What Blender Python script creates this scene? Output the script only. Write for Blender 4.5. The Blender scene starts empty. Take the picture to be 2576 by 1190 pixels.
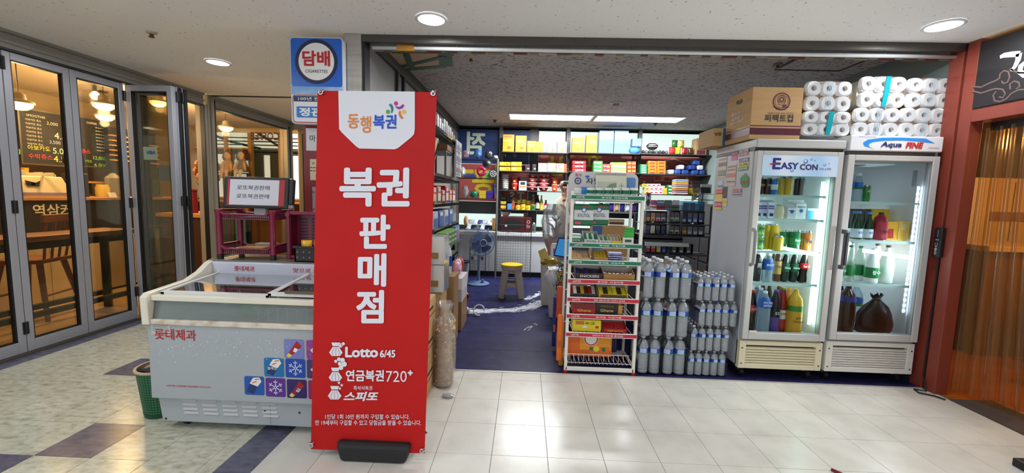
import bpy, math, random
from mathutils import Vector, Matrix
random.seed(7)
PI = math.pi
S = bpy.context.scene
COL = S.collection
# ---------------------------------------------------------------- camera (world: X right, Y into the shop, Z up; metres)
FPX, CX, CY, EYE = 1020.6, 1288.0, 595.0, 1.3807
_p, _r, _y = .0968236, -.0266467, -.029891
_fw = Vector((math.sin(_y)*math.cos(_p), math.cos(_y)*math.cos(_p), -math.sin(_p)))
_rt0 = Vector((math.cos(_y), -math.sin(_y), 0)); _dn0 = _fw.cross(_rt0)
_rt = math.cos(_r)*_rt0 + math.sin(_r)*_dn0
_dn = -math.sin(_r)*_rt0 + math.cos(_r)*_dn0
_O = Vector((0, 0, EYE))
cam_d = bpy.data.cameras.new('camera'); cam = bpy.data.objects.new('camera', cam_d); COL.objects.link(cam)
cam_d.sensor_fit = 'HORIZONTAL'; cam_d.sensor_width = 36; cam_d.lens = FPX/2576*36; cam_d.clip_start = .05; cam_d.clip_end = 100
cam.matrix_world = Matrix(((_rt.x, -_dn.x, -_fw.x, 0), (_rt.y, -_dn.y, -_fw.y, 0), (_rt.z, -_dn.z, -_fw.z, EYE), (0, 0, 0, 1)))
S.camera = cam
def _ray(px, py): return _fw + _rt*((px-CX)/FPX) + _dn*((py-CY)/FPX)
def at(px, py, Y): d = _ray(px, py); return _O + d*(Y/d.y)
def atx(px, py, X): d = _ray(px, py); return _O + d*(X/d.x)
def fl(px, py, z=0.0): d = _ray(px, py); return _O + d*((z-EYE)/d.z)
# ---------------------------------------------------------------- world, exposure, lights
S.view_settings.view_transform = 'Standard'; S.view_settings.look = 'None'; S.view_settings.gamma = 1; S.view_settings.use_curve_mapping = False
S.view_settings.exposure = 0.1
W = bpy.data.worlds.new('world'); S.world = W; W.use_nodes = True
W.node_tree.nodes['Background'].inputs[0].default_value = (.87, .935, 1, 1); W.node_tree.nodes['Background'].inputs[1].default_value = 1.0
S.cycles.adaptive_threshold = .05; S.cycles.max_bounces = 7; S.cycles.diffuse_bounces = 4; S.cycles.glossy_bounces = 3; S.cycles.transmission_bounces = 4
S.cycles.transparent_max_bounces = 28; S.cycles.caustics_reflective = False; S.cycles.caustics_refractive = False
S.cycles.sample_clamp_indirect = 4.0
def lamp(name, kind, loc, power, color=(1, 1, 1), size=.2, size_y=None, rot=(0, 0, 0), spread=None):
    d = bpy.data.lights.new(name, kind); d.energy = power; d.color = color
    if kind == 'AREA':
        d.shape = 'RECTANGLE' if size_y else 'DISK'; d.size = size
        if size_y: d.size_y = size_y
        if spread: d.spread = spread
    else: d.shadow_soft_size = size
    o = bpy.data.objects.new(name, d); COL.objects.link(o); o.location = loc; o.rotation_euler = rot
    return o
DOWN = [(-.66, 2.81), (-2.87, 3.79), (2.64, 2.80), (-2.9, 1.2), (-.7, .3), (1.6, .3), (-2.7, 6.3)]
for _i, (_x, _yy) in enumerate(DOWN):
    lamp('downlight_lamp', 'AREA', (_x, _yy, 2.525), 10*(1.5 if _x < -2 else 1), (.9, .95, 1), .15)
for _x in (.36, 1.7):
    lamp('shop_panel_lamp', 'AREA', (_x, 6.43, 2.60), 84, (.95, .98, 1), 1.28, .36)
# ---------------------------------------------------------------- materials
def lin(c):
    c = c/255.0
    return c/12.92 if c <= .04045 else ((c+.055)/1.055)**2.4
def rgb(c): return (lin(c[0]), lin(c[1]), lin(c[2]), 1)
_M = {}
def mt(key, col=(200, 200, 200), rough=.5, metal=0, emit=0, ecol=None, var=0, vscale=8, spec=.5, bump=0, bscale=60):
    if key in _M: return _M[key]
    m = bpy.data.materials.new(key); m.use_nodes = True; nt = m.node_tree; b = nt.nodes['Principled BSDF']
    b.inputs['Base Color'].default_value = rgb(col); b.inputs['Roughness'].default_value = rough; b.inputs['Metallic'].default_value = metal
    b.inputs['Specular IOR Level'].default_value = spec
    if emit:
        b.inputs['Emission Color'].default_value = rgb(ecol or col); b.inputs['Emission Strength'].default_value = emit
    if var or bump:
        tc = nt.nodes.new('ShaderNodeTexCoord')
    if var:
        n = nt.nodes.new('ShaderNodeTexNoise'); n.inputs['Scale'].default_value = vscale; n.inputs['Detail'].default_value = 4
        nt.links.new(tc.outputs['Object'], n.inputs['Vector'])
        mx = nt.nodes.new('ShaderNodeMix'); mx.data_type = 'RGBA'; c = rgb(col)
        mx.inputs[6].default_value = tuple(max(0, c[i]*(1-var)) for i in range(3))+(1,); mx.inputs[7].default_value = tuple(min(1, c[i]*(1+var)) for i in range(3))+(1,)
        nt.links.new(n.outputs['Fac'], mx.inputs[0]); nt.links.new(mx.outputs[2], b.inputs['Base Color'])
    if bump:
        n2 = nt.nodes.new('ShaderNodeTexNoise'); n2.inputs['Scale'].default_value = bscale; n2.inputs['Detail'].default_value = 3
        nt.links.new(tc.outputs['Object'], n2.inputs['Vector'])
        bp = nt.nodes.new('ShaderNodeBump'); bp.inputs['Strength'].default_value = bump; bp.inputs['Distance'].default_value = .01
        nt.links.new(n2.outputs['Fac'], bp.inputs['Height']); nt.links.new(bp.outputs['Normal'], b.inputs['Normal'])
    _M[key] = m; return m
def C(r, g, b, rough=.45):
    return mt('paint_%d_%d_%d_%d' % (r, g, b, int(rough*100)), (r, g, b), rough)
def clear(key, tint=(255, 255, 255), refl=.5, haze=0, hcol=(230, 235, 240), rough=.02):
    """thin clear sheet: transparent tinted, mirror at grazing angles, a little milky haze"""
    if key in _M: return _M[key]
    m = bpy.data.materials.new(key); m.use_nodes = True; nt = m.node_tree; nt.nodes.clear()
    out = nt.nodes.new('ShaderNodeOutputMaterial'); tr = nt.nodes.new('ShaderNodeBsdfTransparent'); tr.inputs[0].default_value = rgb(tint)
    gl = nt.nodes.new('ShaderNodeBsdfGlossy'); gl.inputs['Roughness'].default_value = rough
    df = nt.nodes.new('ShaderNodeBsdfDiffuse'); df.inputs[0].default_value = rgb(hcol)
    m1 = nt.nodes.new('ShaderNodeMixShader'); m1.inputs[0].default_value = haze
    nt.links.new(tr.outputs[0], m1.inputs[1]); nt.links.new(df.outputs[0], m1.inputs[2])
    fr = nt.nodes.new('ShaderNodeFresnel'); fr.inputs[0].default_value = 1.45
    mu = nt.nodes.new('ShaderNodeMath'); mu.operation = 'MULTIPLY'; mu.inputs[1].default_value = refl
    nt.links.new(fr.outputs[0], mu.inputs[0])
    m2 = nt.nodes.new('ShaderNodeMixShader'); nt.links.new(mu.outputs[0], m2.inputs[0]); nt.links.new(m1.outputs[0], m2.inputs[1]); nt.links.new(gl.outputs[0], m2.inputs[2])
    nt.links.new(m2.outputs[0], out.inputs[0]); _M[key] = m; return m
def noisy(key, cols, scale=(8, 8, 8), rough=.4, detail=4, pos=None, coord='Object', rnd=0, bump=0, spec=.5, distort=0):
    """principled with a colour ramp driven by stretched noise; rnd adds a small per-object shift"""
    if key in _M: return _M[key]
    m = bpy.data.materials.new(key); m.use_nodes = True; nt = m.node_tree; b = nt.nodes['Principled BSDF']; b.inputs['Roughness'].default_value = rough
    b.inputs['Specular IOR Level'].default_value = spec
    if coord == 'World':
        geo = nt.nodes.new('ShaderNodeNewGeometry'); src = geo.outputs['Position']
    else:
        tc = nt.nodes.new('ShaderNodeTexCoord'); src = tc.outputs[coord]
    mp = nt.nodes.new('ShaderNodeMapping'); mp.inputs['Scale'].default_value = scale; nt.links.new(src, mp.inputs['Vector'])
    n = nt.nodes.new('ShaderNodeTexNoise'); n.inputs['Scale'].default_value = 1; n.inputs['Detail'].default_value = detail; n.inputs['Distortion'].default_value = distort
    nt.links.new(mp.outputs[0], n.inputs['Vector'])
    cr = nt.nodes.new('ShaderNodeValToRGB'); el = cr.color_ramp.elements
    pos = pos or [i/(len(cols)-1) for i in range(len(cols))]
    while len(el) < len(cols): el.new(.5)
    for e, p_, c in zip(el, pos, cols): e.position = p_; e.color = rgb(c)
    nt.links.new(n.outputs['Fac'], cr.inputs[0]); last = cr.outputs[0]
    if rnd:
        oi = nt.nodes.new('ShaderNodeObjectInfo'); hs = nt.nodes.new('ShaderNodeHueSaturation')
        ma = nt.nodes.new('ShaderNodeMath'); ma.operation = 'MULTIPLY_ADD'; ma.inputs[1].default_value = rnd; ma.inputs[2].default_value = 1-rnd/2
        nt.links.new(oi.outputs['Random'], ma.inputs[0]); nt.links.new(ma.outputs[0], hs.inputs['Value']); nt.links.new(last, hs.inputs['Color']); last = hs.outputs[0]
    nt.links.new(last, b.inputs['Base Color'])
    if bump:
        bp = nt.nodes.new('ShaderNodeBump'); bp.inputs['Strength'].default_value = bump; bp.inputs['Distance'].default_value = .01
        nt.links.new(n.outputs['Fac'], bp.inputs['Height']); nt.links.new(bp.outputs[0], b.inputs['Normal'])
    _M[key] = m; return m
# ---------------------------------------------------------------- mesh building
class MB:
    def __init__(s): s.v = []; s.f = []; s.m = []; s.k = 0
    def add(s, vs, fs, m=None):
        n = len(s.v); s.v += [tuple(v) for v in vs]; s.f += [tuple(i+n for i in f) for f in fs]; s.m += [s.k if m is None else m]*len(fs); return s
    def box(s, x0, x1, y0, y1, z0, z1, m=None):
        return s.add([(x0, y0, z0), (x1, y0, z0), (x1, y1, z0), (x0, y1, z0), (x0, y0, z1), (x1, y0, z1), (x1, y1, z1), (x0, y1, z1)],
                     [(3, 2, 1, 0), (4, 5, 6, 7), (0, 1, 5, 4), (1, 2, 6, 5), (2, 3, 7, 6), (3, 0, 4, 7)], m)
    def lathe(s, prof, n=16, c=(0, 0, 0), m=None, caps=True):
        vs = []; fs = []
        for r, z in prof:
            for i in range(n):
                a = 2*PI*i/n; vs.append((c[0]+r*math.cos(a), c[1]+r*math.sin(a), c[2]+z))
        for j in range(len(prof)-1):
            for i in range(n):
                k = (i+1) % n; fs.append((j*n+i, j*n+k, (j+1)*n+k, (j+1)*n+i))
        if caps: fs.append(tuple(range(n-1, -1, -1))); fs.append(tuple((len(prof)-1)*n+i for i in range(n)))
        return s.add(vs, fs, m)
    def cyl(s, p0, p1, r0, r1=None, n=10, m=None):
        p0 = Vector(p0); p1 = Vector(p1); r1 = r0 if r1 is None else r1; d = (p1-p0).normalized()
        a = d.orthogonal().normalized(); b = d.cross(a); vs = []
        for p, r in ((p0, r0), (p1, r1)):
            for i in range(n): t = 2*PI*i/n; vs.append(p+a*(r*math.cos(t))+b*(r*math.sin(t)))
        fs = [(i, (i+1) % n, n+(i+1) % n, n+i) for i in range(n)]+[tuple(range(n-1, -1, -1)), tuple(range(n, 2*n))]
        return s.add(vs, fs, m)
    def tube(s, pts, r, n=6, m=None):
        pts = [Vector(p) for p in pts]; vs = []; fs = []; ref = None
        for i, p in enumerate(pts):
            d = (pts[min(i+1, len(pts)-1)]-pts[max(i-1, 0)]).normalized()
            if ref is None: ref = d.orthogonal().normalized()
            a = (ref-d*ref.dot(d)); a = a.normalized() if a.length > 1e-6 else d.orthogonal().normalized(); ref = a; b = d.cross(a)
            rr = r[i] if isinstance(r, (list, tuple)) else r
            for j in range(n): t = 2*PI*j/n; vs.append(p+a*(rr*math.cos(t))+b*(rr*math.sin(t)))
        for i in range(len(pts)-1):
            for j in range(n): k = (j+1) % n; fs.append((i*n+j, i*n+k, (i+1)*n+k, (i+1)*n+j))
        fs += [tuple(range(n-1, -1, -1)), tuple((len(pts)-1)*n+j for j in range(n))]
        return s.add(vs, fs, m)
    def prism(s, poly, lo, hi, axis='x', m=None):
        """extrude a 2-D outline along an axis; axis x: outline is (y,z); y: (x,z); z: (x,y)"""
        f = {'x': lambda a, b, t: (t, a, b), 'y': lambda a, b, t: (a, t, b), 'z': lambda a, b, t: (a, b, t)}[axis]; n = len(poly)
        vs = [f(a, b, lo) for a, b in poly]+[f(a, b, hi) for a, b in poly]
        return s.add(vs, [(i, (i+1) % n, n+(i+1) % n, n+i) for i in range(n)]+[tuple(range(n-1, -1, -1)), tuple(range(n, 2*n))], m)
    def frame(s, x0, x1, z0, z1, y0, y1, w, wb=None, wt=None, ws=None, m=None):
        wb = w if wb is None else wb; wt = w if wt is None else wt
        s.box(x0, x0+w, y0, y1, z0, z1, m); s.box(x1-w, x1, y0, y1, z0, z1, m); s.box(x0+w, x1-w, y0, y1, z0, z0+wb, m); return s.box(x0+w, x1-w, y0, y1, z1-wt, z1, m)
    def blob(s, c, r, n=10, k=6, jit=.12, m=None, seed=0, flat=1):
        """a lumpy closed blob (bags, cloth bundles); r = (rx,ry,rz)"""
        rnd = random.Random(seed); vs = []; fs = []
        for j in range(k+1):
            t = PI*j/k
            for i in range(n):
                a = 2*PI*i/n; q = 1+rnd.uniform(-jit, jit); z = math.cos(t)
                e = abs(math.sin(t))**flat
                vs.append((c[0]+r[0]*e*math.cos(a)*q, c[1]+r[1]*e*math.sin(a)*q, c[2]+r[2]*z*(1+rnd.uniform(-jit, jit)*.5)))
        for j in range(k):
            for i in range(n): l = (i+1) % n; fs.append((j*n+i, (j+1)*n+i, (j+1)*n+l, j*n+l))
        return s.add(vs, fs, m)
    def pouch(s, w, d, h, seed=0, n=8, m=None):
        """pillow packet standing upright on z=0, crimped along top and bottom"""
        rn = random.Random(seed); 
        for sg in (-1, 1):
            vs = [((i/n-.5)*w*(1-.06*(1-abs(2*j/n-1))), sg*d/2*((1-abs(2*i/n-1)**3)**.6)*((1-abs(2*j/n-1)**4)**.7)*(1+rn.uniform(-.14, .14)), h*j/n) for j in range(n+1) for i in range(n+1)]
            fs = [(j*(n+1)+i, j*(n+1)+i+1, (j+1)*(n+1)+i+1, (j+1)*(n+1)+i) for j in range(n) for i in range(n)]; s.add(vs, fs if sg < 0 else [f[::-1] for f in fs], m)
        return s
    def xf(s, M4, start=0):
        s.v = s.v[:start]+[tuple(M4 @ Vector(v)) for v in s.v[start:]]; return s
class PL:
    """a print plane: O + u*R + v*U (+ lift along R x U)"""
    def __init__(s, O, R=(1, 0, 0), U=(0, 0, 1)): s.O = Vector(O); s.R = Vector(R); s.U = Vector(U); s.N = s.R.cross(s.U).normalized()
    def p(s, u, v, l=0): return s.O+s.R*u+s.U*v+s.N*l
    def poly(s, mb, pts, m=0, l=0): mb.add([s.p(u, v, l) for u, v in pts], [tuple(range(len(pts)))], m)
    def rect(s, mb, u0, u1, v0, v1, m=0, l=0, r=0, n=4):
        if not r: return s.poly(mb, [(u0, v0), (u1, v0), (u1, v1), (u0, v1)], m, l)
        pts = []
        for cx, cz, a0 in ((u1-r, v0+r, -90), (u1-r, v1-r, 0), (u0+r, v1-r, 90), (u0+r, v0+r, 180)):
            for i in range(n+1): a = math.radians(a0+90*i/n); pts.append((cx+r*math.cos(a), cz+r*math.sin(a)))
        s.poly(mb, pts, m, l)
    def disc(s, mb, u, v, r, m=0, l=0, n=20, ry=None): s.poly(mb, [(u+r*math.cos(2*PI*i/n), v+(ry or r)*math.sin(2*PI*i/n)) for i in range(n)], m, l)
    def ring(s, mb, u, v, r0, r1, m=0, l=0, n=28, a0=0, a1=360):
        vs = []; fs = []
        for i in range(n+1):
            a = math.radians(a0+(a1-a0)*i/n)
            for r in (r0, r1): vs.append(s.p(u+r*math.cos(a), v+r*math.sin(a), l))
        for i in range(n): fs.append((2*i, 2*i+1, 2*i+3, 2*i+2))
        mb.add(vs, fs, m)
    def stroke(s, mb, pts, w, m=0, l=0):
        vs = []; n = len(pts)
        for i in range(n):
            a = Vector(pts[max(i-1, 0)]); b = Vector(pts[min(i+1, n-1)]); d = (b-a).normalized(); q = Vector((-d.y, d.x)); c = Vector(pts[i])
            ww = w[i] if isinstance(w, (list, tuple)) else w
            for t in (ww/2, -ww/2): x = c+q*t; vs.append(s.p(x.x, x.y, l))
        mb.add(vs, [(2*i+1, 2*i+3, 2*i+2, 2*i) for i in range(n-1)], m)
def ob(name, mb, mats, parent=None, loc=None, rz=0, smooth=False, bev=0, kind=None, rot=None):
    me = bpy.data.meshes.new(name); me.from_pydata(mb.v, [], mb.f)
    for m in (mats if isinstance(mats, (list, tuple)) else [mats]): me.materials.append(m)
    if any(mb.m): me.polygons.foreach_set('material_index', mb.m)
    if smooth is True: me.polygons.foreach_set('use_smooth', [True]*len(me.polygons))
    elif smooth:
        me.polygons.foreach_set('use_smooth', [True]*len(me.polygons)); me.set_sharp_from_angle(angle=math.radians(smooth))
    o = bpy.data.objects.new(name, me); COL.objects.link(o); o.parent = parent
    if loc is not None: o.location = loc
    if rot: o.rotation_euler = rot
    elif rz: o.rotation_euler = (0, 0, rz)
    if bev:
        b = o.modifiers.new('bevel', 'BEVEL'); b.width = bev; b.segments = 2; b.limit_method = 'ANGLE'; b.angle_limit = math.radians(40)
    if kind: o['kind'] = kind
    return o
def tag(o, label, cat, group=None):
    o['label'] = label; o['category'] = cat
    if group: o['group'] = group
    return o
def thing(name, label, cat, loc=(0, 0, 0), rz=0, group=None, rot=None):
    o = bpy.data.objects.new(name, None); COL.objects.link(o); o.location = loc; o.rotation_euler = rot or (0, 0, rz); o.empty_display_size = .05
    return tag(o, label, cat, group)
def struct(name, mb, mats, **k):
    o = ob(name, mb, mats, **k); o['kind'] = 'structure'; return o
def sroot(name, loc=(0, 0, 0)):
    o = bpy.data.objects.new(name, None); COL.objects.link(o); o.location = loc; o['kind'] = 'structure'; o.empty_display_size = .05; return o
def kids(o): return [c for c in o.children]
def dup(root, loc=None, rz=None, label=None, group=None, parent=None):
    r = root.copy(); COL.objects.link(r)
    if parent is not None: r.parent = parent
    if loc is not None: r.location = loc
    if rz is not None: r.rotation_euler = (0, 0, rz)
    if label: r['label'] = label
    if group: r['group'] = group
    for ch in root.children:
        c = ch.copy(); COL.objects.link(c); c.parent = r
        for g in ch.children:
            d = g.copy(); COL.objects.link(d); d.parent = c
    return r
_TC = {}
def text(body, mat, parent, O, h, w=None, R=(1, 0, 0), U=(0, 0, 1), bold=0, name='lettering', shear=0, align='C', lift=.001, res=2, label=None):
    """flat printed lettering: fits height h (and width w) about O on the plane R,U"""
    key = (body, round(bold, 4), shear, res)
    if key not in _TC:
        c = bpy.data.curves.new('font', 'FONT'); c.body = body; c.resolution_u = res; c.shear = shear
        o = bpy.data.objects.new('font', c); me = bpy.data.meshes.new_from_object(o); vs = [(v.co[0], v.co[1], 0.) for v in me.vertices]; fs = [tuple(p.vertices) for p in me.polygons]
        bpy.data.objects.remove(o); bpy.data.curves.remove(c); bpy.data.meshes.remove(me)
        if bold:
            nd = 16 if bold > .04 else 8 if bold > .025 else 4; n0 = len(vs); base = list(vs); bf = list(fs)
            for k in range(nd):
                a = 2*PI*k/nd+PI/4; vs += [(x+bold*math.cos(a), y_+bold*math.sin(a), (k+1)*3e-5) for x, y_, _z in base]; fs += [tuple(i+n0*(k+1) for i in f) for f in bf]
        _TC[key] = (vs, fs)
    vs, fs = _TC[key]
    if not vs: return None
    xs = [v[0] for v in vs]; ys = [v[1] for v in vs]; x0, x1, y0, y1 = min(xs), max(xs), min(ys), max(ys)
    sy = h/max(y1-y0, 1e-6); sx = w/max(x1-x0, 1e-6) if w else sy
    R = Vector(R); U = Vector(U); N = R.cross(U).normalized(); O = Vector(O)
    ux = {'C': (x0+x1)/2, 'L': x0, 'R': x1}[align]
    mb = MB(); mb.add([O+R*((v[0]-ux)*sx)+U*((v[1]-(y0+y1)/2)*sy)+N*(lift+v[2]) for v in vs], fs)
    o = ob(name, mb, mat, parent)
    if label: o['label'] = label
    return o
ORD = ['first', 'second', 'third', 'fourth', 'fifth', 'sixth', 'seventh', 'eighth', 'ninth', 'tenth', 'eleventh', 'twelfth']
WHITE = C(236, 236, 232); BLACK = C(22, 22, 24); DARK = C(45, 45, 48); RED = C(196, 28, 30); STEEL = mt('steel', (190, 188, 184), .3, 1); CHROME = mt('chrome', (215, 215, 218), .15, 1)
ALU = mt('aluminium', (176, 178, 182), .42, .55); GLASS = clear('window_glass', (235, 240, 238), .7); INK = C(40, 40, 46, .7)
CARD = noisy('cardboard', [(176, 138, 92), (194, 156, 108), (203, 168, 122)], (3, 3, 40), .85)
# ================================================================ SETTING
CEIL = noisy('corridor_ceiling_plaster', [(150, 144, 136), (246, 244, 240), (248, 246, 243)], (52, 42, 52), .9, 2, [.25, .31, 1], 'World')
CEIL2 = noisy('shop_ceiling_tile', [(84, 78, 74), (196, 191, 187), (204, 199, 195)], (26, 66, 60), .9, 3, [.36, .42, 1], 'World', bump=.3)
BEIGE = noisy('beige_vinyl_tile', [(208, 205, 195), (218, 215, 206), (226, 223, 214)], (5, 5, 5), .25, 5, [.3, .5, .75], 'World', rnd=.05, spec=.45)
MARB = noisy('green_marble_vinyl_tile', [(164, 163, 142), (191, 190, 170), (205, 204, 186), (218, 217, 202)], (16, 36, 10), .2, 6, [.28, .42, .55, .75], 'World', rnd=.03, distort=.6)
PURP = noisy('purple_grey_vinyl_tile', [(80, 80, 98), (98, 98, 117), (114, 114, 132)], (14, 30, 10), .22, 5, [.3, .5, .75], 'World')
NAVY = noisy('navy_vinyl_tile', [(28, 28, 64), (37, 38, 80), (50, 50, 98)], (9, 9, 9), .42, 6, [.3, .55, .8], 'World', rnd=.06, spec=.14)
JOINT = C(96, 90, 80, .9)
floor = sroot('floor')
ob('floor_bed', MB().box(-4.1, 3.14, -2.6, 3.095, -.04, -.0025).box(-4.1, -1.36, 3.095, 7.2, -.04, -.0025), JOINT, floor)
def tile_mesh(w, d, mat, nm):
    e = .0007; b = .001
    mb = MB(); mb.add([(e, e, -.003), (w-e, e, -.003), (w-e, d-e, -.003), (e, d-e, -.003), (e+b, e+b, 0), (w-e-b, e+b, 0), (w-e-b, d-e-b, 0), (e+b, d-e-b, 0)],
                      [(4, 5, 6, 7), (0, 1, 5, 4), (1, 2, 6, 5), (2, 3, 7, 6), (3, 0, 4, 7)])
    me = bpy.data.meshes.new(nm); me.from_pydata(mb.v, [], mb.f); me.materials.append(mat); return me
_tm = {}
def tile(x, y, w, d, mat, nm, par):
    k = (round(w, 3), round(d, 3), mat.name)
    if k not in _tm: _tm[k] = tile_mesh(w, d, mat, nm)
    o = bpy.data.objects.new(nm, _tm[k]); COL.objects.link(o); o.parent = par; o.location = (x, y, 0)
xs = [-1.31]+[-1.04+.3*i for i in range(14)]+[3.12]; ys = [3.095, 2.951]+[2.651-.3*i for i in range(5)]
for i in range(len(xs)-1):
    for j in range(len(ys)-1):
        tile(xs[i], ys[j+1], xs[i+1]-xs[i], ys[j]-ys[j+1], BEIGE, 'tile', floor)
for j in range(len(ys)-1): tile(-1.49, ys[j+1], .18, ys[j]-ys[j+1], PURP, 'tile', floor)
lx = [-3.86]+[-3.675+.3*i for i in range(8)]+[-1.49]; ly = [1.28+.3*i for i in range(11)]
DARKT = {(-2.475, 1.88), (-2.775, 1.58), (-3.075, 2.78), (-2.175, 2.18+1.2)}
for i in range(len(lx)-1):
    for j in range(len(ly)-1):
        dk = any(abs(lx[i]-a) < .02 and abs(ly[j]-b) < .02 for a, b in DARKT)
        tile(lx[i], ly[j], lx[i+1]-lx[i], ly[j+1]-ly[j], PURP if dk else MARB, 'tile', floor)
for j in range(len(ly)-1): tile(-4.0, ly[j], .14, .3, PURP, 'tile', floor)
o = ob('floor_rear', MB().box(-4.0, -1.49, 4.28, 7.2, -.0025, 0).box(-1.49, -1.36, 3.095, 7.2, -.0025, 0), MARB, floor)
ob('floor_near', MB().box(-1.31, 3.12, -2.6, 1.451, -.0025, 0), BEIGE, floor)
ob('floor_near', MB().box(-4.0, -1.49, -2.6, 1.28, -.0025, 0), MARB, floor)
shopf = sroot('floor_shop')
ob('floor_bed', MB().box(-1.3, 3.12, 3.095, 7.5, -.04, -.0025), C(30, 30, 44), shopf)
for i in range(10):
    for j in range(10):
        x = -1.3+.45*i; y = 3.1+.45*j; tile(x, y, min(.45, 3.12-x), .45, NAVY, 'tile', shopf)
ob('threshold_strip', MB().box(-1.2, 3.1, 3.085, 3.105, 0, .004), mt('threshold', (200, 196, 186), .4, .3), shopf, bev=.001)
# worn-through white scuff streaks on the navy floor
mb = MB(); rnd = random.Random(3)
def scuff(path, wid, n, seed):
    r = random.Random(seed); P = [fl(*p) for p in path]
    for i in range(n):
        t = r.random()*(len(P)-1.001); k = int(t); a = P[k].lerp(P[k+1], t-k); d = (P[k+1]-P[k]).normalized(); q = Vector((-d.y, d.x, 0))
        off = r.gauss(0, .35)*wid; ln = r.uniform(.03, .14); w = r.uniform(.003, .012); ang = r.uniform(-.15, .15); d2 = Vector((d.x*math.cos(ang)-d.y*math.sin(ang), d.x*math.sin(ang)+d.y*math.cos(ang), 0)); q2 = Vector((-d2.y, d2.x, 0))
        c = a+q*off+Vector((0, 0, .0012+i*1e-6)); l2 = ln/2
        mb.add([c-d2*l2, c-q2*w, c+d2*l2, c+q2*w], [(0, 1, 2, 3)])
scuff([(1172, 783), (1225, 782), (1290, 780), (1340, 772), (1366, 757)], .13, 560, 5)
scuff([(1322, 753), (1345, 745), (1365, 733)], .07, 90, 6)
scuff([(1320, 830), (1345, 815)], .05, 10, 8)
ob('white_scuff_marks', mb, C(206, 208, 220, .6), shopf, kind='stuff')
# ceilings
struct('ceiling', MB().box(-4.1, 3.14, -.9, 3.1, 2.55, 2.7).box(-4.1, -1.36, 3.1, 5.1, 2.55, 2.7).box(-4.1, -1.36, 5.13, 7.2, 2.555, 2.7).box(-4.1, -1.36, 5.1, 5.13, 2.6, 2.7), CEIL)
struct('ceiling_shop', MB().box(-1.36, 3.2, 3.1, 7.6, 2.64, 2.75), CEIL2)
# shop front lintel: dark steel channel, tube rail, roller shutter slot
DSTEEL = mt('dark_steel', (92, 88, 84), .38, .8, var=.2, vscale=5)
lin_ = sroot('trim_1')
ob('channel', MB().box(-1.36, 3.12, 3.09, 3.12, 2.498, 2.549).box(-1.36, 3.12, 3.12, 3.3, 2.535, 2.549), DSTEEL, lin_)
ob('white_rail', MB().cyl((-1.19, 3.16, 2.478), (3.1, 3.16, 2.478), .014, n=10), C(226, 228, 226, .3), lin_, smooth=True)
ob('shutter_slat', MB().box(-1.24, 3.12, 3.2, 3.215, 2.47, 2.6), mt('shutter', (176, 170, 160), .45, .4, var=.15), lin_)
mb = MB(); r = random.Random(4)
for i in range(26):
    x = -1.1+i*.16+r.uniform(-.03, .03); mb.box(x, x+r.uniform(.05, .12), 3.197, 3.22, 2.463, 2.471, r.choice([0, 1, 2]))
ob('seal_strip', mb, [C(120, 60, 50), C(110, 92, 72), C(150, 136, 104)], lin_)
ob('packing_tape', MB().box(-1.0, -.87, 3.145, 3.175, 2.455, 2.5), C(150, 104, 30), lin_)
mb = MB()
for i in range(15):
    x = -.85+i*.26; mb.cyl((x, 3.14, 2.535), (x+.05, 3.142, 2.49), .002, n=4)
ob('blue_wire', mb, C(40, 90, 150), lin_)
# steel jamb and shop left wall
BRUSH = noisy('brushed_steel', [(150, 146, 140), (186, 182, 176), (205, 202, 197)], (3, 3, 26), .32, 4); BRUSH.node_tree.nodes['Principled BSDF'].inputs['Metallic'].default_value = .75
wl = sroot('wall_left')
ob('jamb', MB().box(-1.37, -1.245, 3.08, 3.22, 0, 2.548), BRUSH, wl, bev=.003)
ob('jamb_groove', MB().box(-1.245, -1.225, 3.1, 3.2, 0, 2.548), BLACK, wl)
ob('wall_panel', MB().box(-1.36, -1.25, 3.22, 7.5, 0, 2.64), mt('left_wall', (128, 126, 122), .5, .2, var=.1), wl)
mb = MB()
for y in (3.9, 4.1, 4.95): mb.box(-1.25, -1.225, y, y+.05, 0, 2.64)
mb.box(-1.25, -1.22, 3.22, 7.5, 2.52, 2.64)
ob('wall_rail', mb, mt('wall_rail', (74, 72, 70), .45, .5), wl)
# shop right wall, and the wall stub next to the red posts
wr = sroot('wall_right')
ob('wall_upper', MB().box(3.12, 3.2, 3.2, 7.5, .85, 2.64), mt('grey_green_wall', (112, 124, 120), .7, var=.06), wr)
ob('wall_lower', MB().box(3.12, 3.2, 3.2, 7.5, 0, .85), mt('brown_wall', (106, 58, 44), .6, var=.1), wr)
ob('skirting', MB().box(3.095, 3.12, 3.2, 7.4, 0, .1), DARK, wr)
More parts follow.
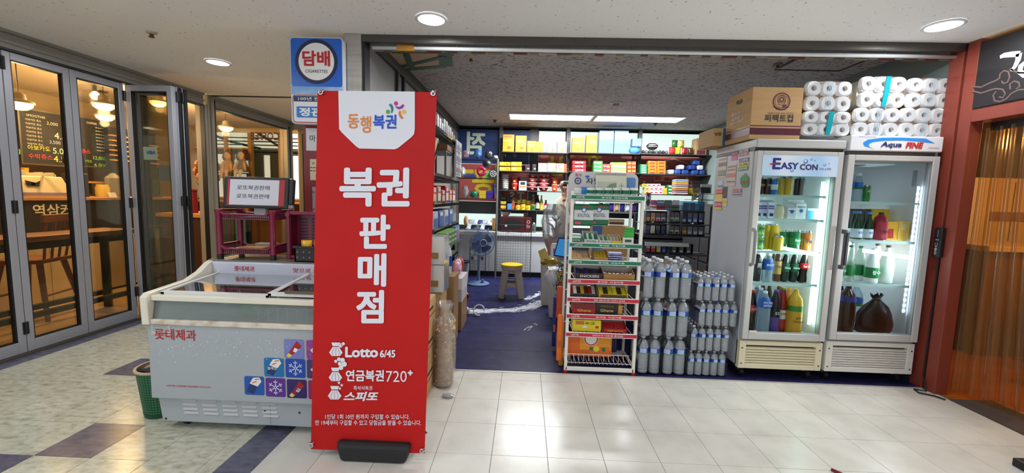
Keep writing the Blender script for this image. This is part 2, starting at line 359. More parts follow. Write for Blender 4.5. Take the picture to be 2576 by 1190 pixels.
# ---------------------------------------------------------------- shop rear window wall
def zy(py, px=1400, Y=7.42): return at(px, py, Y).z
def xx(px, py=420, Y=7.42): return at(px, py, Y).x
DAY = mt('daylit_pane', (120, 130, 126), .3, emit=.86, ecol=(222, 244, 236))
FRAME = C(38, 38, 40, .4); BLUEF = C(34, 58, 112, .5); REDF = C(164, 76, 68, .5); YEL = C(196, 176, 40, .5); CREAM = C(206, 220, 196, .5)
wb = sroot('wall_back')
ob('wall_base', MB().box(-1.3, 3.2, 7.45, 7.6, 0, .85), DARK, wb)
ob('wall_head', MB().box(-1.3, 3.2, 7.45, 7.6, 2.585, 2.64), FRAME, wb)
def window(n, px0, px1, films, letters=(), py0=329, py1=592):
    x0, x1, z1, z0 = xx(px0), xx(px1), zy(py0), zy(py1)
    w = sroot('window_%d' % n, ((x0+x1)/2, 7.45, z0)); cx = (x0+x1)/2
    ob('window_frame', MB().frame(x0-cx-.03, x1-cx+.03, -.03, z1-z0+.03, 0, .06, .035), FRAME, w, bev=.003)
    ob('pane', MB().box(x0-cx, x1-cx, .02, .03, 0, z1-z0), DAY, w)
    for p0, p1, m in films:
        ob('film', MB().box(x0-cx+.006, x1-cx-.006, .012, .018, zy(p1)-z0, zy(p0)-z0), m, w)
    for body, px, py, hpx, m, bold in letters:
        text(body, m, w, (xx(px)-cx, .009, zy(py)-z0), hpx*7.42/FPX, R=(-1, 0, 0), bold=bold, lift=-.002)
    return w
window(1, 1147, 1255, [(328, 416, BLUEF), (417, 511, REDF), (512, 543, FRAME), (577, 595, FRAME)],
       [('점', 1196, 364, 56, CREAM, .03), ('공', 1216, 462, 60, YEL, .03), ('ㅏ', 1243, 440, 50, YEL, .03), ('ㄱ', 1168, 452, 40, YEL, .03)])
window(2, 1263, 1331, [(328, 416, BLUEF), (417, 511, REDF), (512, 540, FRAME), (550, 595, FRAME)], [('T.S', 1302, 496, 22, CREAM, .03), ('ㅣ', 1270, 388, 16, CREAM, .05)])
window(3, 1353, 1421, [(384, 470, REDF), (528, 541, FRAME)], [('상', 1402, 418, 50, YEL, .03)])
window(4, 1432, 1602, [(384, 470, REDF), (532, 545, FRAME)], [('포', 1492, 412, 44, YEL, .02), ('점', 1572, 424, 40, YEL, .02)])
w5 = window(5, 1612, 1768, [(388, 460, REDF)], [('S.T', 1615, 456, 14, CREAM, .02), ('공', 1672, 424, 26, YEL, .02)])
mb = MB(); pl = PL((0, .009, 0)); c5 = w5.location
hp = [(1652, 404), (1696, 392), (1738, 406)]
pl.stroke(mb, [(xx(a)-c5.x, zy(b)-c5.z) for a, b in hp], .012)
pl.stroke(mb, [(xx(a)-c5.x, zy(b)-c5.z) for a, b in [(1658, 404), (1658, 425)]], .012); pl.stroke(mb, [(xx(a)-c5.x, zy(b)-c5.z) for a, b in [(1735, 406), (1735, 420)]], .012)
pl.stroke(mb, [(xx(a)-c5.x, zy(b)-c5.z) for a, b in [(1650, 438), (1650, 448), (1732, 449), (1732, 438)]], .01)
ob('house_outline', mb, CREAM, w5)
mb = MB()
for a, b in ((1333, 1351), (1769, 1780)): mb.box(xx(a), xx(b), 7.42, 7.6, .8, 2.6)
mb.box(-1.3, xx(1147), 7.42, 7.6, .8, 2.6)
for a, b in ((1255, 1263), (1421, 1432), (1602, 1612)): mb.box(xx(a), xx(b), 7.44, 7.6, .8, 2.6)
ob('mullion', mb, FRAME, wb)
# ---------------------------------------------------------------- cafe shell to the left
WOODF = noisy('cafe_floor', [(150, 112, 66), (186, 146, 92), (200, 162, 108)], (3, 14, 3), .35, 4, coord='World')
struct('floor_cafe', MB().box(-8.2, -4.1, .6, 9.2, -.04, 0), WOODF)
struct('ceiling_cafe', MB().box(-8.2, -4.07, .6, 9.2, 2.72, 2.8), mt('cafe_ceiling', (204, 186, 156), .8))
struct('wall_cafe_left', MB().box(-7.3, -7.2, .6, 9.2, 0, 2.75), mt('cafe_wall', (156, 134, 102), .8, var=.12))
struct('wall_cafe_front', MB().box(-8.2, -4.05, .5, .6, 0, 2.75), mt('cafe_wall2', (120, 104, 84), .8))
HDR = noisy('header_alu', [(112, 108, 104), (150, 146, 140), (162, 158, 152)], (3, 1, 60), .4, 3)
t2 = sroot('trim_2')
ob('header_track', MB().box(-4.1, -3.99, .6, 5.0, 2.41, 2.55).box(-3.99, -3.975, .6, 5.0, 2.45, 2.47).box(-3.99, -3.97, .6, 5.0, 2.525, 2.55), HDR, t2)
ob('header_track', MB().box(-4.1, -3.99, 5.15, 6.95, 2.41, 2.55).box(-3.99, -3.975, 5.15, 6.95, 2.45, 2.47).box(-3.99, -3.97, 5.15, 6.95, 2.52, 2.55), HDR, t2)
ob('header_seal', MB().box(-4.05, -3.985, .6, 5.0, 2.397, 2.412).box(-4.05, -3.985, 5.15, 6.9, 2.397, 2.412), BLACK, t2)
ob('sill_track', MB().box(-4.09, -3.99, .6, 7.0, 0, .018), mt('sill_track', (98, 90, 82), .5, .4), t2)
ob('ceiling_joint', MB().box(-3.97, -1.36, 5.1, 5.13, 2.54, 2.6), C(40, 32, 26), t2)
FR = mt('lilac_grey_frame', (170, 170, 178), .42, .25)
def leaf(n, length, frame_mat=FR, z1=2.395, label=None):
    """folding glass leaf along +Y from its root; faces +X"""
    d = sroot('door_%d' % n); w = .052
    mb = MB(); mb.box(-.025, .025, 0, w, .02, z1); mb.box(-.025, .025, length-w, length, .02, z1); mb.box(-.025, .025, w, length-w, .02, .115); mb.box(-.025, .025, w, length-w, z1-.058, z1)
    ob('leaf_frame', mb, frame_mat, d, bev=.003)
    mb = MB(); g = .009
    mb.box(-.012, .02, w, w+g, .115, z1-.058); mb.box(-.012, .02, length-w-g, length-w, .115, z1-.058); mb.box(-.012, .02, w, length-w, .115, .115+g); mb.box(-.012, .02, w, length-w, z1-.058-g, z1-.058)
    ob('gasket', mb, BLACK, d)
    ob('pane', MB().box(-.004, .004, w, length-w, .115, z1-.058), clear('tinted_door_glass', (246, 243, 230), .6), d)
    ob('edge_seal', MB().box(-.022, .022, -.004, 0, .02, z1), BLACK, d)
    return d
def hinge(d, y, zs):
    for z in zs: ob('hinge', MB().cyl((.03, y, z-.05), (.03, y, z+.05), .011, n=8).box(.02, .03, y-.02, y+.02, z-.05, z+.05), BLACK, d, bev=.002)
d1 = leaf(1, .47); d1.location = (-4.04, 2.603, 0); d0 = leaf(4, .47); d0.location = (-4.04, 2.128, 0)
d2 = leaf(2, .462); d2.location = (-4.04, 3.077, 0); hinge(d2, -.003, (.22, 1.2, 2.3))
d3 = leaf(3, .475); d3.location = (-4.04, 3.543, 0); hinge(d3, .478, (1.22, 2.28, .3))
mb = MB()
# the opened stack: first leaf faces the corridor, the others folded behind it
d5 = leaf(5, .475); d5.location = (-4.03, 4.075, 0); d5.rotation_euler = (0, 0, -PI/2)
for k, (dx) in enumerate((.0, .012)):
    e = leaf(6+k, .475); e.location = (-4.02+dx, 4.128+.052*k, 0); e.rotation_euler = (0, 0, -PI/2)
    ob('dark_edge', MB().box(-.02, .02, .475, .487, .02, 2.39), BLACK, e); hinge(e, .485, (.3, 1.25, 2.3))
# fixed glazing of the cafe front: post, panes, end post
w6 = sroot('window_6')
ob('post', MB().box(-4.1, -3.99, 5.0, 5.06, 0, 2.41).box(-4.09, -3.985, 5.06, 5.10, 0, 2.55).box(-4.1, -3.97, 5.10, 5.15, 0, 2.55), noisy('post_alu', [(120, 112, 100), (160, 150, 134), (172, 164, 148)], (40, 40, 1), .4, 2), w6)
ob('post_seal', MB().box(-4.03, -3.98, 4.985, 5.0, 0, 2.41).box(-4.03, -3.965, 5.15, 5.165, 0, 2.5), BLACK, w6)
ob('pane', MB().box(-4.05, -4.042, 5.165, 6.74, .1, 2.4), clear('fixed_glass', (248, 244, 232), .5), w6)
ob('bottom_rail', MB().box(-4.09, -3.99, 5.15, 6.8, .0, .1), HDR, w6)
ob('end_post', MB().box(-4.1, -3.98, 6.74, 6.8, 0, 2.41).box(-4.1, -3.97, 6.82, 6.88, 0, 2.5), mt('post_alu2', (150, 142, 128), .4, .3), w6)
ob('end_seal', MB().box(-4.05, -3.975, 6.8, 6.82, 0, 2.45), BLACK, w6)
# glass door closing the corridor end
d8 = sroot('door_8', (-4.02, 7.02, 0))
ob('door_frame', MB().frame(.06, 1.15, 0, 2.44, 0, .05, .07), mt('brass_frame', (176, 150, 108), .4, .4), d8, bev=.003)
ob('pane', MB().box(.13, 1.08, .02, .028, .07, 2.37), clear('green_glass', (170, 200, 186), .9), d8)
ob('door_handle', MB().cyl((.3, -.05, 1.0), (.3, -.05, 1.14), .014, n=8).cyl((.3, 0, 1.02), (.3, -.05, 1.02), .008, n=6).cyl((.3, 0, 1.12), (.3, -.05, 1.12), .008, n=6), mt('copper_knob', (150, 90, 70), .3, .8), d8, smooth=40)
ob('paper_notice', MB().box(.42, .86, .012, .016, 1.06, 1.3), C(196, 194, 170, .8), d8)
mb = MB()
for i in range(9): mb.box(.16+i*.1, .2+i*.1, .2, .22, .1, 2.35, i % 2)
ob('reflection_strip', mb, [C(120, 140, 130, .8), C(160, 178, 168, .8)], d8)  # pale and darker strips stand in for reflections in the door glass
struct('wall_corridor_end', MB().box(-2.9, -1.36, 7.0, 7.1, 0, 2.55).box(-4.1, -2.9, 7.0, 7.1, 2.44, 2.56).box(-4.1, -2.8, 7.6, 7.7, 0, 2.6), mt('end_wall', (142, 138, 130), .7))
# dark red notice board next to the jamb
d9 = sroot('wall_red_board')
ob('board', MB().box(-1.725, -1.37, 3.13, 3.17, .0, 1.9), mt('maroon_board', (122, 26, 34), .4), d9, bev=.002)
# downlights
def downlight(x, y, label, z=2.55):
    t = thing('ceiling_downlight', label, 'ceiling light', (x, y, z), group='round corridor downlights')
    ob('rim', MB().lathe([(.1, -.002), (.105, -.008), (.088, -.012), (.086, -.001)], 28, caps=False), C(240, 240, 240), t, smooth=True)
    ob('diffuser', MB().lathe([(.087, -.004), (.087, -.008)], 28), mt('downlight_glow', (255, 255, 255), .4, emit=14, ecol=(236, 242, 255)), t)
dlab = ['round lit ceiling downlight above the shop front, top centre', 'round lit ceiling downlight near the cafe doors, left of the cigarette sign', 'round lit ceiling downlight at the top right beside the restaurant sign', 'round ceiling downlight over the marbled floor nearest the camera', 'round ceiling downlight above the camera, left of centre', 'round ceiling downlight above the camera, right of centre', 'round ceiling downlight at the far corridor end behind the freezer']
for i, (x, y) in enumerate(DOWN): downlight(x, y, dlab[i], 2.55)
for k, (x0, x1) in enumerate(((-.29, 1.0), (1.03, 2.36))):
    t = thing('ceiling_panel_light', 'long lit rectangular ceiling panel light, %s of two in the shop' % ('left' if k == 0 else 'right'), 'ceiling light', ((x0+x1)/2, 6.43, 2.64)); w = (x1-x0)/2
    mb = MB(); mb.box(-w, w, -.22, -.2, -.025, 0); mb.box(-w, w, .2, .22, -.025, 0); mb.box(-w, -w+.02, -.2, .2, -.025, 0); mb.box(w-.02, w, -.2, .2, -.025, 0)
    ob('panel_frame', mb, C(225, 225, 225), t)
    ob('diffuser', MB().box(-w+.02, w-.02, -.2, .2, -.02, -.012), mt('panel_glow', (255, 255, 255), .4, emit=7, ecol=(246, 250, 255)), t)
# ceiling fittings
def sprinkler(loc, label, r=.035, nm='sprinkler_head', col=(190, 180, 160)):
    t = thing(nm, label, 'sprinkler', loc)
    ob('rose', MB().lathe([(r, 0), (r*.95, -.012), (r*.4, -.018)], 18), C(*col), t, smooth=40)
    ob('nozzle', MB().lathe([(.012, -.016), (.014, -.035), (.02, -.037), (.02, -.04)], 10), mt('brass', (120, 90, 50), .4, .8), t, smooth=40)
sprinkler(fl(381, 80, 2.55), 'small brass sprinkler recessed in the corridor ceiling at upper left')
sprinkler(fl(1185, 143, 2.64), 'beige sprinkler head on shop ceiling behind the white rail', .06)
sprinkler(fl(1957, 160, 2.64), 'dark sprinkler head on shop ceiling above the drink fridges', .04, col=(120, 110, 100))
sprinkler(fl(1649, 310, 2.64), 'tiny sprinkler on shop ceiling right behind the panel lights', .035, col=(80, 76, 72))
sprinkler(fl(1245, 302, 2.64), 'tiny dark sprinkler on shop ceiling left of the panel lights', .035, col=(60, 56, 52))
t = thing('smoke_detector', 'round smoke detector on shop ceiling in front of the panel lights', 'smoke detector', fl(1550, 258, 2.64))
ob('base', MB().lathe([(.075, 0), (.075, -.012), (.06, -.02)], 22), C(200, 194, 184), t, smooth=40)
ob('sensor_cap', MB().lathe([(.045, -.02), (.04, -.045), (.02, -.05)], 18), C(150, 140, 128), t, smooth=40)
a, b, c, d = fl(1985, 187, 2.64), fl(2270, 187, 2.64), fl(2320, 150, 2.64), fl(2105, 150, 2.64)
t = thing('ceiling_hatch', 'square access hatch framed in the dark shop ceiling above the fridges', 'hatch', (2.6, 3.75, 2.64))
ob('hatch_panel', MB().box(-.28, .28, -.25, .25, -.006, 0), CEIL2, t)
ob('hatch_frame', MB().box(-.3, .3, -.27, -.25, -.012, 0).box(-.3, .3, .25, .27, -.012, 0).box(-.3, -.28, -.25, .25, -.012, 0).box(.28, .3, -.25, .25, -.012, 0), C(70, 66, 64), t)
# beige board held to the ceiling with green tape
TAPE = C(12, 84, 62, .35)
q = [fl(940, 128, 2.6), fl(1118, 130, 2.6), fl(1122, 166, 2.6), fl(985, 178, 2.6)]
t = thing('taped_ceiling_board', 'beige board stuck to the shop ceiling with green tape', 'board', (0, 0, 0))
mb = MB(); mb.add([v for v in q]+[v+Vector((0, 0, .012)) for v in q], [(3, 2, 1, 0), (4, 5, 6, 7), (0, 1, 5, 4), (1, 2, 6, 5), (2, 3, 7, 6), (3, 0, 4, 7)]); ob('board', mb, C(196, 170, 140), t)
def strip(a, b, w, l):
    d = (b-a).normalized(); n = Vector((-d.y, d.x, 0))*w/2; z = Vector((0, 0, -.002-l*.001)); return [a+n+z, b+n+z, b-n+z, a-n+z]
for k, (a, b, w) in enumerate([(q[0], q[1], .09), (q[1], q[2], .12), (q[2], q[3], .07), (q[3], q[0], .12), (q[3].lerp(q[0], .1), q[1].lerp(q[2], .3), .05), (q[0].lerp(q[1], .45), q[3].lerp(q[2], .4), .06), (q[1], fl(1180, 128, 2.6), .05), (fl(985, 178, 2.6), fl(940, 140, 2.6), .1)]):
    p = strip(a, b, w, k); mb = MB(); mb.add(p+[v+Vector((0, 0, .0008)) for v in p], [(3, 2, 1, 0), (4, 5, 6, 7), (0, 1, 5, 4), (2, 3, 7, 6)]); ob('tape', mb, TAPE, t)
# ================================================================ CAFE BEHIND THE FOLDING DOORS
EY = dict(R=(0, 1, 0), U=(0, 0, 1))            # print that faces the corridor (+X)
WOOD = noisy('walnut', [(92, 52, 26), (128, 76, 40), (150, 94, 52)], (4, 4, 30), .4, 4)
OAK = noisy('warm_oak', [(150, 98, 48), (186, 128, 70), (204, 150, 90)], (4, 4, 20), .45, 4)
PLANK = noisy('beige_plank', [(168, 148, 112), (204, 186, 150), (214, 198, 164)], (6, 6, 2), .6, 4, rnd=.06)
t = thing('service_counter', 'long cafe counter with beige plank front and dark upper band', 'counter', (-5.5, 5.2, 0))
for i in range(12): ob('panel', MB().box(-.03, 0, -2.2+i*.3, -1.905+i*.3, .03, .78), PLANK, t, bev=.004)
ob('upper_band', MB().box(-.04, .01, -2.2, 1.4, .78, 1.2), C(34, 30, 26, .6), t)
ob('counter_body', MB().box(-.6, -.04, -2.2, 1.4, 0, 1.2), C(60, 50, 40), t)
ob('counter_top', MB().box(-.62, .03, -2.22, 1.42, 1.2, 1.235), OAK, t, bev=.004)
text('역삼커피', C(226, 214, 180), t, (.012, -.58, 1.09), .14, .52, bold=.02, **EY)
t = thing('coffee_machine', 'cream coffee machine with purple band on the cafe counter', 'coffee machine', (-5.72, 4.42, 1.235))
ob('body', MB().prism([(-.34, 0), (.34, 0), (.34, .16), (.3, .24), (-.3, .24), (-.34, .16)], -.2, .18, 'x'), C(226, 214, 180), t, bev=.01)
ob('purple_band', MB().box(.178, .19, -.345, .345, .03, .055), C(130, 120, 170), t)
ob('cup_rail', MB().frame(-.3, .3, .24, .3, -.18, -.15, .012).box(-.3, .3, .1, .12, .24, .28), C(190, 180, 160), t)
mb = MB(); p = PL((.192, 0, 0), (0, 1, 0)); p.poly(mb, [(-.06, .13), (.05, .12), (.07, .19), (.02, .165), (-.08, .19)]); p.disc(mb, .0, .15, .02); ob('emblem', mb, BLACK, t)
def board(label, y0, y1, z0, z1, lines):
    t = thing('menu_chalkboard', label, 'menu board', (-6.6, (y0+y1)/2, z0), group='chalkboard menus over the cafe counter'); w = (y1-y0)/2; h = z1-z0
    ob('slate', MB().box(-.02, 0, -w, w, 0, h), C(24, 23, 24, .7), t)
    ob('wood_frame', MB().box(-.02, .012, -w-.02, -w, -.02, h+.02).box(-.02, .012, w, w+.02, -.02, h+.02).box(-.02, .012, -w, w, -.02, 0).box(-.02, .012, -w, w, h, h+.02), C(70, 60, 48), t)
    for body, u, v, hh, col in lines: text(body, C(*col, .8), t, (.004, u*w, v*h), hh, align='L', name='chalk_lettering', **EY)
wt = (214, 206, 190); gr = (150, 226, 40); yl = (240, 220, 60); pk = (240, 70, 90)
board('chalkboard menu with coloured prices 5,000 and 4,500, above coffee machine', 5.18, 5.82, 1.66, 2.36,
      [('SMOOTHIE', -.75, .9, .03, wt)]+[('아보카도 쥬스', -.8, .82-.075*i, .028, wt) for i in range(7)]+[('3,000', -.05, .8, .05, wt), ('4.500', .2, .58, .085, wt), ('3,500', 0, .44, .05, (170, 180, 200)), ('아보카도', -.8, .3, .065, yl), ('5.000', .1, .28, .08, (190, 230, 190)), ('수박쥬스', -.8, .14, .07, pk), ('4.500', .1, .12, .085, yl)])
board('chalkboard menu with green 12,000 and 6,000 prices, right of the others', 5.86, 6.26, 1.68, 2.38,
      [('COFFEE', -.3, .92, .03, wt)]+[('-----', .3, .84-.07*i, .01, wt) for i in range(8)]+[('쥬스', -.8, .3, .06, pk), ('12,000', .0, .18, .06, gr), ('6,000', .05, .02, .07, gr), ('아보카도', -.9, .1, .04, gr)])
board('chalkboard menu cut off at the far left with green 500', 4.5, 5.12, 1.66, 2.36, [('500', .55, .2, .09, gr), ('4.000', .2, .5, .07, wt)])
t = thing('wall_shelf', 'wooden wall shelf under the chalkboard menus', 'shelf', (-6.62, 5.2, 1.42))
ob('board', MB().box(-.3, .02, -.7, 1.0, 0, .03), OAK, t, bev=.003)
[ob('bracket', MB().box(-.28, 0, y, y+.03, -.16, 0), BLACK, t) for y in (-.5, .8)]
for i in range(3):
    tag(ob('yellow_tumbler', MB().lathe([(.035, 0), (.05, .15), (.046, .15), (.034, .01)], 14), C(220, 180, 40), loc=(-6.7, 5.02+.12*i, 1.45), smooth=40), 'yellow tumbler on the cafe wall shelf, %s from left' % ORD[i], 'tumbler', 'tumblers on the cafe shelf')
for i in range(2):
    tag(ob('white_mug', MB().lathe([(.04, 0), (.045, .1), (.04, .1), (.036, .01)], 14).tube([(.0, .045, .02), (0, .075, .035), (0, .075, .07), (0, .045, .085)], .006), C(220, 214, 200), loc=(-6.7, 5.42+.13*i, 1.45), smooth=40), 'white mug on the cafe wall shelf, %s after the yellow tumblers' % ORD[i], 'mug', 'mugs on the cafe shelf')
t = thing('slat_panel', 'dark wall panel with gold wooden slats at top, in the cafe', 'wall panel', (-6.4, 6.45, .0))
ob('dark_face', MB().box(-.1, 0, -.3, .5, 0, 1.72).box(-.1, -.03, -.3, .5, 1.72, 2.3), C(40, 38, 36), t)
for i in range(6): ob('slat', MB().box(-.03, .02, -.3, .5 if i < 5 else .1, 1.78+i*.075, 1.8+i*.075), mt('gold_wood', (210, 150, 80), .5), t)  # slats in one even gold wood colour
# bar table and chairs just inside the glass
t = thing('bar_table', 'long high bar table with walnut top and black frame inside cafe glass', 'table', (-4.62, 3.2, 0))
ob('tabletop', MB().box(-.2, .2, -1.6, 1.28, .86, .91), WOOD, t, bev=.004)
ob('apron', MB().box(-.17, .17, -1.58, 1.26, .79, .86), BLACK, t)
for y in (-1.55, -.3, 1.2):
    for x in (-.17, .12): ob('leg', MB().box(x, x+.05, y, y+.06, 0, .79), BLACK, t)
ob('foot_rail', MB().box(-.17, -.12, -1.55, 1.26, .16, .21).box(.12, .17, -1.55, 1.26, .16, .21), BLACK, t)
def bar_chair(loc, rz, label):
    t = thing('bar_chair', label, 'chair', loc, rz, 'wooden bar chairs in the cafe')
    ob('seat', MB().prism([(-.2, -.2), (.2, -.2), (.22, 0), (.2, .2), (-.2, .2), (-.22, 0)], .58, .625, 'z'), WOOD, t, bev=.012)
    for sx in (-1, 1):
        for sy in (-1, 1): ob('leg', MB().cyl((.15*sx, .15*sy, .59), (.24*sx, .24*sy, 0), .027, .02, 8), WOOD, t, smooth=40)
    for k in range(4): ob('spindle', MB().cyl((-.14+.093*k, .18, .61), (-.17+.113*k, .24, 1.0), .012, n=6), WOOD, t, smooth=40)
    ob('back_rail', MB().prism([(-.22, 1.0), (.22, 1.0), (.2, 1.08), (-.2, 1.08)], .225, .255, 'y'), WOOD, t, bev=.006)
    ob('stretcher', MB().cyl((-.2, -.2, .25), (.2, -.2, .25), .012, n=6).cyl((-.2, .2, .25), (.2, .2, .25), .012, n=6), WOOD, t)
bar_chair((-5.1, 4.02, 0), -PI/2+.3, 'walnut spindle-back chair seen through the second glass leaf')
bar_chair((-5.1, 3.1, 0), -PI/2+.15, 'walnut spindle-back chair cut by the left edge, behind first glass leaf')
# pendants
WARM = mt('warm_bulb', (255, 214, 150), .4, emit=26, ecol=(255, 196, 110))
def pendant(p, label, kind='bowl', pw=16, top=2.72):
    t = thing('pendant_lamp', label, 'pendant lamp', (p.x, p.y, top), group='warm cafe pendants'); h = p.z-top
    ob('cord', MB().cyl((0, 0, 0), (0, 0, h+.12), .005, n=5), BLACK, t)
    ob('canopy', MB().lathe([(.05, 0), (.05, -.02), (.02, -.03)], 14), C(70, 56, 40), t)
    if kind == 'bowl':
        ob('shade', MB().lathe([(.03, h+.12), (.05, h+.1), (.055, h+.05), (.11, h+.03), (.115, h+.01), (.1, h+.01)], 18, caps=False), C(200, 186, 160), t, smooth=40)
        ob('bulb', MB().lathe([(.1, h+.01), (.095, h-.02), (.06, h-.05), (.01, h-.06)], 16), WARM, t, smooth=True)
    else:
        ob('socket', MB().cyl((0, 0, h+.12), (0, 0, h+.05), .02, n=10), C(50, 40, 30), t)
        ob('bulb', MB().lathe([(.012, h+.05), (.04, h+.02), (.05, h-.01), (.035, h-.045), (.006, h-.055)], 14), WARM, t, smooth=True)
    lamp('pendant_glow', 'POINT', (p.x, p.y, p.z-.09), pw, (1, .72, .4), .05)
pendant(atx(48, 262, -5.2), 'lit bowl pendant seen through the first cafe glass leaf', pw=32)
pendant(atx(262, 265, -5.0), 'large lit white bowl pendant seen through the third glass leaf', pw=36)
pendant(atx(240, 240, -5.4), 'small bare lit bulb above the large bowl pendant', 'bulb', pw=14)
pendant(atx(265, 294, -6.0), 'smaller far bowl pendant below the large one', pw=28)
pendant(atx(569, 322, -5.1), 'lit bowl pendant above the dolls in the cafe window', pw=36)
pendant(atx(398, 258, -5.3), 'lit bowl pendant seen through the folded glass leaves', pw=80)
# rear cafe windows with dolls
wc = sroot('wall_cafe_back')
ob('wall_lower', MB().box(-8.2, -4.05, 8.75, 8.85, 0, 1.2), mt('cafe_low_wall', (120, 74, 40), .6, var=.2), wc)
ob('wall_head', MB().box(-8.2, -4.05, 8.75, 8.85, 2.62, 2.8), mt('cafe_head', (190, 160, 110), .6), wc)
def X9(px, py=400): return at(px, py, 8.7).x
def Z9(py, px=620): return at(px, py, 8.7).z
w = sroot('window_7')
mb = MB()
for a, b in ((532, 536), (566, 569), (626, 634), (702, 712)): mb.box(X9(a), X9(b), 8.68, 8.78, 1.2, 2.62)
for a in (318, 374, 430): mb.box(X9(470), X9(630), 8.69, 8.77, Z9(a)-.015, Z9(a)+.015)
mb.box(-8.2, -4.05, 8.66, 8.8, 1.18, 1.22)
ob('window_frame', mb, mt('pine_frame', (196, 150, 84), .5), w)
ob('pane', MB().box(-8.2, -4.05, 8.82, 8.83, 1.2, 2.62), mt('cafe_daylight', (214, 226, 226), .4, emit=.9, ecol=(214, 228, 232)), w)
ST = C(52, 56, 60); mb = MB()
for k in range(5): mb.box(-8.2, -4.05, 8.80, 8.815, Z9(345+k*9)-.012, Z9(345+k*9)+.012)
p = PL((0, 8.8, 0)); p.stroke(mb, [(X9(470), Z9(315)), (X9(570), Z9(355)), (X9(650), Z9(372))], .05); p.stroke(mb, [(X9(640), Z9(330)), (X9(712), Z9(375))], .05)
mb.box(-8.2, -4.05, 8.80, 8.815, Z9(388), Z9(374)); mb.box(X9(560), X9(580), 8.8, 8.815, 1.2, Z9(388)); mb.box(X9(632), X9(656), 8.8, 8.815, Z9(470), Z9(388)); mb.box(X9(672), X9(696), 8.8, 8.815, 1.2, Z9(388))
ob('roof_truss', mb, ST, w)
text('COFFEE', C(110, 60, 44), w, (X9(676), 8.6, Z9(343)), .17, .62, R=(-1, 0, 0), bold=.03, name='hanging_letters')
def doll(px, label, dress, hair):
    b = at(px, 432, 8.5); t = thing('rag_doll', label, 'doll', (b.x, 8.5, b.z), group='rag dolls on the cafe window ledge'); sk = C(226, 184, 120, .8)
    ob('body', MB().lathe([(.12, 0), (.11, .08), (.07, .2), (.05, .25)], 12), C(*dress, .8), t, smooth=40)
    h = ob('head', MB().blob((0, -.02, .33), (.08, .075, .09), jit=.03), sk, t, smooth=True)
    ob('hair', MB().blob((0, .02, .37), (.12, .09, .1), jit=.18, seed=px).blob((-.09, 0, .3), (.04, .05, .07), seed=2).blob((.09, 0, .3), (.04, .05, .07), seed=3), C(*hair, .8), t, smooth=True)
    mb = MB(); p = PL((0, -.097, .33)); p.disc(mb, -.025, .01, .008); p.disc(mb, .025, .01, .008); p.stroke(mb, [(-.02, -.03), (0, -.037), (.02, -.03)], .006); ob('face', mb, BLACK, t)
    for s in (-1, 1):
        ob('arm', MB().tube([(.05*s, -.02, .22), (.1*s, -.08, .13), (.125*s, -.1, .02)], [.03, .028, .022], 8), sk, t, smooth=True)
        ob('leg', MB().tube([(.04*s, -.06, .03), (.05*s, -.15, .0), (.05*s, -.17, -.14)], [.035, .032, .028], 8), sk, t, smooth=True)
doll(577, 'rag doll with tan dress, left of the pair on the ledge', (196, 150, 90), (110, 46, 24))
doll(611, 'rag doll with brown dress, right of the pair on the ledge', (132, 72, 44), (96, 30, 18))
t = thing('doll_bench', 'small dark wooden bench holding the two rag dolls', 'bench', (at(594, 432, 8.58).x, 8.58, at(594, 432, 8.5).z-.02))
ob('bench_seat', MB().box(-.3, .3, -.14, .05, -.02, .0), C(70, 40, 24), t)
for x in (-.26, .26): ob('leg', MB().box(x-.015, x+.015, -.03, 0, 1.16-t.location.z, -.02), C(70, 40, 24), t)
t = thing('window_ledge', 'oak ledge below the bright rear cafe window', 'ledge', (-5.8, 8.5, 1.16))
ob('ledge_board', MB().box(-2.3, 1.6, -.3, .2, -.04, 0), OAK, t)
for x in (-2.2, 0, 1.5): ob('leg', MB().box(x, x+.06, -.25, -.19, -1.16, -.04), OAK, t)
# counter clutter seen past the folded leaf
def carafe(loc, label):
    t = thing('glass_carafe', label, 'carafe', loc)
    ob('flask', MB().lathe([(.07, 0), (.075, .02), (.03, .14), (.05, .2)], 14, caps=False), clear('brown_glass', (190, 130, 80), .7), t, smooth=40)
    ob('coffee', MB().lathe([(.066, .005), (.066, .025), (.05, .06)], 14), C(50, 24, 12), t)
    ob('handle', MB().tube([(.045, 0, .19), (.1, 0, .17), (.1, 0, .08), (.06, 0, .06)], .008), BLACK, t)
t = thing('side_cabinet', 'oak cabinet with dark open shelves between folded leaves and post', 'cabinet', (-4.8, 6.0, 0))
ob('cabinet_top', MB().box(-.35, .3, -.5, .6, .98, 1.03), OAK, t)
ob('body', MB().box(-.33, -.28, -.48, .58, 0, .98).box(-.33, .28, -.48, -.45, 0, .98).box(-.33, .28, .55, .58, 0, .98).box(-.33, .28, -.45, .55, .45, .48), C(60, 34, 20), t)
ob('drawer', MB().box(.26, .29, -.44, .54, .7, .97), C(84, 50, 28), t)
carafe((-4.72, 5.9, 1.03), 'glass coffee carafe on the oak cabinet'); 
tag(ob('red_canister', MB().lathe([(.07, 0), (.07, .3), (.06, .31)], 14).lathe([(.075, .31), (.075, .34)], 14), C(150, 30, 40), loc=(-4.8, 5.72, 1.03), smooth=40), 'red canister beside the carafe on the oak cabinet', 'canister')
t = thing('wire_plant', 'brown dried plant in wire stand by the cafe window', 'plant', (-4.9, 6.15, 1.03))
mb = MB(); r = random.Random(9)
for i in range(14): a = r.uniform(0, 6.3); mb.tube([(0, 0, .1), (.06*math.cos(a), .06*math.sin(a), .3), (.14*math.cos(a), .14*math.sin(a), .45+r.uniform(0, .3))], .008, 4); mb.blob((.14*math.cos(a), .14*math.sin(a), .5+r.uniform(0, .3)), (.04, .04, .06), 6, 4, seed=i)
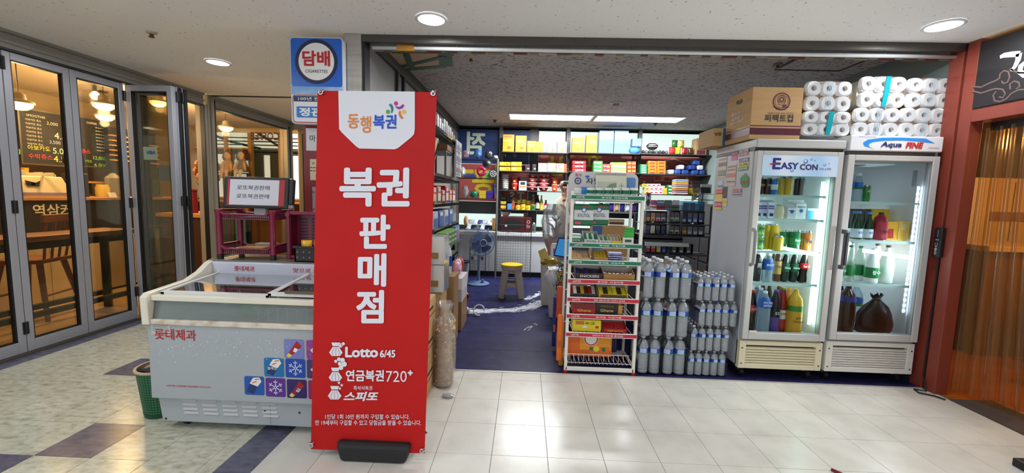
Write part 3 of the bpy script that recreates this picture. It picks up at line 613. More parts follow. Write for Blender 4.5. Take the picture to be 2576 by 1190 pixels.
ob('twigs', mb, C(140, 80, 40), t, kind='stuff'); ob('pot', MB().lathe([(.05, 0), (.07, .14), (.06, .14)], 12), C(90, 60, 40), t)
t = thing('payment_terminal', 'dark payment terminal with tilted screen on cafe counter', 'payment terminal', (-5.65, 6.0, 1.235), rz=.5)
ob('base', MB().box(-.1, .1, -.12, .12, 0, .03), C(60, 60, 60), t, bev=.005)
ob('screen', MB().prism([(-.13, .05), (.13, .05), (.13, .27), (-.13, .27)], .02, .05, 'x'), BLACK, t, bev=.006); ob('stand', MB().box(-.03, .02, -.03, .03, .03, .16), C(60, 60, 60), t)
tag(ob('card_reader', MB().prism([(-.06, 0), (.08, 0), (.08, .03), (-.06, .08)], -.05, .05, 'y'), C(210, 206, 196), loc=(-5.55, 6.35, 1.235), bev=.006), 'small pale card reader beside the payment terminal', 'card reader')
tag(ob('yellow_jar', MB().lathe([(.07, 0), (.075, .12), (.06, .15), (.06, .17)], 16), C(214, 180, 60), loc=(-5.62, 5.25, 1.235), smooth=40), 'yellow jar on the cafe counter seen through third leaf', 'jar')
tag(ob('steel_urn', MB().lathe([(.09, 0), (.09, .26), (.05, .3), (.02, .33)], 16).tube([(.09, 0, .05), (.14, 0, .05), (.14, 0, .02)], .012), C(150, 140, 124, .3), loc=(-5.72, 5.5, 1.235), smooth=40), 'grey water urn on the cafe counter behind the yellow jar', 'urn')
t = thing('espresso_grinder', 'dark espresso grinder on the cafe counter right of the jar', 'grinder', (-5.7, 5.0, 1.235))
ob('body', MB().box(-.09, .09, -.08, .08, 0, .3), C(34, 32, 30), t, bev=.01); ob('hopper', MB().lathe([(.05, .3), (.1, .42), (.1, .5), (.09, .51)], 14), clear('smoke_glass', (120, 110, 96), .6, .3, (60, 50, 40)), t)
for i in range(2): tag(ob('price_card', MB().prism([(-.05, 0), (.05, 0), (.05, .07), (-.05, .07)], -.012, .0, 'x'), C(222, 214, 196), loc=(-5.5, 5.28+.17*i, 1.235), rot=(0, -.4, 0)), 'small white price card on the counter edge, %s' % ('left one' if i == 0 else 'right one'), 'card')
# card sticker on the folded leaf
s = MB().box(.0065, .0085, .135, .28, 1.66, 1.79); ob('sticker', s, C(150, 164, 140), d5); text('VISA', C(40, 70, 150), d5, (.0095, .215, 1.735), .035, bold=.03, shear=.2, **EY)
t = thing('framed_notices', 'blue notice sheets by the cafe counter, behind the folded leaf', 'notice', atx(372, 452, -7.19))
for i in range(3): ob('sheet', MB().box(-.01, 0, -.35+i*.3, -.08+i*.3, 0, .3), C(70, 110, 190), t)  # plain blue sheets
text('수박', C(240, 190, 60), t, (.002, .12, .1), .12, bold=.02, **EY)
lamp('cafe_fill_lamp', 'POINT', (-6.2, 3.6, 2.55), 50, (1, .76, .46), .1)  # fill light added to brighten the cafe; its unseen bulb follows
t = thing('pendant_lamp', 'added bare bulb for the cafe fill light, out of view', 'pendant lamp', (-6.2, 3.6, 2.72), group='warm cafe pendants'); ob('socket', MB().cyl((0, 0, 0), (0, 0, -.06), .02, n=8), BLACK, t); ob('bulb', MB().lathe([(.01, -.06), (.03, -.08), (.03, -.11), (.005, -.13)], 10), WARM, t)
# ================================================================ FREEZER, BANNER, SIGN
FZ = mt('freezer_enamel', (168, 174, 179), .35, var=.03, vscale=3); IVORY = C(228, 222, 204, .35); LOTTE = C(190, 24, 32)
t = thing('ice_cream_freezer', 'white chest freezer for ice cream with sliding glass lids', 'freezer', (-2.07, 2.12, 0))
FW = 1.33
ob('body', MB().box(0, FW, 0, .72, .2, .645), FZ, t, bev=.006)
ob('kick_panel', MB().prism([(.03, .05), (FW-.03, .05), (FW-.01, .2), (.01, .2)], .03, .7, 'y'), FZ, t, bev=.004)
for c in range(5):
    for r_ in range(4): ob('vent_louvre', MB().prism([(.024, 0), (.031, .004), (.031, .012)], .15+c*.115+r_*.004, .235+c*.115+r_*.004, 'x'), C(188, 188, 190), t, loc=(0, 0, .175-r_*.024))
mb = MB()
for x, z in ((.05, .065), (.63, .135), (.83, .135)): mb.cyl((x, .028, z), (x, .034, z), .006, n=8)
ob('screw', mb, BLACK, t)
ob('seam', MB().box(.66, .662, .028, .031, .06, .195), C(150, 150, 152), t)
for x in (.12, FW-.12):
    for y in (.1, .6):
        w = ob('caster', MB().cyl((x-.012, y, .026), (x+.012, y, .026), .026, n=14), BLACK, t, smooth=40); ob('fork', MB().box(x-.02, x+.02, y-.01, y+.03, .03, .055), STEEL, w)
cheek = [(-.02, .63), (-.025, .785), (.0, .805), (.26, .825), (.36, .86), (.43, .905), (.48, .92), (.72, .92), (.72, .63)]
ob('end_cheek', MB().prism(cheek, -.012, .03, 'x'), IVORY, t, bev=.006); ob('end_cheek', MB().prism(cheek, FW-.03, FW+.012, 'x'), IVORY, t, bev=.006)
ob('lower_rail', MB().box(.03, FW-.03, -.012, .02, .63, .66), noisy('stained_rail', [(176, 150, 128), (216, 206, 190), (228, 222, 208)], (12, 12, 12), .45, 5, [.3, .5, .7]), t, bev=.005)
ob('upper_rail', MB().box(.03, FW-.03, -.0, .05, .762, .79), IVORY, t, bev=.004)
FROST = clear('frosted_pane', (224, 230, 228), .6, .2, (200, 206, 202), .2)
ob('front_glass', MB().prism([(.005, .66), (.012, .66), (.03, .762), (.023, .762)], .03, FW-.03, 'x'), FROST, t)
LID = clear('lid_glass', (220, 228, 230), .9, .14, (200, 206, 210), .04)
for k, (a, b, dz) in enumerate(((.05, .67, 0), (.66, FW-.05, .012))):
    l = ob('sliding_lid', MB().prism([(.06, .795+dz), (.06, .802+dz), (.46, .832+dz), (.46, .825+dz)], a, b, 'x'), LID, t)
    ob('lid_frame', MB().prism([(.04, .786+dz), (.04, .804+dz), (.07, .806+dz), (.07, .788+dz)], a, b, 'x').prism([(.04, .786+dz), (.04, .806+dz), (.46, .838+dz), (.46, .818+dz)], a, a+.022, 'x').prism([(.04, .786+dz), (.04, .806+dz), (.46, .838+dz), (.46, .818+dz)], b-.022, b, 'x'), C(214, 214, 212, .35), l, bev=.002)
    if k == 1: ob('lid_handle', MB().box(a+.1, a+.26, .03, .055, .806+dz, .818+dz), C(96, 80, 62), l, bev=.004)
ob('back_wall', MB().box(.03, FW-.03, .66, .72, .64, .8), FZ, t)
# header light box and top deck
ob('header_box', MB().prism([(.455, .82), (.445, .905), (.47, .912), (.72, .912), (.72, .8)], .03, FW-.03, 'x'), C(214, 218, 232, .35), t, bev=.004)
ob('top_deck', MB().box(.0, FW, .46, .72, .912, .92), mt('deck', (116, 108, 100), .35, var=.2), t)
text('롯데제과', LOTTE, t, (.245, .449, .868), .034, .135, bold=.012, shear=.12, lift=.004); text('맛으로 보답하는  롯데', LOTTE, t, (.77, .449, .868), .03, .4, bold=.008, shear=.12, lift=.004)
text('롯데제과', LOTTE, t, (.16, 0, .575), .062, .235, bold=.02, lift=.002)
text('LOTTE CONFECTIONERY CO.,LTD', LOTTE, t, (.22, 0, .278), .011, .25, bold=.012, lift=.002)
p = PL((0, -.002, 0)); mb = MB(); p.rect(mb, .025, .135, .57, .64, 0); 
for i in range(4): p.rect(mb, .035, .125-.01*(i % 2), .625-i*.011, .628-i*.011, 1, .0004)
p.rect(mb, .05, .12, .577, .583, 2, .0004); ob('rating_sticker', mb, [C(186, 188, 186), C(110, 110, 112), C(90, 30, 30)], t)
sq = [(.86, .52, (120, 128, 190)), (.985, .52, (150, 60, 150)), (.745, .41, (20, 110, 170)), (.865, .41, (24, 70, 170)), (.985, .41, (70, 54, 110)), (.63, .3, (20, 84, 170)), (.75, .295, (92, 40, 140)), (.87, .292, (46, 30, 100)), (.99, .29, (150, 30, 90)), (1.1, .5, (30, 60, 160)), (1.11, .4, (120, 40, 120)), (1.11, .288, (30, 100, 160))]
for i, (x, z, c) in enumerate(sq):
    x -= .09; z -= .055; mb = MB(); p = PL((x, -.0015, z)); p.rect(mb, 0, .112, 0, .108, 0, 0, .01); u, v = .056, .054
    if i in (3, 6):      # snowflakes
        for a in range(6):
            d = Vector((math.cos(a*PI/3+PI/6), math.sin(a*PI/3+PI/6))); n = Vector((-d.y, d.x)); c0 = Vector((u, v))
            p.stroke(mb, [tuple(c0), tuple(c0+d*.042)], .005, 1, .0004)
            for s in (-1, 1): p.stroke(mb, [tuple(c0+d*.024), tuple(c0+d*.034+n*.011*s)], .004, 1, .0004)
        cols = [C(*c), C(214, 220, 240)]
    elif i in (0, 7):    # cone / bar wrappers
        p.poly(mb, [(.012, .012), (.03, .004), (.1, .07), (.072, .1)], 1, .0004); p.poly(mb, [(.012, .012), (.03, .004), (.045, .018), (.025, .03)], 2, .0008)
        p.poly(mb, [(.05, .04), (.065, .034), (.08, .052), (.06, .062)], 3, .0008); cols = [C(*c), C(170, 24, 36), C(226, 206, 90), C(238, 238, 240)]
    elif i in (5, 2):    # cup of ice cream / carton
        p.poly(mb, [(.012, .02), (.05, .004), (.075, .05), (.03, .066)], 1, .0004); p.poly(mb, [(.03, .066), (.075, .05), (.098, .08), (.085, .104), (.05, .1)], 2, .0008); p.stroke(mb, [(.045, .07), (.07, .08), (.06, .09), (.085, .095)], .005, 3, .0012); cols = [C(*c), C(20, 50, 110), C(236, 232, 224), C(190, 70, 60)]
    else:
        p.poly(mb, [(.02, .05), (.06, .09), (.1, .05), (.06, .01)], 1, .0004); p.poly(mb, [(.035, .05), (.06, .075), (.085, .05), (.06, .03)], 2, .0008); cols = [C(*c), C(226, 222, 196), C(60, 44, 40)]
    if i == 7: text('스또', C(40, 60, 140), t, (x+.05, -.0025, z+.045), .022, bold=.02, R=(.75, 0, .66), U=(-.66, 0, .75))
    if i == 2: text('설레임', WHITE, t, (x+.045, -.0025, z+.05), .018, bold=.01)
    ob('print_square', mb, cols, t)
# ice cream inside the cabinet
ob('inner_well', MB().box(.04, FW-.04, .06, .68, .58, .585).box(.04, FW-.04, .06, .66, .25, .585), C(150, 156, 158), t)
FRH = .645
def novelty(x, y, c, label, rot):
    tag(ob('ice_cream_pack', MB().pouch(.16, .05, .09, int(x*99)), C(*c, .3), loc=(-2.07+x, 2.12+y, .676), rot=(-1.3, 0, rot), smooth=True), label, 'ice cream', 'ice cream in the freezer')
novelty(.5, .1, (60, 170, 60), 'green ice cream pack behind the frosted freezer front', .1); novelty(.98, .12, (226, 206, 60), 'yellow ice cream pack behind the frosted freezer front', -.1); novelty(.86, .25, (190, 60, 50), 'red ice cream pack under the right glass lid', .6); novelty(1.15, .28, (90, 60, 40), 'brown ice cream pack under the right glass lid', .2); novelty(.3, .3, (200, 200, 205), 'silver ice cream pack under the left glass lid', .5); novelty(.5, .38, (70, 150, 90), 'dull green ice cream pack under the left glass lid', -.4)
bk = thing('freezer_basket', 'white wire divider basket inside the chest freezer', 'basket', (-1.5, 2.2, .648))
for i in range(9): ob('wire', MB().tube([(.03+i*.055, -.03, .0), (.03+i*.055, -.035, .08)], .003, 5), C(214, 216, 218), bk)
ob('rim_wire', MB().tube([(0, -.035, .08), (.5, -.035, .08), (.5, .3, .08), (0, .3, .08), (0, -.035, .08)], .004, 5).tube([(0, -.03, .003), (.5, -.03, .003), (.5, .3, .003), (0, .3, .003), (0, -.03, .003)], .003, 5), C(214, 216, 218), bk)
# water droplets/frost flecks on the enamel
mb = MB(); r = random.Random(2)
for i in range(150):
    x = .05+r.random()*.9; z = .5+r.gauss(0, .035)-.06*abs(x-.5)+.02; s = r.uniform(.001, .0028); mb.blob((x, -.001, z), (s, s*.5, s*1.2), 5, 3, 0)
ob('frost_droplets', mb, C(240, 244, 248, .2), t, kind='stuff')
# ---------------------------------------------------------------- things on the freezer
MAG = C(122, 16, 54, .28); MAG2 = C(96, 12, 44, .3)
DK = .92
t = thing('plastic_rack', 'two-tier magenta plastic rack standing on the freezer', 'rack', (-1.845, 2.725, DK))
RW, RD = .18, .1
for sx in (-1, 1):
    for sy in (-1, 1): ob('leg', MB().lathe([(.018, .03), (.02, .035), (.018, .04), (.019, .3), (.024, .315), (.024, .33)], 12, (sx*RW, sy*RD, 0)), MAG, t, smooth=40); ob('foot', MB().cyl((sx*RW, sy*RD, 0), (sx*RW, sy*RD, .03), .019, n=12), BLACK, t)
def tray(z, nm):
    tr_ = ob(nm, MB().box(-RW, RW, -RD, RD, z, z+.006), MAG, t)
    mb = MB()
    for s in (-1, 1):
        mb.prism([(-RW-.02, z+.055), (-RW, z+.055), (-RW+.03, z+.03), (RW-.03, z+.03), (RW, z+.055), (RW+.02, z+.055), (RW+.02, z+.066), (RW-.01, z+.066), (RW-.045, z+.04), (-RW+.045, z+.04), (-RW+.01, z+.066), (-RW-.02, z+.066)], s*RD-.008 if s > 0 else s*RD-.012, s*RD+.012 if s > 0 else s*RD+.008, 'y')
    mb.box(-RW-.012, -RW+.008, -RD, RD, z+.05, z+.066); mb.box(RW-.008, RW+.012, -RD, RD, z+.05, z+.066)
    ob('rim', mb, MAG, tr_, bev=.003)
    mb = MB()
    for i in range(26):
        x = -RW+.015+i*.0133
        for s in (-1, 1): mb.box(x, x+.007, s*RD-.002, s*RD+.002, z+.004, z+.034)
    for i in range(13):
        y = -RD+.012+i*.0143
        for s in (-1, 1): mb.box(s*RW-.002, s*RW+.002, y, y+.007, z+.004, z+.052)
    ob('slotted_side', mb, MAG2, tr_, kind='stuff')
tray(.035, 'lower_tray'); tray(.265, 'upper_tray')
t = thing('cardboard_tray_box', 'small flat tan box lying in the lower tray of the rack', 'box', (-1.84, 2.69, DK+.042))
ob('carton', MB().box(-.09, .09, -.05, .05, 0, .035), C(190, 140, 78, .7), t, bev=.002); ob('label_patch', MB().box(.06, .08, -.052, -.05, .008, .026), C(60, 40, 30), t)
tag(ob('grey_flat_box', MB().box(-.07, .07, -.03, .03, 0, .05), C(140, 124, 112), loc=(-1.8, 2.775, DK+.044), bev=.002), 'grey box behind the tan box in the rack tray', 'box')
t = thing('pos_monitor', 'black touchscreen monitor with printed white sheet taped on, on the rack', 'monitor', (-1.815, 2.7, DK+.274), rot=(0, 0, .06)); MZ = .064
m = ob('back_shell', MB().prism([(-.0, MZ+.005), (.03, MZ+.205), (.075, MZ+.21), (.06, MZ)], -.215, .21, 'x'), C(216, 214, 208), t, bev=.008)
Um = Vector((0, .15, 1)).normalized()
def mbox(u0, u1, v0, v1, l0, l1):
    q = PL((0, 0, MZ), (1, 0, 0), Um); vs = [q.p(u, v, l) for l in (l1, l0) for u, v in ((u0, v0), (u1, v0), (u1, v1), (u0, v1))]; return MB().add(vs, [(0, 1, 2, 3), (7, 6, 5, 4), (0, 4, 5, 1), (1, 5, 6, 2), (2, 6, 7, 3), (3, 7, 4, 0)])
ob('bezel', mbox(-.215, .21, 0, .212, 0, .018), BLACK, t, bev=.006); ob('screen_surround', mbox(-.192, .187, .018, .194, .018, .0192), C(176, 30, 36), t)
sh = ob('paper_sheet', mbox(-.175, .15, .02, .192, .02, .0208), C(212, 214, 224, .8), t); q = PL((0, 0, MZ), (1, 0, 0), Um)
for k in range(2): text('로또복권판매', INK, sh, q.p(-.02, .138-k*.058, .021), .03, .215, U=Um)
ob('side_grip', mbox(.21, .236, .03, .205, -.03, .012), BLACK, t, bev=.005)
ob('stand_neck', MB().box(-.04, .04, .03, .06, 0, .1), C(190, 190, 194), t, bev=.004); ob('stand_base', MB().box(-.1, .1, -.03, .09, 0, .008), C(150, 150, 156), t, bev=.003)
# basket standing on its side
t = thing('plastic_basket', 'magenta perforated basket standing on edge beside the rack', 'basket', (-1.6, 2.7, DK+.003), rz=.08)
W2, H2, D2 = .25, .31, .09
ob('basket_floor', MB().box(0, W2, D2, D2+.006, .01, H2), MAG, t)
mb = MB(); 
for i in range(5):
    for j in range(11): mb.box(.03+i*.012, .038+i*.012, D2-.003, D2, .04+j*.022, .052+j*.022); mb.box(.115+i*.022, .13+i*.022, D2-.003, D2, .04+j*.022, .052+j*.022)
ob('vent_hole', mb, C(40, 14, 24), t, kind='stuff')
ob('side_wall', MB().box(0, W2, 0, D2, 0, .012).box(0, W2, 0, D2, H2-.012, H2).box(0, .012, 0, D2, 0, H2).box(W2-.012, W2, 0, D2, 0, H2), MAG, t, bev=.003)
ob('rim', MB().frame(-.012, W2+.012, -.0, H2+.012, -.012, .004, .022), MAG, t, bev=.004)
for c in ((-.0, .012), (-.0, H2-.01), (W2, H2-.01)): ob('corner_post', MB().cyl((c[0], -.02, c[1]), (c[0], D2, c[1]), .016, n=10), MAG, t, smooth=40)
# black crate with snacks
t = thing('black_crate', 'small black perforated crate on the freezer by the banner', 'crate', (-1.36, 2.63, DK+.001))
D = .042
ob('crate_wall', MB().box(-.14, .14, -D, -D+.006, .001, .1).box(-.14, .14, D-.006, D, .001, .1).box(-.14, -.132, -D, D, .001, .1).box(.132, .14, -D, D, .001, .1).box(-.14, .14, -D, D, .001, .006), BLACK, t)
ob('crate_rim', MB().box(-.15, .15, -D-.008, -D+.006, .09, .104).box(-.15, .15, D-.006, D+.008, .09, .104).box(-.15, -.13, -D, D, .09, .104).box(.13, .15, -D, D, .09, .104), BLACK, t, bev=.003)
mb = MB()
for i in range(7):
    for j in range(2): mb.cyl((-.12+i*.04, -D-.0015, .03+j*.035), (-.12+i*.04, -D, .03+j*.035), .006, n=8)
ob('hole', mb, C(150, 110, 60), t)
for i in range(3): tag(ob('snack_pack', MB().pouch(.072, .035, .12, i), [C(222, 170, 30, .25), C(206, 120, 50, .25), C(190, 150, 110, .25)][i], loc=(-1.44+.078*i, 2.63, DK+.02), rot=(0, .05*i, .05), smooth=True), '%s snack pack in the black crate' % ('yellow', 'orange', 'tan')[i], 'snack', 'snacks in the black crate')
# green gingham bin
GING = mt('gingham', (24, 92, 60)); nt = GING.node_tree; tc = nt.nodes.new('ShaderNodeTexCoord'); b = nt.nodes['Principled BSDF']
sx = nt.nodes.new('ShaderNodeSeparateXYZ'); nt.links.new(tc.outputs['Object'], sx.inputs[0])
at2 = nt.nodes.new('ShaderNodeMath'); at2.operation = 'ARCTAN2'; nt.links.new(sx.outputs[0], at2.inputs[0]); nt.links.new(sx.outputs[1], at2.inputs[1])
def _sq(src, f):
    a = nt.nodes.new('ShaderNodeMath'); a.operation = 'MULTIPLY'; a.inputs[1].default_value = f; nt.links.new(src, a.inputs[0])
    c = nt.nodes.new('ShaderNodeMath'); c.operation = 'FRACT'; nt.links.new(a.outputs[0], c.inputs[0]); g = nt.nodes.new('ShaderNodeMath'); g.operation = 'GREATER_THAN'; g.inputs[1].default_value = .5; nt.links.new(c.outputs[0], g.inputs[0]); return g.outputs[0]
ad = nt.nodes.new('ShaderNodeMath'); ad.operation = 'ADD'; nt.links.new(_sq(at2.outputs[0], 44/6.283), ad.inputs[0]); nt.links.new(_sq(sx.outputs[2], 62), ad.inputs[1])
cr = nt.nodes.new('ShaderNodeValToRGB'); cr.color_ramp.interpolation = 'CONSTANT'; cr.color_ramp.elements[0].color = rgb((60, 120, 74)); cr.color_ramp.elements[1].color = rgb((14, 62, 44)); cr.color_ramp.elements[1].position = .75; e_ = cr.color_ramp.elements.new(.3); e_.color = rgb((30, 92, 60))
dv = nt.nodes.new('ShaderNodeMath'); dv.operation = 'MULTIPLY'; dv.inputs[1].default_value = .5; nt.links.new(ad.outputs[0], dv.inputs[0]); nt.links.new(dv.outputs[0], cr.inputs[0]); nt.links.new(cr.outputs[0], b.inputs['Base Color'])
t = thing('waste_bin', 'green gingham waste bin beside the freezer', 'bin', (-2.2, 2.33, 0))
ob('bin_body', MB().lathe([(.09, .0), (.094, .02), (.12, .29), (.114, .29), (.088, .02)], 32), GING, t, smooth=40)
ob('bin_rim', MB().lathe([(.12, .285), (.128, .29), (.128, .3), (.114, .3), (.112, .285)], 32, caps=False), C(188, 166, 140), t, smooth=40)
ob('base_band', MB().lathe([(.0905, .0), (.0955, .022), (.0965, .03)], 32, caps=False), C(14, 74, 48), t, smooth=True)
ob('bin_liner', MB().blob((0, 0, .29), (.105, .105, .03), 16, 6, .2, seed=5), C(60, 58, 62, .3), t, smooth=True)
ob('waste_paper', MB().blob((.02, 0, .31), (.06, .05, .03), 8, 5, .3, seed=8), C(210, 204, 190), t)
# ---------------------------------------------------------------- red lottery banner
t = thing('lottery_banner', 'tall red lottery banner stand with white Korean lettering', 'banner', (-.755, 2.02, 0), rot=(-.0, 0, 0))
def BZ(v): return Vector((0, .05*(v-.9), 0))      # slight backward lean
Bn = Vector((0, .05, 1)).normalized()
pl = PL((-.015, -.045+.0, .0), (1, 0, 0), (0, .05, 1)); SK = .0125
# outline in (u,v): banner 0.6 wide, 1.82 high, from v=.05 to 1.885
def buv(px, py):
    # pixel on the leaning sheet -> local (u, v)
    d = _ray(px, py); O0 = Vector((-.755, 2.02, 0))+pl.O; n = pl.N; tt = (O0-_O).dot(n)/d.dot(n); q = _O+d*tt-O0; return q.x, q.z
bc = [buv(799, 228), buv(1099, 232), buv(1068, 1141), buv(782, 1130)]
n = 14; vs = []
for j in range(n+1):
    f = j/n
    for i in range(9):
        g = i/8; a = [bc[0][k]*(1-g)+bc[1][k]*g for k in (0, 1)]; b2 = [bc[3][k]*(1-g)+bc[2][k]*g for k in (0, 1)]
        u = a[0]*(1-f)+b2[0]*f; v = a[1]*(1-f)+b2[1]*f; wv = .004*math.sin(g*9+f*5)*(1-abs(2*f-1))*.5
        vs.append(pl.p(u, v, wv-.0))
m_ = len(vs); mb = MB(); fs = [(j*9+i, (j+1)*9+i, (j+1)*9+i+1, j*9+i+1) for j in range(n) for i in range(8)]
mb.add(vs, fs); mb.add([Vector(v)-pl.N*.003 for v in vs], [tuple(reversed(f)) for f in fs]); 
BAN = noisy('red_vinyl', [(176, 14, 14), (190, 20, 18), (198, 26, 22)], (3, 3, 3), .5, 2, spec=.25)
ob('vinyl_sheet', mb, BAN, t, smooth=True)
BW = C(228, 228, 238, .45)
def bpoly(pts, m=BW, l=.004, nm='print_panel'):
    mb = MB(); pl.poly(mb, [buv(*q) for q in pts], 0, l); return ob(nm, mb, m, t)
sh = [(852, 229), (1044, 231), (1044, 325), (1042, 338), (1036, 345), (1003, 372), (994, 376), (905, 374), (897, 369), (860, 333), (854, 325)]
bpoly(list(reversed(sh)))
def btext(body, px, py, wpx, hpx, m=BW, bold=.03, shear=0, name='lettering'):
    u0, v0 = buv(px-wpx/2, py); u1, v1 = buv(px+wpx/2, py); a, b3 = buv(px, py-hpx/2)[1], buv(px, py+hpx/2)[1]; u, v = buv(px, py)
    return text(body, m, t, pl.p(u, v, .005), (a-b3), abs(u1-u0), R=(pl.R+Vector((0, 0, (v1-v0)/(u1-u0)))).normalized(), U=pl.U.normalized(), bold=bold, shear=shear, name=name, res=3, lift=.001)
OR = C(226, 132, 40); BL = C(24, 80, 200)
btext('동', 890, 306, 29, 36, OR, .02); btext('행', 921, 314, 27, 42, OR, .02); btext('복권', 969, 307, 59, 36, BL, .03)
def bstroke(pts, w, m, l=.006):
    mb = MB(); pl.stroke(mb, [buv(*q) for q in pts], w, 0, l); ob('logo_stroke', mb, m, t)
def bdisc(px, py, rpx, m, l=.006):
    mb = MB(); u, v = buv(px, py); pl.disc(mb, u, v, rpx*.00202, 0, l); ob('logo_dot', mb, m, t)
bstroke([(981, 263), (986, 268), (988, 276), (986, 285)], [.012, .014, .012, .006], C(20, 130, 140)); bstroke([(996, 269), (1004, 273), (1012, 270), (1016, 264)], [.006, .012, .014, .01], C(150, 40, 150)); bstroke([(1007, 279), (1006, 286), (1009, 294), (1014, 299)], [.006, .012, .013, .01], C(226, 120, 30))
bdisc(977, 282, 5.2, C(90, 170, 40)); bdisc(997, 261, 5.2, C(196, 40, 130)); bdisc(1017, 282, 5.2, C(236, 190, 50))
for body, px, py, w, h in (('복', 901, 471, 92, 98), ('권', 990, 471, 84, 98), ('판', 944, 583, 78, 86), ('매', 937, 679, 72, 84), ('점', 932, 771, 70, 84)): btext(body, px, py, w, h, BW, .034)
btext('Lotto', 911, 885, 83, 27, BW, .04); btext('6/45', 976, 889, 39, 19, BW, .03)
btext('연금복권', 919, 944, 96, 29, BW, .03); btext('720', 998, 946, 52, 28, BW, .0); btext('+', 1033, 937, 13, 13, BW, .06)
btext('즉석식복권', 914, 975, 47, 11, BW, .01); btext('스피또', 909, 996, 88, 24, BW, .04, .25)
btext('1인당 1회 10만 원까지 구입할 수 있습니다.', 925, 1047, 212, 12.5, BW, .012); btext('만 19세부터 구입할 수 있고 당첨금을 받을 수 있습니다.', 927, 1062, 266, 13, BW, .012)
def pouch(cx, cy):
    k = 1.0; f = lambda q: [(cx+a*k, cy+b*k) for a, b in q]
    mb = MB(); pl.poly(mb, [buv(*q) for q in reversed(f([(-8, -6), (8, -6), (17, 8), (10, 17), (-10, 17), (-17, 8)]))], 0, .005); pl.poly(mb, [buv(*q) for q in reversed(f([(-11, -17), (11, -17), (8, -8), (-8, -8)]))], 0, .005)
    for a in (-6, 0, 6): pl.stroke(mb, [buv(*q) for q in f([(a*.7, -4), (a*1.6, 8), (a, 16)])], .0016, 1, .0062)
    ob('pouch_icon', mb, [BW, BAN], t)
pouch(846, 878); pouch(845, 941); pouch(843, 987)
for x, y, r_ in ((858, 868, 6), (865, 864, 4), (846, 908, 4), (854, 903, 5), (863, 905, 6), (856, 914, 5), (867, 915, 7), (859, 924, 6)): bdisc(x, y, r_, BW)
bdisc(858, 868, 4.4, BAN, .0075); bdisc(858, 868, 3.6, BW, .009)
for x, y in ((854, 962), (861, 968), (856, 976)): 
    mb = MB(); pl.poly(mb, [buv(x+(4.5 if i % 2 == 0 else 2)*math.sin(i*PI/5), y-(4.5 if i % 2 == 0 else 2)*math.cos(i*PI/5)) for i in range(9, -1, -1)], 0, .006); ob('star_icon', mb, BW, t)
for px, py in ((808, 233), (1090, 236), (784, 1119), (1062, 1133)):
    u, v = buv(px, py); c = pl.p(u, v, .003); g = ob('grommet', MB().lathe([(.007, 0), (.012, .0), (.014, .003), (.012, .006), (.007, .005)], 16, caps=False), CHROME, t, loc=c, rot=(PI/2-.05, 0, 0), smooth=True)
    ob('hook', MB().tube([(-.012, .01, -.01), (0, 0, .008), (.006, .006, .012), (.012, .016, .0)], .003, 6), CHROME, g)
# support frame behind the sheet
for s in (-1, 1): ob('support_arm', MB().tube([(0, .05, .13), (.0, .06, .6), (s*.28, .07, 1.8)], .006, 6).tube([(0, .05, .3), (s*.27, .01, .12)], .005, 6), C(60, 60, 64), t)
ob('pole', MB().cyl((0, .06, .05), (0, .06, .9), .012, n=10), C(60, 60, 64), t, smooth=40)
ob('base', MB().prism([(-.16, 0), (.18, 0), (.205, .1), (-.185, .1)], -.085, .12, 'y'), C(30, 30, 34, .6), t, bev=.02)
# ---------------------------------------------------------------- cigarette sign
t = thing('cigarette_sign', 'blue hanging cigarette sign with round white emblem', 'sign', (-1.55, 3.02, 1.88))
mb = MB(); p = PL((0, .0, 0)); pts = []
R = .025; w, z0, z1 = .195, 0, .615
for cx, cz, a0 in ((w-R, z0+R, -90), (w-R, z1-R, 0), (-w+R, z1-R, 90), (-w+R, z0+R, 180)):
    for i in range(5): a = math.radians(a0+22.5*i); pts.append((cx+R*math.cos(a), cz+R*math.sin(a)))
mb.prism(pts, 0, .05, 'y'); ob('sign_body', mb, C(200, 206, 214, .35), t)
SB = mt('sign_blue', (24, 96, 196), .3)
GRAD = noisy('sky_print', [(40, 110, 196), (120, 170, 220), (214, 226, 240)], (6, 6, 10), .35, 3)
mb = MB(); p = PL((0, -.002, 0)); p.rect(mb, -w+.006, w-.006, .265, z1-.006, 0, 0, .02); p.rect(mb, -w+.006, w-.006, .215, .268, 1, .0004); ob('sky_print', mb, [SB, GRAD], t)
cz = .445; mb = MB(); p.disc(mb, 0, cz, .158, 0, .001, 40); p.disc(mb, .0, cz, .132, 1, .0016, 40); ob('round_emblem', mb, [C(22, 34, 74), C(230, 230, 228)], t)
text('담배', C(186, 24, 34), t, (0, -.002, cz+.022), .11, .205, bold=.032, lift=.003); text('CIGARETTES', C(20, 20, 22), t, (0, -.002, cz-.068), .022, .165, bold=.0, lift=.003)
mb = MB(); p.rect(mb, -w+.012, w-.012, .008, .208, 0, .0006, .02); p.rect(mb, -w+.018, w-.018, .014, .202, 1, .0012, .018); p.rect(mb, -w+.02, w-.018, .16, .2, 2, .0018); p.rect(mb, -.155, .16, .045, .125, 3, .0018, .01); ob('lower_print', mb, [C(180, 40, 56), C(226, 228, 230), C(30, 40, 90), C(36, 120, 210)], t)
text('100년 전통', WHITE, t, (-.04, -.0045, .18), .026, .2, bold=.012); text('정관장', WHITE, t, (-.0, -.0045, .085), .062, .27, bold=.04)
ob('wall_bracket', MB().box(.165, .19, .05, .062, .1, .5), STEEL, t)
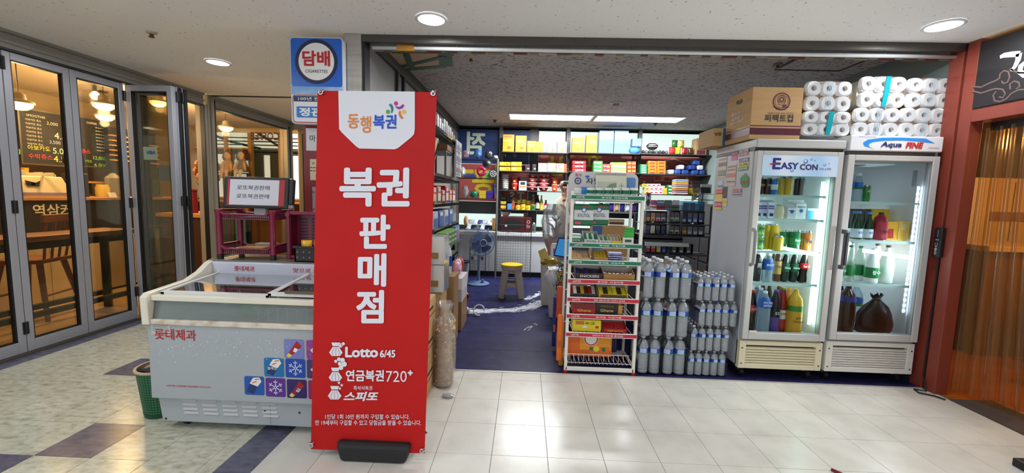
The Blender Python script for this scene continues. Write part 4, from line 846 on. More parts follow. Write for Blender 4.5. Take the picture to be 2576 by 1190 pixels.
# papers on the maroon board
def paper(px0, px1, py0, py1, lab, col, words):
    a = at(px0, py0, 3.125); b = at(px1, py1, 3.125); o = thing('paper_notice', lab, 'notice', ((a.x+b.x)/2, 3.128, b.z)); w = abs(b.x-a.x)/2; h = a.z-b.z
    ob('sheet', MB().box(-w, w, -.001, .001, 0, h), C(*col, .8), o)
    for body, u, v, hh in words: text(body, INK, o, (u*w, -.0015, v*h), hh)
paper(769, 822, 322, 380, 'white handwritten paper on the maroon board, top', (222, 222, 224), [('마', -.35, .55, .05), ('판', .3, .25, .04)])
paper(779, 820, 400, 454, 'cream printed certificate on the maroon board, middle', (206, 196, 166), [('= = =', 0, .8, .012), ('------', 0, .6, .006), ('------', 0, .45, .006), ('= =', 0, .2, .01)])
paper(785, 822, 470, 560, 'grey printed sheet on the maroon board, lowest', (150, 146, 146), [('=====', 0, .85, .012), (':::::', 0, .3, .05)])
# ================================================================ DRINK FRIDGES AND WHAT STANDS ON AND IN THEM
SHELL = mt('fridge_grey', (184, 188, 194), .42, var=.03); DOORG = mt('door_grey', (186, 186, 184), .4); GR1 = C(214, 206, 176, .45); GR2 = C(214, 212, 206, .45); INNER = C(228, 232, 236, .4)
def fit(px0, px1, py0, py1, Y):
    a = at(px0, (py0+py1)/2, Y); b = at(px1, (py0+py1)/2, Y); c = at((px0+px1)/2, py1, Y); d = at((px0+px1)/2, py0, Y); return (a.x+b.x)/2, c.z, b.x-a.x, d.z-c.z
FY = 3.17
def fridge(name, label, x0, x1, ztop, grille, gz, hinge_right, nlouv):
    W = x1-x0; D = .6; t = thing(name, label, 'fridge', (x0, FY, 0))
    body = MB(); body.box(0, .035, 0, D, gz, ztop-.09); body.box(W-.035, W, 0, D, gz, ztop-.09); body.box(.035, W-.035, D-.03, D, gz, ztop-.09); body.box(0, W, 0, D, ztop-.09, ztop-.08); body.box(0, W, 0, D, .1, gz)
    ob('cabinet', body, SHELL, t, bev=.004)
    ob('inner_liner', MB().box(.035, .04, .02, D-.03, gz, ztop-.1).box(W-.04, W-.035, .02, D-.03, gz, ztop-.1).box(.04, W-.04, D-.036, D-.031, gz, ztop-.1).box(.04, W-.04, .02, D-.03, gz, gz+.02).box(.04, W-.04, .02, D-.03, ztop-.1, ztop-.095), INNER, t)
    ob('grille_frame', MB().frame(.0, W-.005, .09, gz-.012, -.035, .02, .05, .04, .035), grille, t, bev=.004)
    for i in range(nlouv):
        z = .135+i*((gz-.06-.135)/nlouv); h = (gz-.06-.135)/nlouv
        ob('louvre', MB().prism([(-.03, z), (-.034, z+h*.62), (-.01, z+h*.9), (-.008, z+h*.1)], .05, W-.055, 'x'), grille, t)
    ob('grille_back', MB().box(.04, W-.05, -.004, .0, .12, gz-.04), BLACK, t)
    mb = MB()
    for x in (.02, W-.025):
        for z in (.13, gz-.07): mb.cyl((x, -.037, z), (x, -.034, z), .006, n=8)
    ob('screw', mb, DARK, t)
    for x in (.06, W-.06):
        for y in (.05, D-.06):
            c = ob('caster', MB().cyl((x-.015, y, .035), (x+.015, y, .035), .035, n=14), BLACK, t, smooth=40); ob('fork', MB().box(x-.022, x+.022, y-.01, y+.03, .05, .1), STEEL, c)
    return t, W, D
def door(t, W, z0, z1, side, ft=.045, fs=.045):
    d = ob('door', MB().frame(.005, W-.005, z0, z1, -.05, -.005, fs, .055, ft), DOORG, t, bev=.005)
    ob('pane', MB().box(fs, W-fs, -.03, -.025, z0+.05, z1-ft), clear('fridge_glass', (240, 246, 246), .35), d)
    ob('inner_seal', MB().frame(fs, W-fs, z0+.05, z1-ft, -.045, -.035, .006), C(120, 120, 122), d)
    return d
def shelf(t, W, D, z):
    s = ob('shelf', MB().box(.045, W-.07, .012, .022, z-.014, z-.002).box(.045, W-.07, D-.06, D-.05, z-.014, z-.002), C(214, 226, 226), t)
    mb = MB()
    for i in range(22): x = .05+i*(W-.13)/21; mb.box(x, x+.003, .022, D-.06, z-.005, z-.002)
    ob('shelf_wire', mb, C(200, 212, 212), s); ob('price_rail', MB().box(.045, W-.07, .0, .01, z-.02, z+.0), clear('price_rail', (226, 240, 240), .6, .5, (220, 240, 236)), s)
def zz(py, px=1975, Y=3.25): return at(px, py, Y).z
# ---- first fridge
F1, W1, D1 = fridge('drink_fridge', 'grey glass-door drink fridge with blue header sign, left of the two', 1.712, 2.352, 1.868, GR1, .325, True, 6)
ob('top_cap', MB().box(-.005, W1+.005, -.05, D1, 1.8, 1.862), DOORG, F1, bev=.008)
ob('hood_gap', MB().box(0, W1, -.02, D1, 1.778, 1.8), C(60, 60, 62), F1)
dr = door(F1, W1, .33, 1.775, 0)
Q = PL((0, -.0515, 0)); hz0, hz1 = zz(443, 2000, 3.12), zz(391, 2000, 3.12)
mb = MB(); Q.rect(mb, .045, W1-.045, hz0, hz1, 0)
nt_b = noisy('bubble_print', [(232, 238, 246), (170, 206, 238), (84, 160, 222)], (3, 1, 2.4), .3, 1, [.3, .55, .8]); hd = ob('header_sign', mb, nt_b, dr)
BLU = C(34, 40, 130); cxh = (hz0+hz1)/2
text('E', BLU, hd, (.15, -.052, cxh+.012), .084, .06, bold=.03); text('ASY', BLU, hd, (.245, -.052, cxh-.002), .05, .128, bold=.03); text('CON', C(60, 30, 90), hd, (.385, -.052, cxh-.008), .044, .13, bold=.03); text('CO.,LTD', BLU, hd, (.505, -.052, cxh-.02), .016, .085, bold=.01)
mb = MB(); Q.poly(mb, [(.095, cxh+.012), (.195, cxh+.02), (.105, cxh+.002)], 0, .004); ob('red_swoosh', mb, C(200, 30, 40), hd)
mb = MB()
for u, v, r_ in ((.36, .033, .016), (.4, .05, .008), (.425, .044, .006), (.5, .012, .01), (.53, .022, .005), (.265, -.035, .012)): Q.disc(mb, u, cxh+v, r_, 0, .0015, 16); Q.disc(mb, u-r_*.2, cxh+v+r_*.2, r_*.6, 1, .002, 12)
ob('bubble_print', mb, [C(70, 130, 210), C(200, 222, 244)], hd)
ob('door_handle', MB().tube([(.022, -.05, zz(660, 1890)), (.022, -.085, zz(655, 1890)), (.022, -.09, zz(620, 1890)), (.022, -.085, zz(580, 1890)), (.022, -.05, zz(575, 1890))], .014, 8), C(150, 150, 150), dr, smooth=True)
ob('small_label', MB().box(.055, .11, -.0262-.026, -.051, .385, .402), C(220, 200, 196), dr)
LEDG = mt('led_tube', (220, 255, 244), .4, emit=9, ecol=(216, 255, 240))
ob('light_tube', MB().cyl((W1-.075, .04, .44), (W1-.075, .04, 1.56), .011, n=10), LEDG, F1, smooth=True)
lamp('fridge_tube_light', 'AREA', (1.712+W1-.09, FY+.06, 1.0), 12, (.86, 1, .95), .03, 1.1, rot=(0, PI/2, 0)).rotation_euler = (PI/2*0, PI/2, 0)
SH1 = [zz(491), zz(550), zz(630), zz(709)]
for z in SH1: shelf(F1, W1, D1, z)
B1 = .35
# ---- second fridge
F2, W2_, D2_ = fridge('drink_fridge', 'grey glass-door drink fridge with white sign and LED strip, right of the two', 2.375, 3.045, 1.905, GR2, .345, True, 8)
tc_ = ob('top_cap', MB().box(0, W2_-.01, -.06, D2_, 1.79, 1.9), C(222, 224, 228, .35), F2, bev=.006)
ob('hood_gap', MB().box(.01, W2_-.02, -.02, D2_, 1.765, 1.79), C(80, 80, 82), F2)
Q = PL((0, -.0605, 0)); mb = MB(); arc = [(.56, 1.855), (.5, 1.88), (.35, 1.886), (.22, 1.882), (.12, 1.866), (.09, 1.845), (.1, 1.822), (.15, 1.808)]
arc2 = [(.13, 1.815), (.125, 1.835), (.15, 1.852), (.22, 1.864), (.35, 1.868), (.46, 1.864), (.6, 1.852)]
Q.poly(mb, [(.6, 1.852), (.53, 1.885), (.35, 1.888), (.22, 1.884), (.12, 1.868), (.088, 1.846), (.1, 1.822), (.17, 1.803), (.135, 1.818), (.13, 1.838), (.16, 1.853), (.24, 1.864), (.36, 1.868), (.47, 1.863)], 0, .001); ob('blue_swoosh', mb, C(30, 140, 226), tc_)
text('Aqua', C(26, 34, 110), tc_, (.29, -.061, 1.832), .048, .15, bold=.035, shear=.15, lift=.0022); text('FINE', C(196, 26, 40), tc_, (.455, -.061, 1.834), .044, .125, bold=.05, shear=.2, lift=.0022); text('아쿠아파인', INK, tc_, (.595, -.061, 1.818), .012, .075, shear=.2, lift=.002); text('JINWOO SHOWCASE', C(120, 120, 124), tc_, (.115, -.061, 1.889), .01, .12, lift=.0022)
mb = MB(); Q.stroke(mb, [(.275, 1.828), (.29, 1.832), (.3, 1.824), (.315, 1.83)], .006, 0, .004); ob('wave_mark', mb, C(20, 150, 100), tc_)
dr2 = door(F2, W2_, .35, 1.76, 0, .04, .05)
ob('door_handle', MB().box(.008, .034, -.075, -.05, zz(670, 2115), zz(660, 2115)).box(.008, .034, -.075, -.05, zz(585, 2115), zz(575, 2115)).box(.01, .03, -.09, -.07, zz(670, 2115), zz(575, 2115)), C(90, 90, 92), dr2, bev=.005)
ob('handle_grip', MB().box(.014, .036, -.1, -.088, zz(660, 2117), zz(582, 2117)), BLACK, dr2, bev=.004)
zs = [zz(475+i*13.2, 2300) for i in range(24)]
ob('led_strip', MB().box(W2_-.075, W2_-.055, .03, .035, zs[-1]-.02, zs[0]+.02), C(220, 226, 236), F2)
for z in zs: ob('led', MB().blob((W2_-.065, .026, z), (.009, .005, .009), 8, 4, 0), mt('led_dot', (240, 246, 255), .4, emit=30, ecol=(226, 238, 255)), F2)
lamp('fridge_led_light', 'AREA', (2.375+W2_-.09, FY+.06, 1.0), 20, (.88, .94, 1), .03, 1.1, rot=(0, PI/2, 0))
ob('evaporator_box', MB().prism([(.03, 1.7), (.25, 1.7), (.4, 1.74), (.4, 1.78), (.03, 1.78)], .05, .42, 'x'), C(226, 230, 234), F2, bev=.006)
ob('fan_guard', MB().lathe([(.06, 0), (.05, -.006), (.02, -.01)], 18, (.2, .12, 1.7)), C(110, 112, 116), F2)
ob('thermostat', MB().box(W2_-.1, W2_-.085, .03, .05, zz(470, 2300), zz(430, 2300)), C(150, 156, 166), F2)
for x in (.23, .52): ob('shelf_upright', MB().box(x, x+.012, D2_-.05, D2_-.037, .4, 1.66), C(180, 184, 188), F2)
SH2 = [zz(509, 2230), zz(604, 2230), zz(712, 2230)]
for z in SH2: shelf(F2, W2_, D2_, z)
B2 = .372
# ---------------------------------------------------------------- bottles, cans, cartons
def btl(name, label, px0, px1, py0, base, Y, col, cap, bands=(), words=(), shape='pet', group=None, rough=.25, glass=None, cat='bottle'):
    x, _, w, _h = fit(px0, px1, py0, py0+20, Y); r = w/2*.92; h = (at((px0+px1)/2, py0, Y).z-base)*.99
    t = thing(name, label, cat, (x, Y, base+.001), group=group); nk = min(.014, r*.42); ch = .018
    if shape == 'pet': prof = [(r*.8, 0), (r*.96, h*.03), (r, h*.1), (r*.93, h*.3), (r, h*.5), (r, h*.62), (r*.8, h*.76), (nk*1.3, h*.88), (nk, h*.92), (nk, h-ch)]
    elif shape == 'cola': prof = [(r*.75, 0), (r*.95, h*.03), (r*.98, h*.14), (r*.84, h*.3), (r*.98, h*.5), (r*.97, h*.62), (r*.72, h*.77), (nk*1.2, h*.9), (nk, h*.93), (nk, h-ch)]
    elif shape == 'jug': prof = [(r*.9, 0), (r, h*.03), (r, h*.56), (r*.98, h*.6), (r, h*.64), (r*.86, h*.8), (nk*1.5, h*.9), (nk*1.3, h-ch)]
    elif shape == 'soju': prof = [(r*.95, 0), (r, h*.02), (r, h*.52), (r*.85, h*.62), (nk*1.1, h*.8), (nk, h*.92), (nk, h-ch)]
    elif shape == 'mak': prof = [(r*.85, 0), (r*.98, h*.04), (r*.94, h*.1), (r, h*.2), (r, h*.45), (r*.96, h*.55), (r*.78, h*.72), (nk*1.3, h*.88), (nk, h-ch)]
    m = glass or C(*col, rough)
    b = ob('body', MB().lathe(prof, 20), m, t, smooth=40)
    ob('cap', MB().lathe([(nk*1.18, h-ch), (nk*1.2, h-.003), (nk*1.05, h)], 14), C(*cap), t, smooth=40)
    for a, c, colr in bands:
        def rad(f):
            for i in range(len(prof)-1):
                if prof[i][1] <= f*h <= prof[i+1][1]: g = (f*h-prof[i][1])/max(prof[i+1][1]-prof[i][1], 1e-6); return prof[i][0]+(prof[i+1][0]-prof[i][0])*g
            return r
        ks = [a]+sorted(pz/h for _, pz in prof if a < pz/h < c)+[c]
        ob('label_band', MB().lathe([(rad(f)+.0012, f*h) for f in ks], 20, caps=False), C(*colr), t, smooth=True)
    for body, f, hh, wc in words: text(body, C(*wc), t, (0, -r-.002, f*h), hh*h, min(1.5*r, len(body)*hh*h*.9), bold=.02)
    return t
def can(label, px0, px1, py0, base, Y, col, words=(), col2=None, group='cans in the left fridge'):
    x, _, w, _h = fit(px0, px1, py0, py0+20, Y); r = w/2*.95; h = at((px0+px1)/2, py0, Y).z-base
    t = thing('drink_can', label, 'can', (x, Y, base+.001), group=group)
    ob('can_wall', MB().lathe([(r*.85, 0), (r, h*.05), (r, h*.9)], 18), C(*col, .25), t, smooth=40)
    ob('lid', MB().lathe([(r, h*.9), (r*.86, h*.96), (r*.88, h), (r*.82, h), (r*.8, h*.975)], 18), CHROME, t, smooth=40)
    if col2: ob('label_band', MB().lathe([(r+.0008, h*.3), (r+.0008, h*.62)], 18, caps=False), C(*col2), t, smooth=True)
    for body, f, hh, wc in words: text(body, C(*wc), t, (0, -r-.0016, f*h), hh*h, 1.3*r, bold=.02)
    return h
R1, R2, R3, R4, R5 = SH1[0], SH1[1], SH1[2], SH1[3], B1
FLb = 'in the left fridge'
can('dark brown coffee can, leftmost on the top fridge shelf', 1905, 1923, 447, R1, 3.27, (60, 40, 32), [('구론산', .55, .14, (220, 200, 160))]); can('dark coffee can, second on the top fridge shelf', 1923, 1940, 447, R1, 3.27, (66, 44, 34), [('구론산', .55, .14, (220, 200, 160))])
can('tall blue can on the top fridge shelf', 1939, 1957, 449, R1, 3.25, (30, 110, 190), col2=(226, 232, 240)); can('gold can on the top fridge shelf, left one', 1957, 1975, 445, R1, 3.28, (196, 168, 60)); can('gold can on the top fridge shelf, right one', 1975, 1994, 444, R1, 3.26, (200, 170, 56))
can('black can on the top fridge shelf', 1999, 2013, 446, R1, 3.3, (40, 34, 34)); can('silver black can, rightmost on the top fridge shelf', 2013, 2025, 446, R1, 3.28, (120, 116, 116))
def carton(name, label, px0, px1, py0, base, Y, col, gable=0, patch=(), words=(), depth=None, group=None, cat='carton', rough=.5):
    x, _, w, _h = fit(px0, px1, py0, py0+20, Y); h = (at((px0+px1)/2, py0, Y).z-base)*.97; w *= .98; d = depth or w
    t = thing(name, label, cat, (x, Y, base+.001), group=group); hb = h*(1-gable)
    ob('body', MB().box(-w/2, w/2, 0, d, 0, hb), C(*col, rough), t, bev=min(.002, w*.04))
    if gable:
        ob('gable', MB().prism([(0, hb), (d, hb), (d*.55, h*.94), (d*.45, h*.94)], -w/2, w/2, 'x').box(-w/2, w/2, d*.47, d*.53, h*.93, h), C(*col), t)
    q = PL((0, -.001, 0)); mb = MB(); ms = []
    for k, (u0, u1, v0, v1, c) in enumerate(patch): q.rect(mb, u0*w-w/2, u1*w-w/2, v0*hb, v1*hb, k, k*.0004); ms.append(C(*c))
    if patch: ob('print', mb, ms, t)
    for body, u, v, hh, wc, *bw in words: text(body, C(*wc), t, ((u-.5)*w, -.0012-.0004*len(patch), v*hb), hh*hb, (bw[0]*w if bw else None), bold=.02)
    return t
for i, (a, b) in enumerate(((1902, 1917), (1917, 1934), (1934, 1949))):
    carton('yogurt_carton', 'white and purple yogurt carton on the second fridge shelf, %s' % ('left', 'middle', 'right')[i], a, b, 502, R2, 3.24+.02*(i % 2), (214, 218, 236), .12, [(0, 1, .55, .8, (110, 104, 170)), (.3, .9, .12, .3, (50, 70, 140))], [('------', .5, .67, .03, (240, 240, 250), .8)], group='yogurt cartons')
t = thing('banana_milk_bottle', 'round-bellied cream banana milk bottle on second fridge shelf', 'bottle', (fit(1949, 1972, 515, 545, 3.26)[0], 3.26, R2)); h = at(1960, 515, 3.26).z-R2; r = fit(1949, 1972, 515, 545, 3.26)[2]/2
ob('body', MB().lathe([(r*.8, 0), (r*.86, h*.1), (r, h*.5), (r*.86, h*.78), (r*.62, h*.92)], 18), C(226, 216, 182, .3), t, smooth=40); ob('lid', MB().lathe([(r*.66, h*.92), (r*.66, h), (r*.6, h)], 16), C(150, 180, 130), t, smooth=40)
carton('milk_carton', 'small white milk carton with blue flower mark, front of pair', 1982, 2004, 515, R2, 3.23, (226, 230, 238), .22, [], [('매일우유', .5, .75, .13, (40, 60, 130), .8)]); carton('milk_carton', 'small white milk carton half hidden at the left', 1972, 1984, 518, R2, 3.29, (196, 204, 214), .2)
carton('milk_carton', 'large white milk carton with blue emblem on second shelf', 2004, 2030, 503, R2, 3.25, (230, 234, 240), .2, [], [('매일우유', .5, .8, .12, (40, 60, 130), .8)]); carton('milk_carton', 'tall milk carton behind the two white ones', 1988, 2006, 503, R2, 3.34, (214, 222, 230), .2)
for nm, a, b in (('m1', 1993, 533), ('m2', 2017, 531)):
    q_ = at(a, b, 3.228 if nm == 'm1' else 3.248); mb = MB(); PL((0, 0, 0)).disc(mb, 0, 0, .014, 0, .0, 12); o = ob('flower_emblem', mb, C(40, 110, 200)); o.parent = [x for x in COL.objects if x.name.startswith('milk_carton') and 'label' in x and (('front of pair' in x['label']) if nm == 'm1' else ('large white' in x['label']))][0]; o.location = (0, -.002, q_.z-R2)
carton('lying_carton', 'white blue milk carton lying on its side, right of shelf', 2031, 2058, 524, R2, 3.25, (226, 232, 240), 0, [(0, .6, 0, .8, (80, 170, 220))], depth=.12); 
gpb = 'stacked fruit drink cans'
for k, nm in enumerate(('lower', 'upper')):
    hh = 0
    base = R3 if k == 0 else R3+c0h
    r_ = can('green grape drink can, %s of the left stack' % nm, 1899, 1922, (594 if k == 0 else 563), base, 3.26, (110, 180, 80), [('봉봉', .62, .22, (30, 30, 30)), ('포도', .25, .14, (240, 250, 220))], group=gpb)
    if k == 0: c0h = r_
for k, (a, b, y0, base_, lab) in enumerate(((1921, 1934, 594, R3, 'yellow juice can, bottom row left'), (1933, 1948, 594, R3, 'yellow juice can, bottom row middle'), (1946, 1971, 593, R3, 'yellow juice can, bottom row right in front'), (1924, 1938, 563, R3+.098, 'yellow juice can, top row left'), (1937, 1959, 564, R3+.098, 'yellow juice can, top row right'))):
    can(lab+' on third fridge shelf', a, b, y0, base_, (3.28, 3.28, 3.22, 3.28, 3.27)[k], (222, 186, 40), (), group=gpb)
for k, (a, b) in enumerate(((1962, 1981), (1981, 1998), (1991, 2013))): can('tall green soda can on third fridge shelf, %s' % ('left', 'middle', 'right in front')[k], a, b, 578, R3, (3.29, 3.31, 3.23)[k], (24, 120, 70), [('Enjoy', .5, .14, (236, 244, 236))] if k == 2 else [], col2=(36, 140, 84), group='green soda cans')
for k, (a, b) in enumerate(((2011, 2022), (2020, 2041))): can('orange soda can on third fridge shelf, %s' % ('behind', 'in front')[k], a, b, 581, R3, (3.3, 3.25)[k], (226, 120, 40), [('Fa', .5, .2, (40, 60, 150))] if k else [], col2=(236, 140, 50), group='orange soda cans')
btl('tea_bottle', 'black sports drink bottle with white character, fourth fridge shelf', 1896, 1917, 633, R4, 3.25, (36, 34, 36), (230, 230, 230), [(.25, .7, (50, 44, 40))], [('男', .55, .16, (236, 236, 236))], 'jug'); btl('ion_drink_bottle', 'pale blue ion drink bottle with blue label, fourth shelf', 1919, 1946, 636, R4, 3.24, (196, 214, 230), (236, 240, 246), [(.42, .78, (30, 90, 180))], [('SWEAT', .6, .08, (236, 240, 250))], 'jug', glass=clear('pale_liquid', (214, 230, 240), .6, .35, (196, 216, 232)))
btl('tea_bottle', 'brown corn tea bottle with gold label, fourth shelf', 1948, 1968, 632, R4, 3.27, (90, 60, 36), (200, 150, 60), [(.25, .68, (190, 150, 84))], [('옥수수', .5, .1, (60, 30, 10))], 'jug'); 
for k, (a, b) in enumerate(((1967, 1988), (1988, 2011))): btl('cider_bottle', 'dark green cider bottle on fourth fridge shelf, %s' % ('left', 'right')[k], a, b, 634, R4, 3.26, (24, 44, 36), (30, 110, 60), [(.35, .62, (20, 80, 50))], [('Chilsung', .48, .09, (200, 226, 210))], 'pet', group='cider bottles')
btl('cola_bottle', 'cola bottle with red cap and label on fourth fridge shelf', 2012, 2037, 633, R4, 3.24, (34, 18, 14), (200, 30, 30), [(.46, .64, (196, 24, 30))], [('Coca-Cola', .55, .08, (240, 240, 240))], 'cola')
for k, (a, b, c) in enumerate(((1940, 1955, (150, 190, 40)), (1928, 1938, (230, 230, 230)), (1955, 1966, (220, 140, 40)))): btl('juice_bottle', '%s capped bottle at the back of fourth fridge shelf' % ('lime', 'white', 'orange')[k], a, b, 633, R4, 3.42, (80, 60, 30), c, shape='pet')
btl('cola_bottle', 'large cola bottle with red label, bottom of the fridge', 1884, 1906, 729, R5, 3.31, (30, 16, 12), (200, 30, 30), [(.46, .64, (196, 24, 30))], [('Coca-Cola', .55, .07, (240, 240, 240))], 'cola'); btl('ion_drink_bottle', 'large ion drink bottle with blue label, bottom of the fridge', 1909, 1941, 731, R5, 3.23, (190, 210, 230), (236, 240, 246), [(.62, .86, (30, 90, 180))], [('POCARI', .75, .05, (236, 240, 250)), ('SWEAT', .68, .05, (236, 240, 250))], 'jug', glass=clear('pale_liquid'))
btl('juice_bottle', 'dark purple grape juice bottle with purple cap, bottom shelf', 1941, 1965, 728, R5, 3.24, (40, 20, 44), (90, 60, 150), [(.04, .38, (90, 60, 140)), (.38, .58, (20, 24, 24))], [('포도', .48, .06, (230, 230, 230))], 'jug'); btl('juice_bottle', 'red tomato juice bottle with green cap, bottom shelf', 1959, 1982, 722, R5, 3.29, (150, 34, 26), (120, 190, 40), [(.06, .3, (190, 40, 30)), (.3, .5, (226, 220, 206))], [('토마토', .42, .05, (150, 40, 30))], 'jug'); btl('juice_bottle', 'yellow mango juice bottle with green label, bottom shelf', 1983, 2022, 726, R5, 3.25, (226, 176, 36), (236, 190, 60), [(.05, .52, (232, 170, 40)), (.52, .64, (60, 140, 50))], [('망고', .38, .06, (120, 60, 20)), ('Mango', .3, .05, (120, 60, 20))], 'jug'); btl('juice_bottle', 'amber juice bottle behind the mango one, bottom shelf', 1974, 1998, 722, R5, 3.43, (196, 130, 40), (230, 150, 40), shape='jug')
for k, (a, b, y0, c, body) in enumerate(((1895, 1912, 716, (190, 200, 200), (120, 130, 140)), (1912, 1928, 708, (80, 60, 120), (60, 40, 70)), (1905, 1925, 723, (236, 240, 246), (130, 160, 190)), (1928, 1944, 713, (120, 190, 40), (70, 70, 40)), (1952, 1968, 714, (236, 150, 40), (120, 50, 30)))): btl('juice_bottle', '%s bottle with %s cap at back of the fridge floor' % (('grey', 'violet', 'pale blue', 'olive', 'russet')[k], ('silver', 'purple', 'white', 'lime', 'orange')[k]), a, b, y0, R5, 3.4 if k != 2 else 3.34, body, c, shape='jug')
# ---- right fridge contents
S1, S2, S3, S4 = SH2[0], SH2[1], SH2[2], B2
CLR = clear('water_clear', (226, 238, 244), .5, .08, (214, 226, 236))
for k, (a, b) in enumerate(((2131, 2151), (2151, 2172))): btl('water_bottle', 'clear water bottle with blue green label on the top shelf, %s' % ('left', 'right')[k], a, b, 436, S1, 3.26, (200, 220, 230), (236, 240, 244), [(.45, .68, (40, 110, 190)), (.45, .52, (90, 170, 60))], (), 'jug', glass=CLR, group='water bottles in right fridge')
can('green drink can on the top shelf of the right fridge', 2171, 2189, 466, S1, 3.26, (50, 130, 50), [('수', .62, .16, (236, 240, 220))], group='cans in the right fridge')
SOJ = C(20, 56, 36, .12)
for k, (a, b, y0, cp, Yq) in enumerate(((2122, 2140, 529, (40, 110, 50), 3.26), (2142, 2156, 531, (60, 130, 200), 3.3), (2150, 2172, 531, (60, 130, 200), 3.25), (2177, 2199, 533, (60, 130, 200), 3.25), (2170, 2180, 531, (30, 30, 32), 3.34))): btl('soju_bottle', 'green soju bottle with white label, right fridge, %s from left' % ORD[k], a, b, y0, S2, Yq, (20, 56, 36), cp, [(.06, .38, (214, 224, 230))], [('참이슬' if k == 0 else '청하', .24, .1, (30, 90, 170))] if k != 4 else [], 'soju', glass=SOJ, group='soju bottles in right fridge')
btl('berry_wine_bottle', 'squat red fruit wine bottle with dark cap, right fridge', 2200, 2233, 534, S2, 3.24, (150, 30, 50), (40, 24, 24), [(.05, .66, (166, 36, 56))], [('복분자', .3, .12, (40, 14, 20))], 'jug'); 
carton('drink_gift_box', 'yellow drink box with fruit print, front of right fridge', 2233, 2261, 556, S2, 3.24, (216, 160, 40), 0, [(.1, .6, .1, .6, (180, 50, 40))], depth=.1, group='gift boxes in right fridge'); carton('drink_gift_box', 'yellow drink box with round mark, beside the LED strip', 2261, 2289, 556, S2, 3.24, (222, 176, 64), 0, [(.25, .7, .55, .85, (226, 200, 150))], depth=.1, group='gift boxes in right fridge'); carton('drink_gift_box', 'bright yellow box at the back of the soju shelf', 2196, 2239, 524, S2, 3.4, (226, 190, 40), 0, [(.5, .8, .3, .7, (220, 120, 60))], depth=.08, group='gift boxes in right fridge'); carton('drink_gift_box', 'dark box behind the soju bottles', 2140, 2192, 524, S2, 3.42, (70, 66, 70), 0, depth=.06, group='gift boxes in right fridge')
MILKY = C(226, 230, 224, .25); MCL = clear('mak_clear', (226, 234, 226), .5, .3, (220, 228, 216))
for k, (a, b, y0, Yq, cp) in enumerate(((2112, 2130, 618, 3.25, (30, 110, 50)), (2130, 2152, 616, 3.28, (30, 110, 50)), (2153, 2179, 618, 3.32, (30, 110, 50)), (2181, 2214, 624, 3.23, (230, 230, 224)), (2138, 2152, 605, 3.38, (40, 36, 40)))):
    btl('makgeolli_bottle', 'rice wine bottle with green label, right fridge, %s' % ('first from left', 'second from left', 'third from left', 'fourth, nearest and whitest', 'behind with dark cap')[k], a, b, y0, S3, Yq, (226, 230, 224), cp, [(.16, .46, (24, 120, 60))], [('장수', .32, .12, (236, 240, 230))] if k in (0, 3) else [], 'mak', glass=(MILKY if k in (3, 4) else MCL), group='rice wine bottles')
for k, (a, b, y0, Yq) in enumerate(((2218, 2252, 616, 3.25), (2194, 2222, 612, 3.36))): btl('makgeolli_bottle', 'plain white rice wine bottle with dark cap, %s' % ('nearest the LED strip', 'behind the others')[k], a, b, y0, S3, Yq, (230, 230, 224), (60, 50, 50), shape='mak', glass=MILKY, group='rice wine bottles')
BEER = C(46, 24, 14, .2)
for k, (a, b, y0, Yq) in enumerate(((2114, 2155, 713, 3.23), (2103, 2126, 711, 3.37))): btl('beer_bottle', 'large brown plastic beer bottle with blue cap, %s' % ('in front', 'behind at left')[k], a, b, y0, S4, Yq, (46, 24, 14), (40, 50, 150), [(.66, .76, (30, 40, 120))]+([(.3, .55, (24, 40, 120))] if k else []), [('C', .42, .1, (230, 230, 240))] if k else [], 'jug', glass=BEER, group='brown beer bottles')
btl('water_bottle', 'large clear water bottle with green label behind the beer', 2140, 2172, 716, S4, 3.47, (200, 220, 230), (236, 240, 244), [(.5, .68, (40, 100, 170)), (.5, .56, (90, 170, 60))], (), 'jug', glass=CLR)
x, z, w, h = fit(2161, 2252, 716, 812, 3.27)
def bag(name, label, loc, r, h, mat, seed=1, cat='bag', knot=True, rz=0, group=None, flat=.55):
    t = thing(name, label, cat, loc, rz, group); rn = random.Random(seed); mb = MB(); n = 22; vs = []; lv = [(0, .86), (.06, .98), (.25, 1), (.5, .86), (.7, .6), (.84, .3), (.9, .2), (1, .34 if knot else .2)]
    for f, rr in lv:
        for i in range(n): a = 2*PI*i/n; q = 1+.09*math.sin(i*3.1+f*7+seed)+rn.uniform(-.07, .07); vs.append((r[0]*rr*math.cos(a)*q, r[1]*rr*math.sin(a)*q, h*f*(1+(.05*rn.uniform(-1, 1) if f > .9 else 0))))
    fs = [(j*n+i, j*n+(i+1) % n, (j+1)*n+(i+1) % n, (j+1)*n+i) for j in range(len(lv)-1) for i in range(n)]+[tuple(range(n-1, -1, -1))]; mb.add(vs, fs); ob('bag_film', mb, mat, t, smooth=60)
    return t
t = bag('black_plastic_bag', 'black plastic bag with something inside, bottom of right fridge', (x, 3.28, S4), (w/2, .07), h, mt('bin_bag', (12, 12, 14), .3, spec=.3), 4)
ob('knot', MB().blob((0, 0, h*.88), (.03, .025, .02), 8, 5, .3, seed=3), C(20, 20, 23, .22), t, smooth=True)
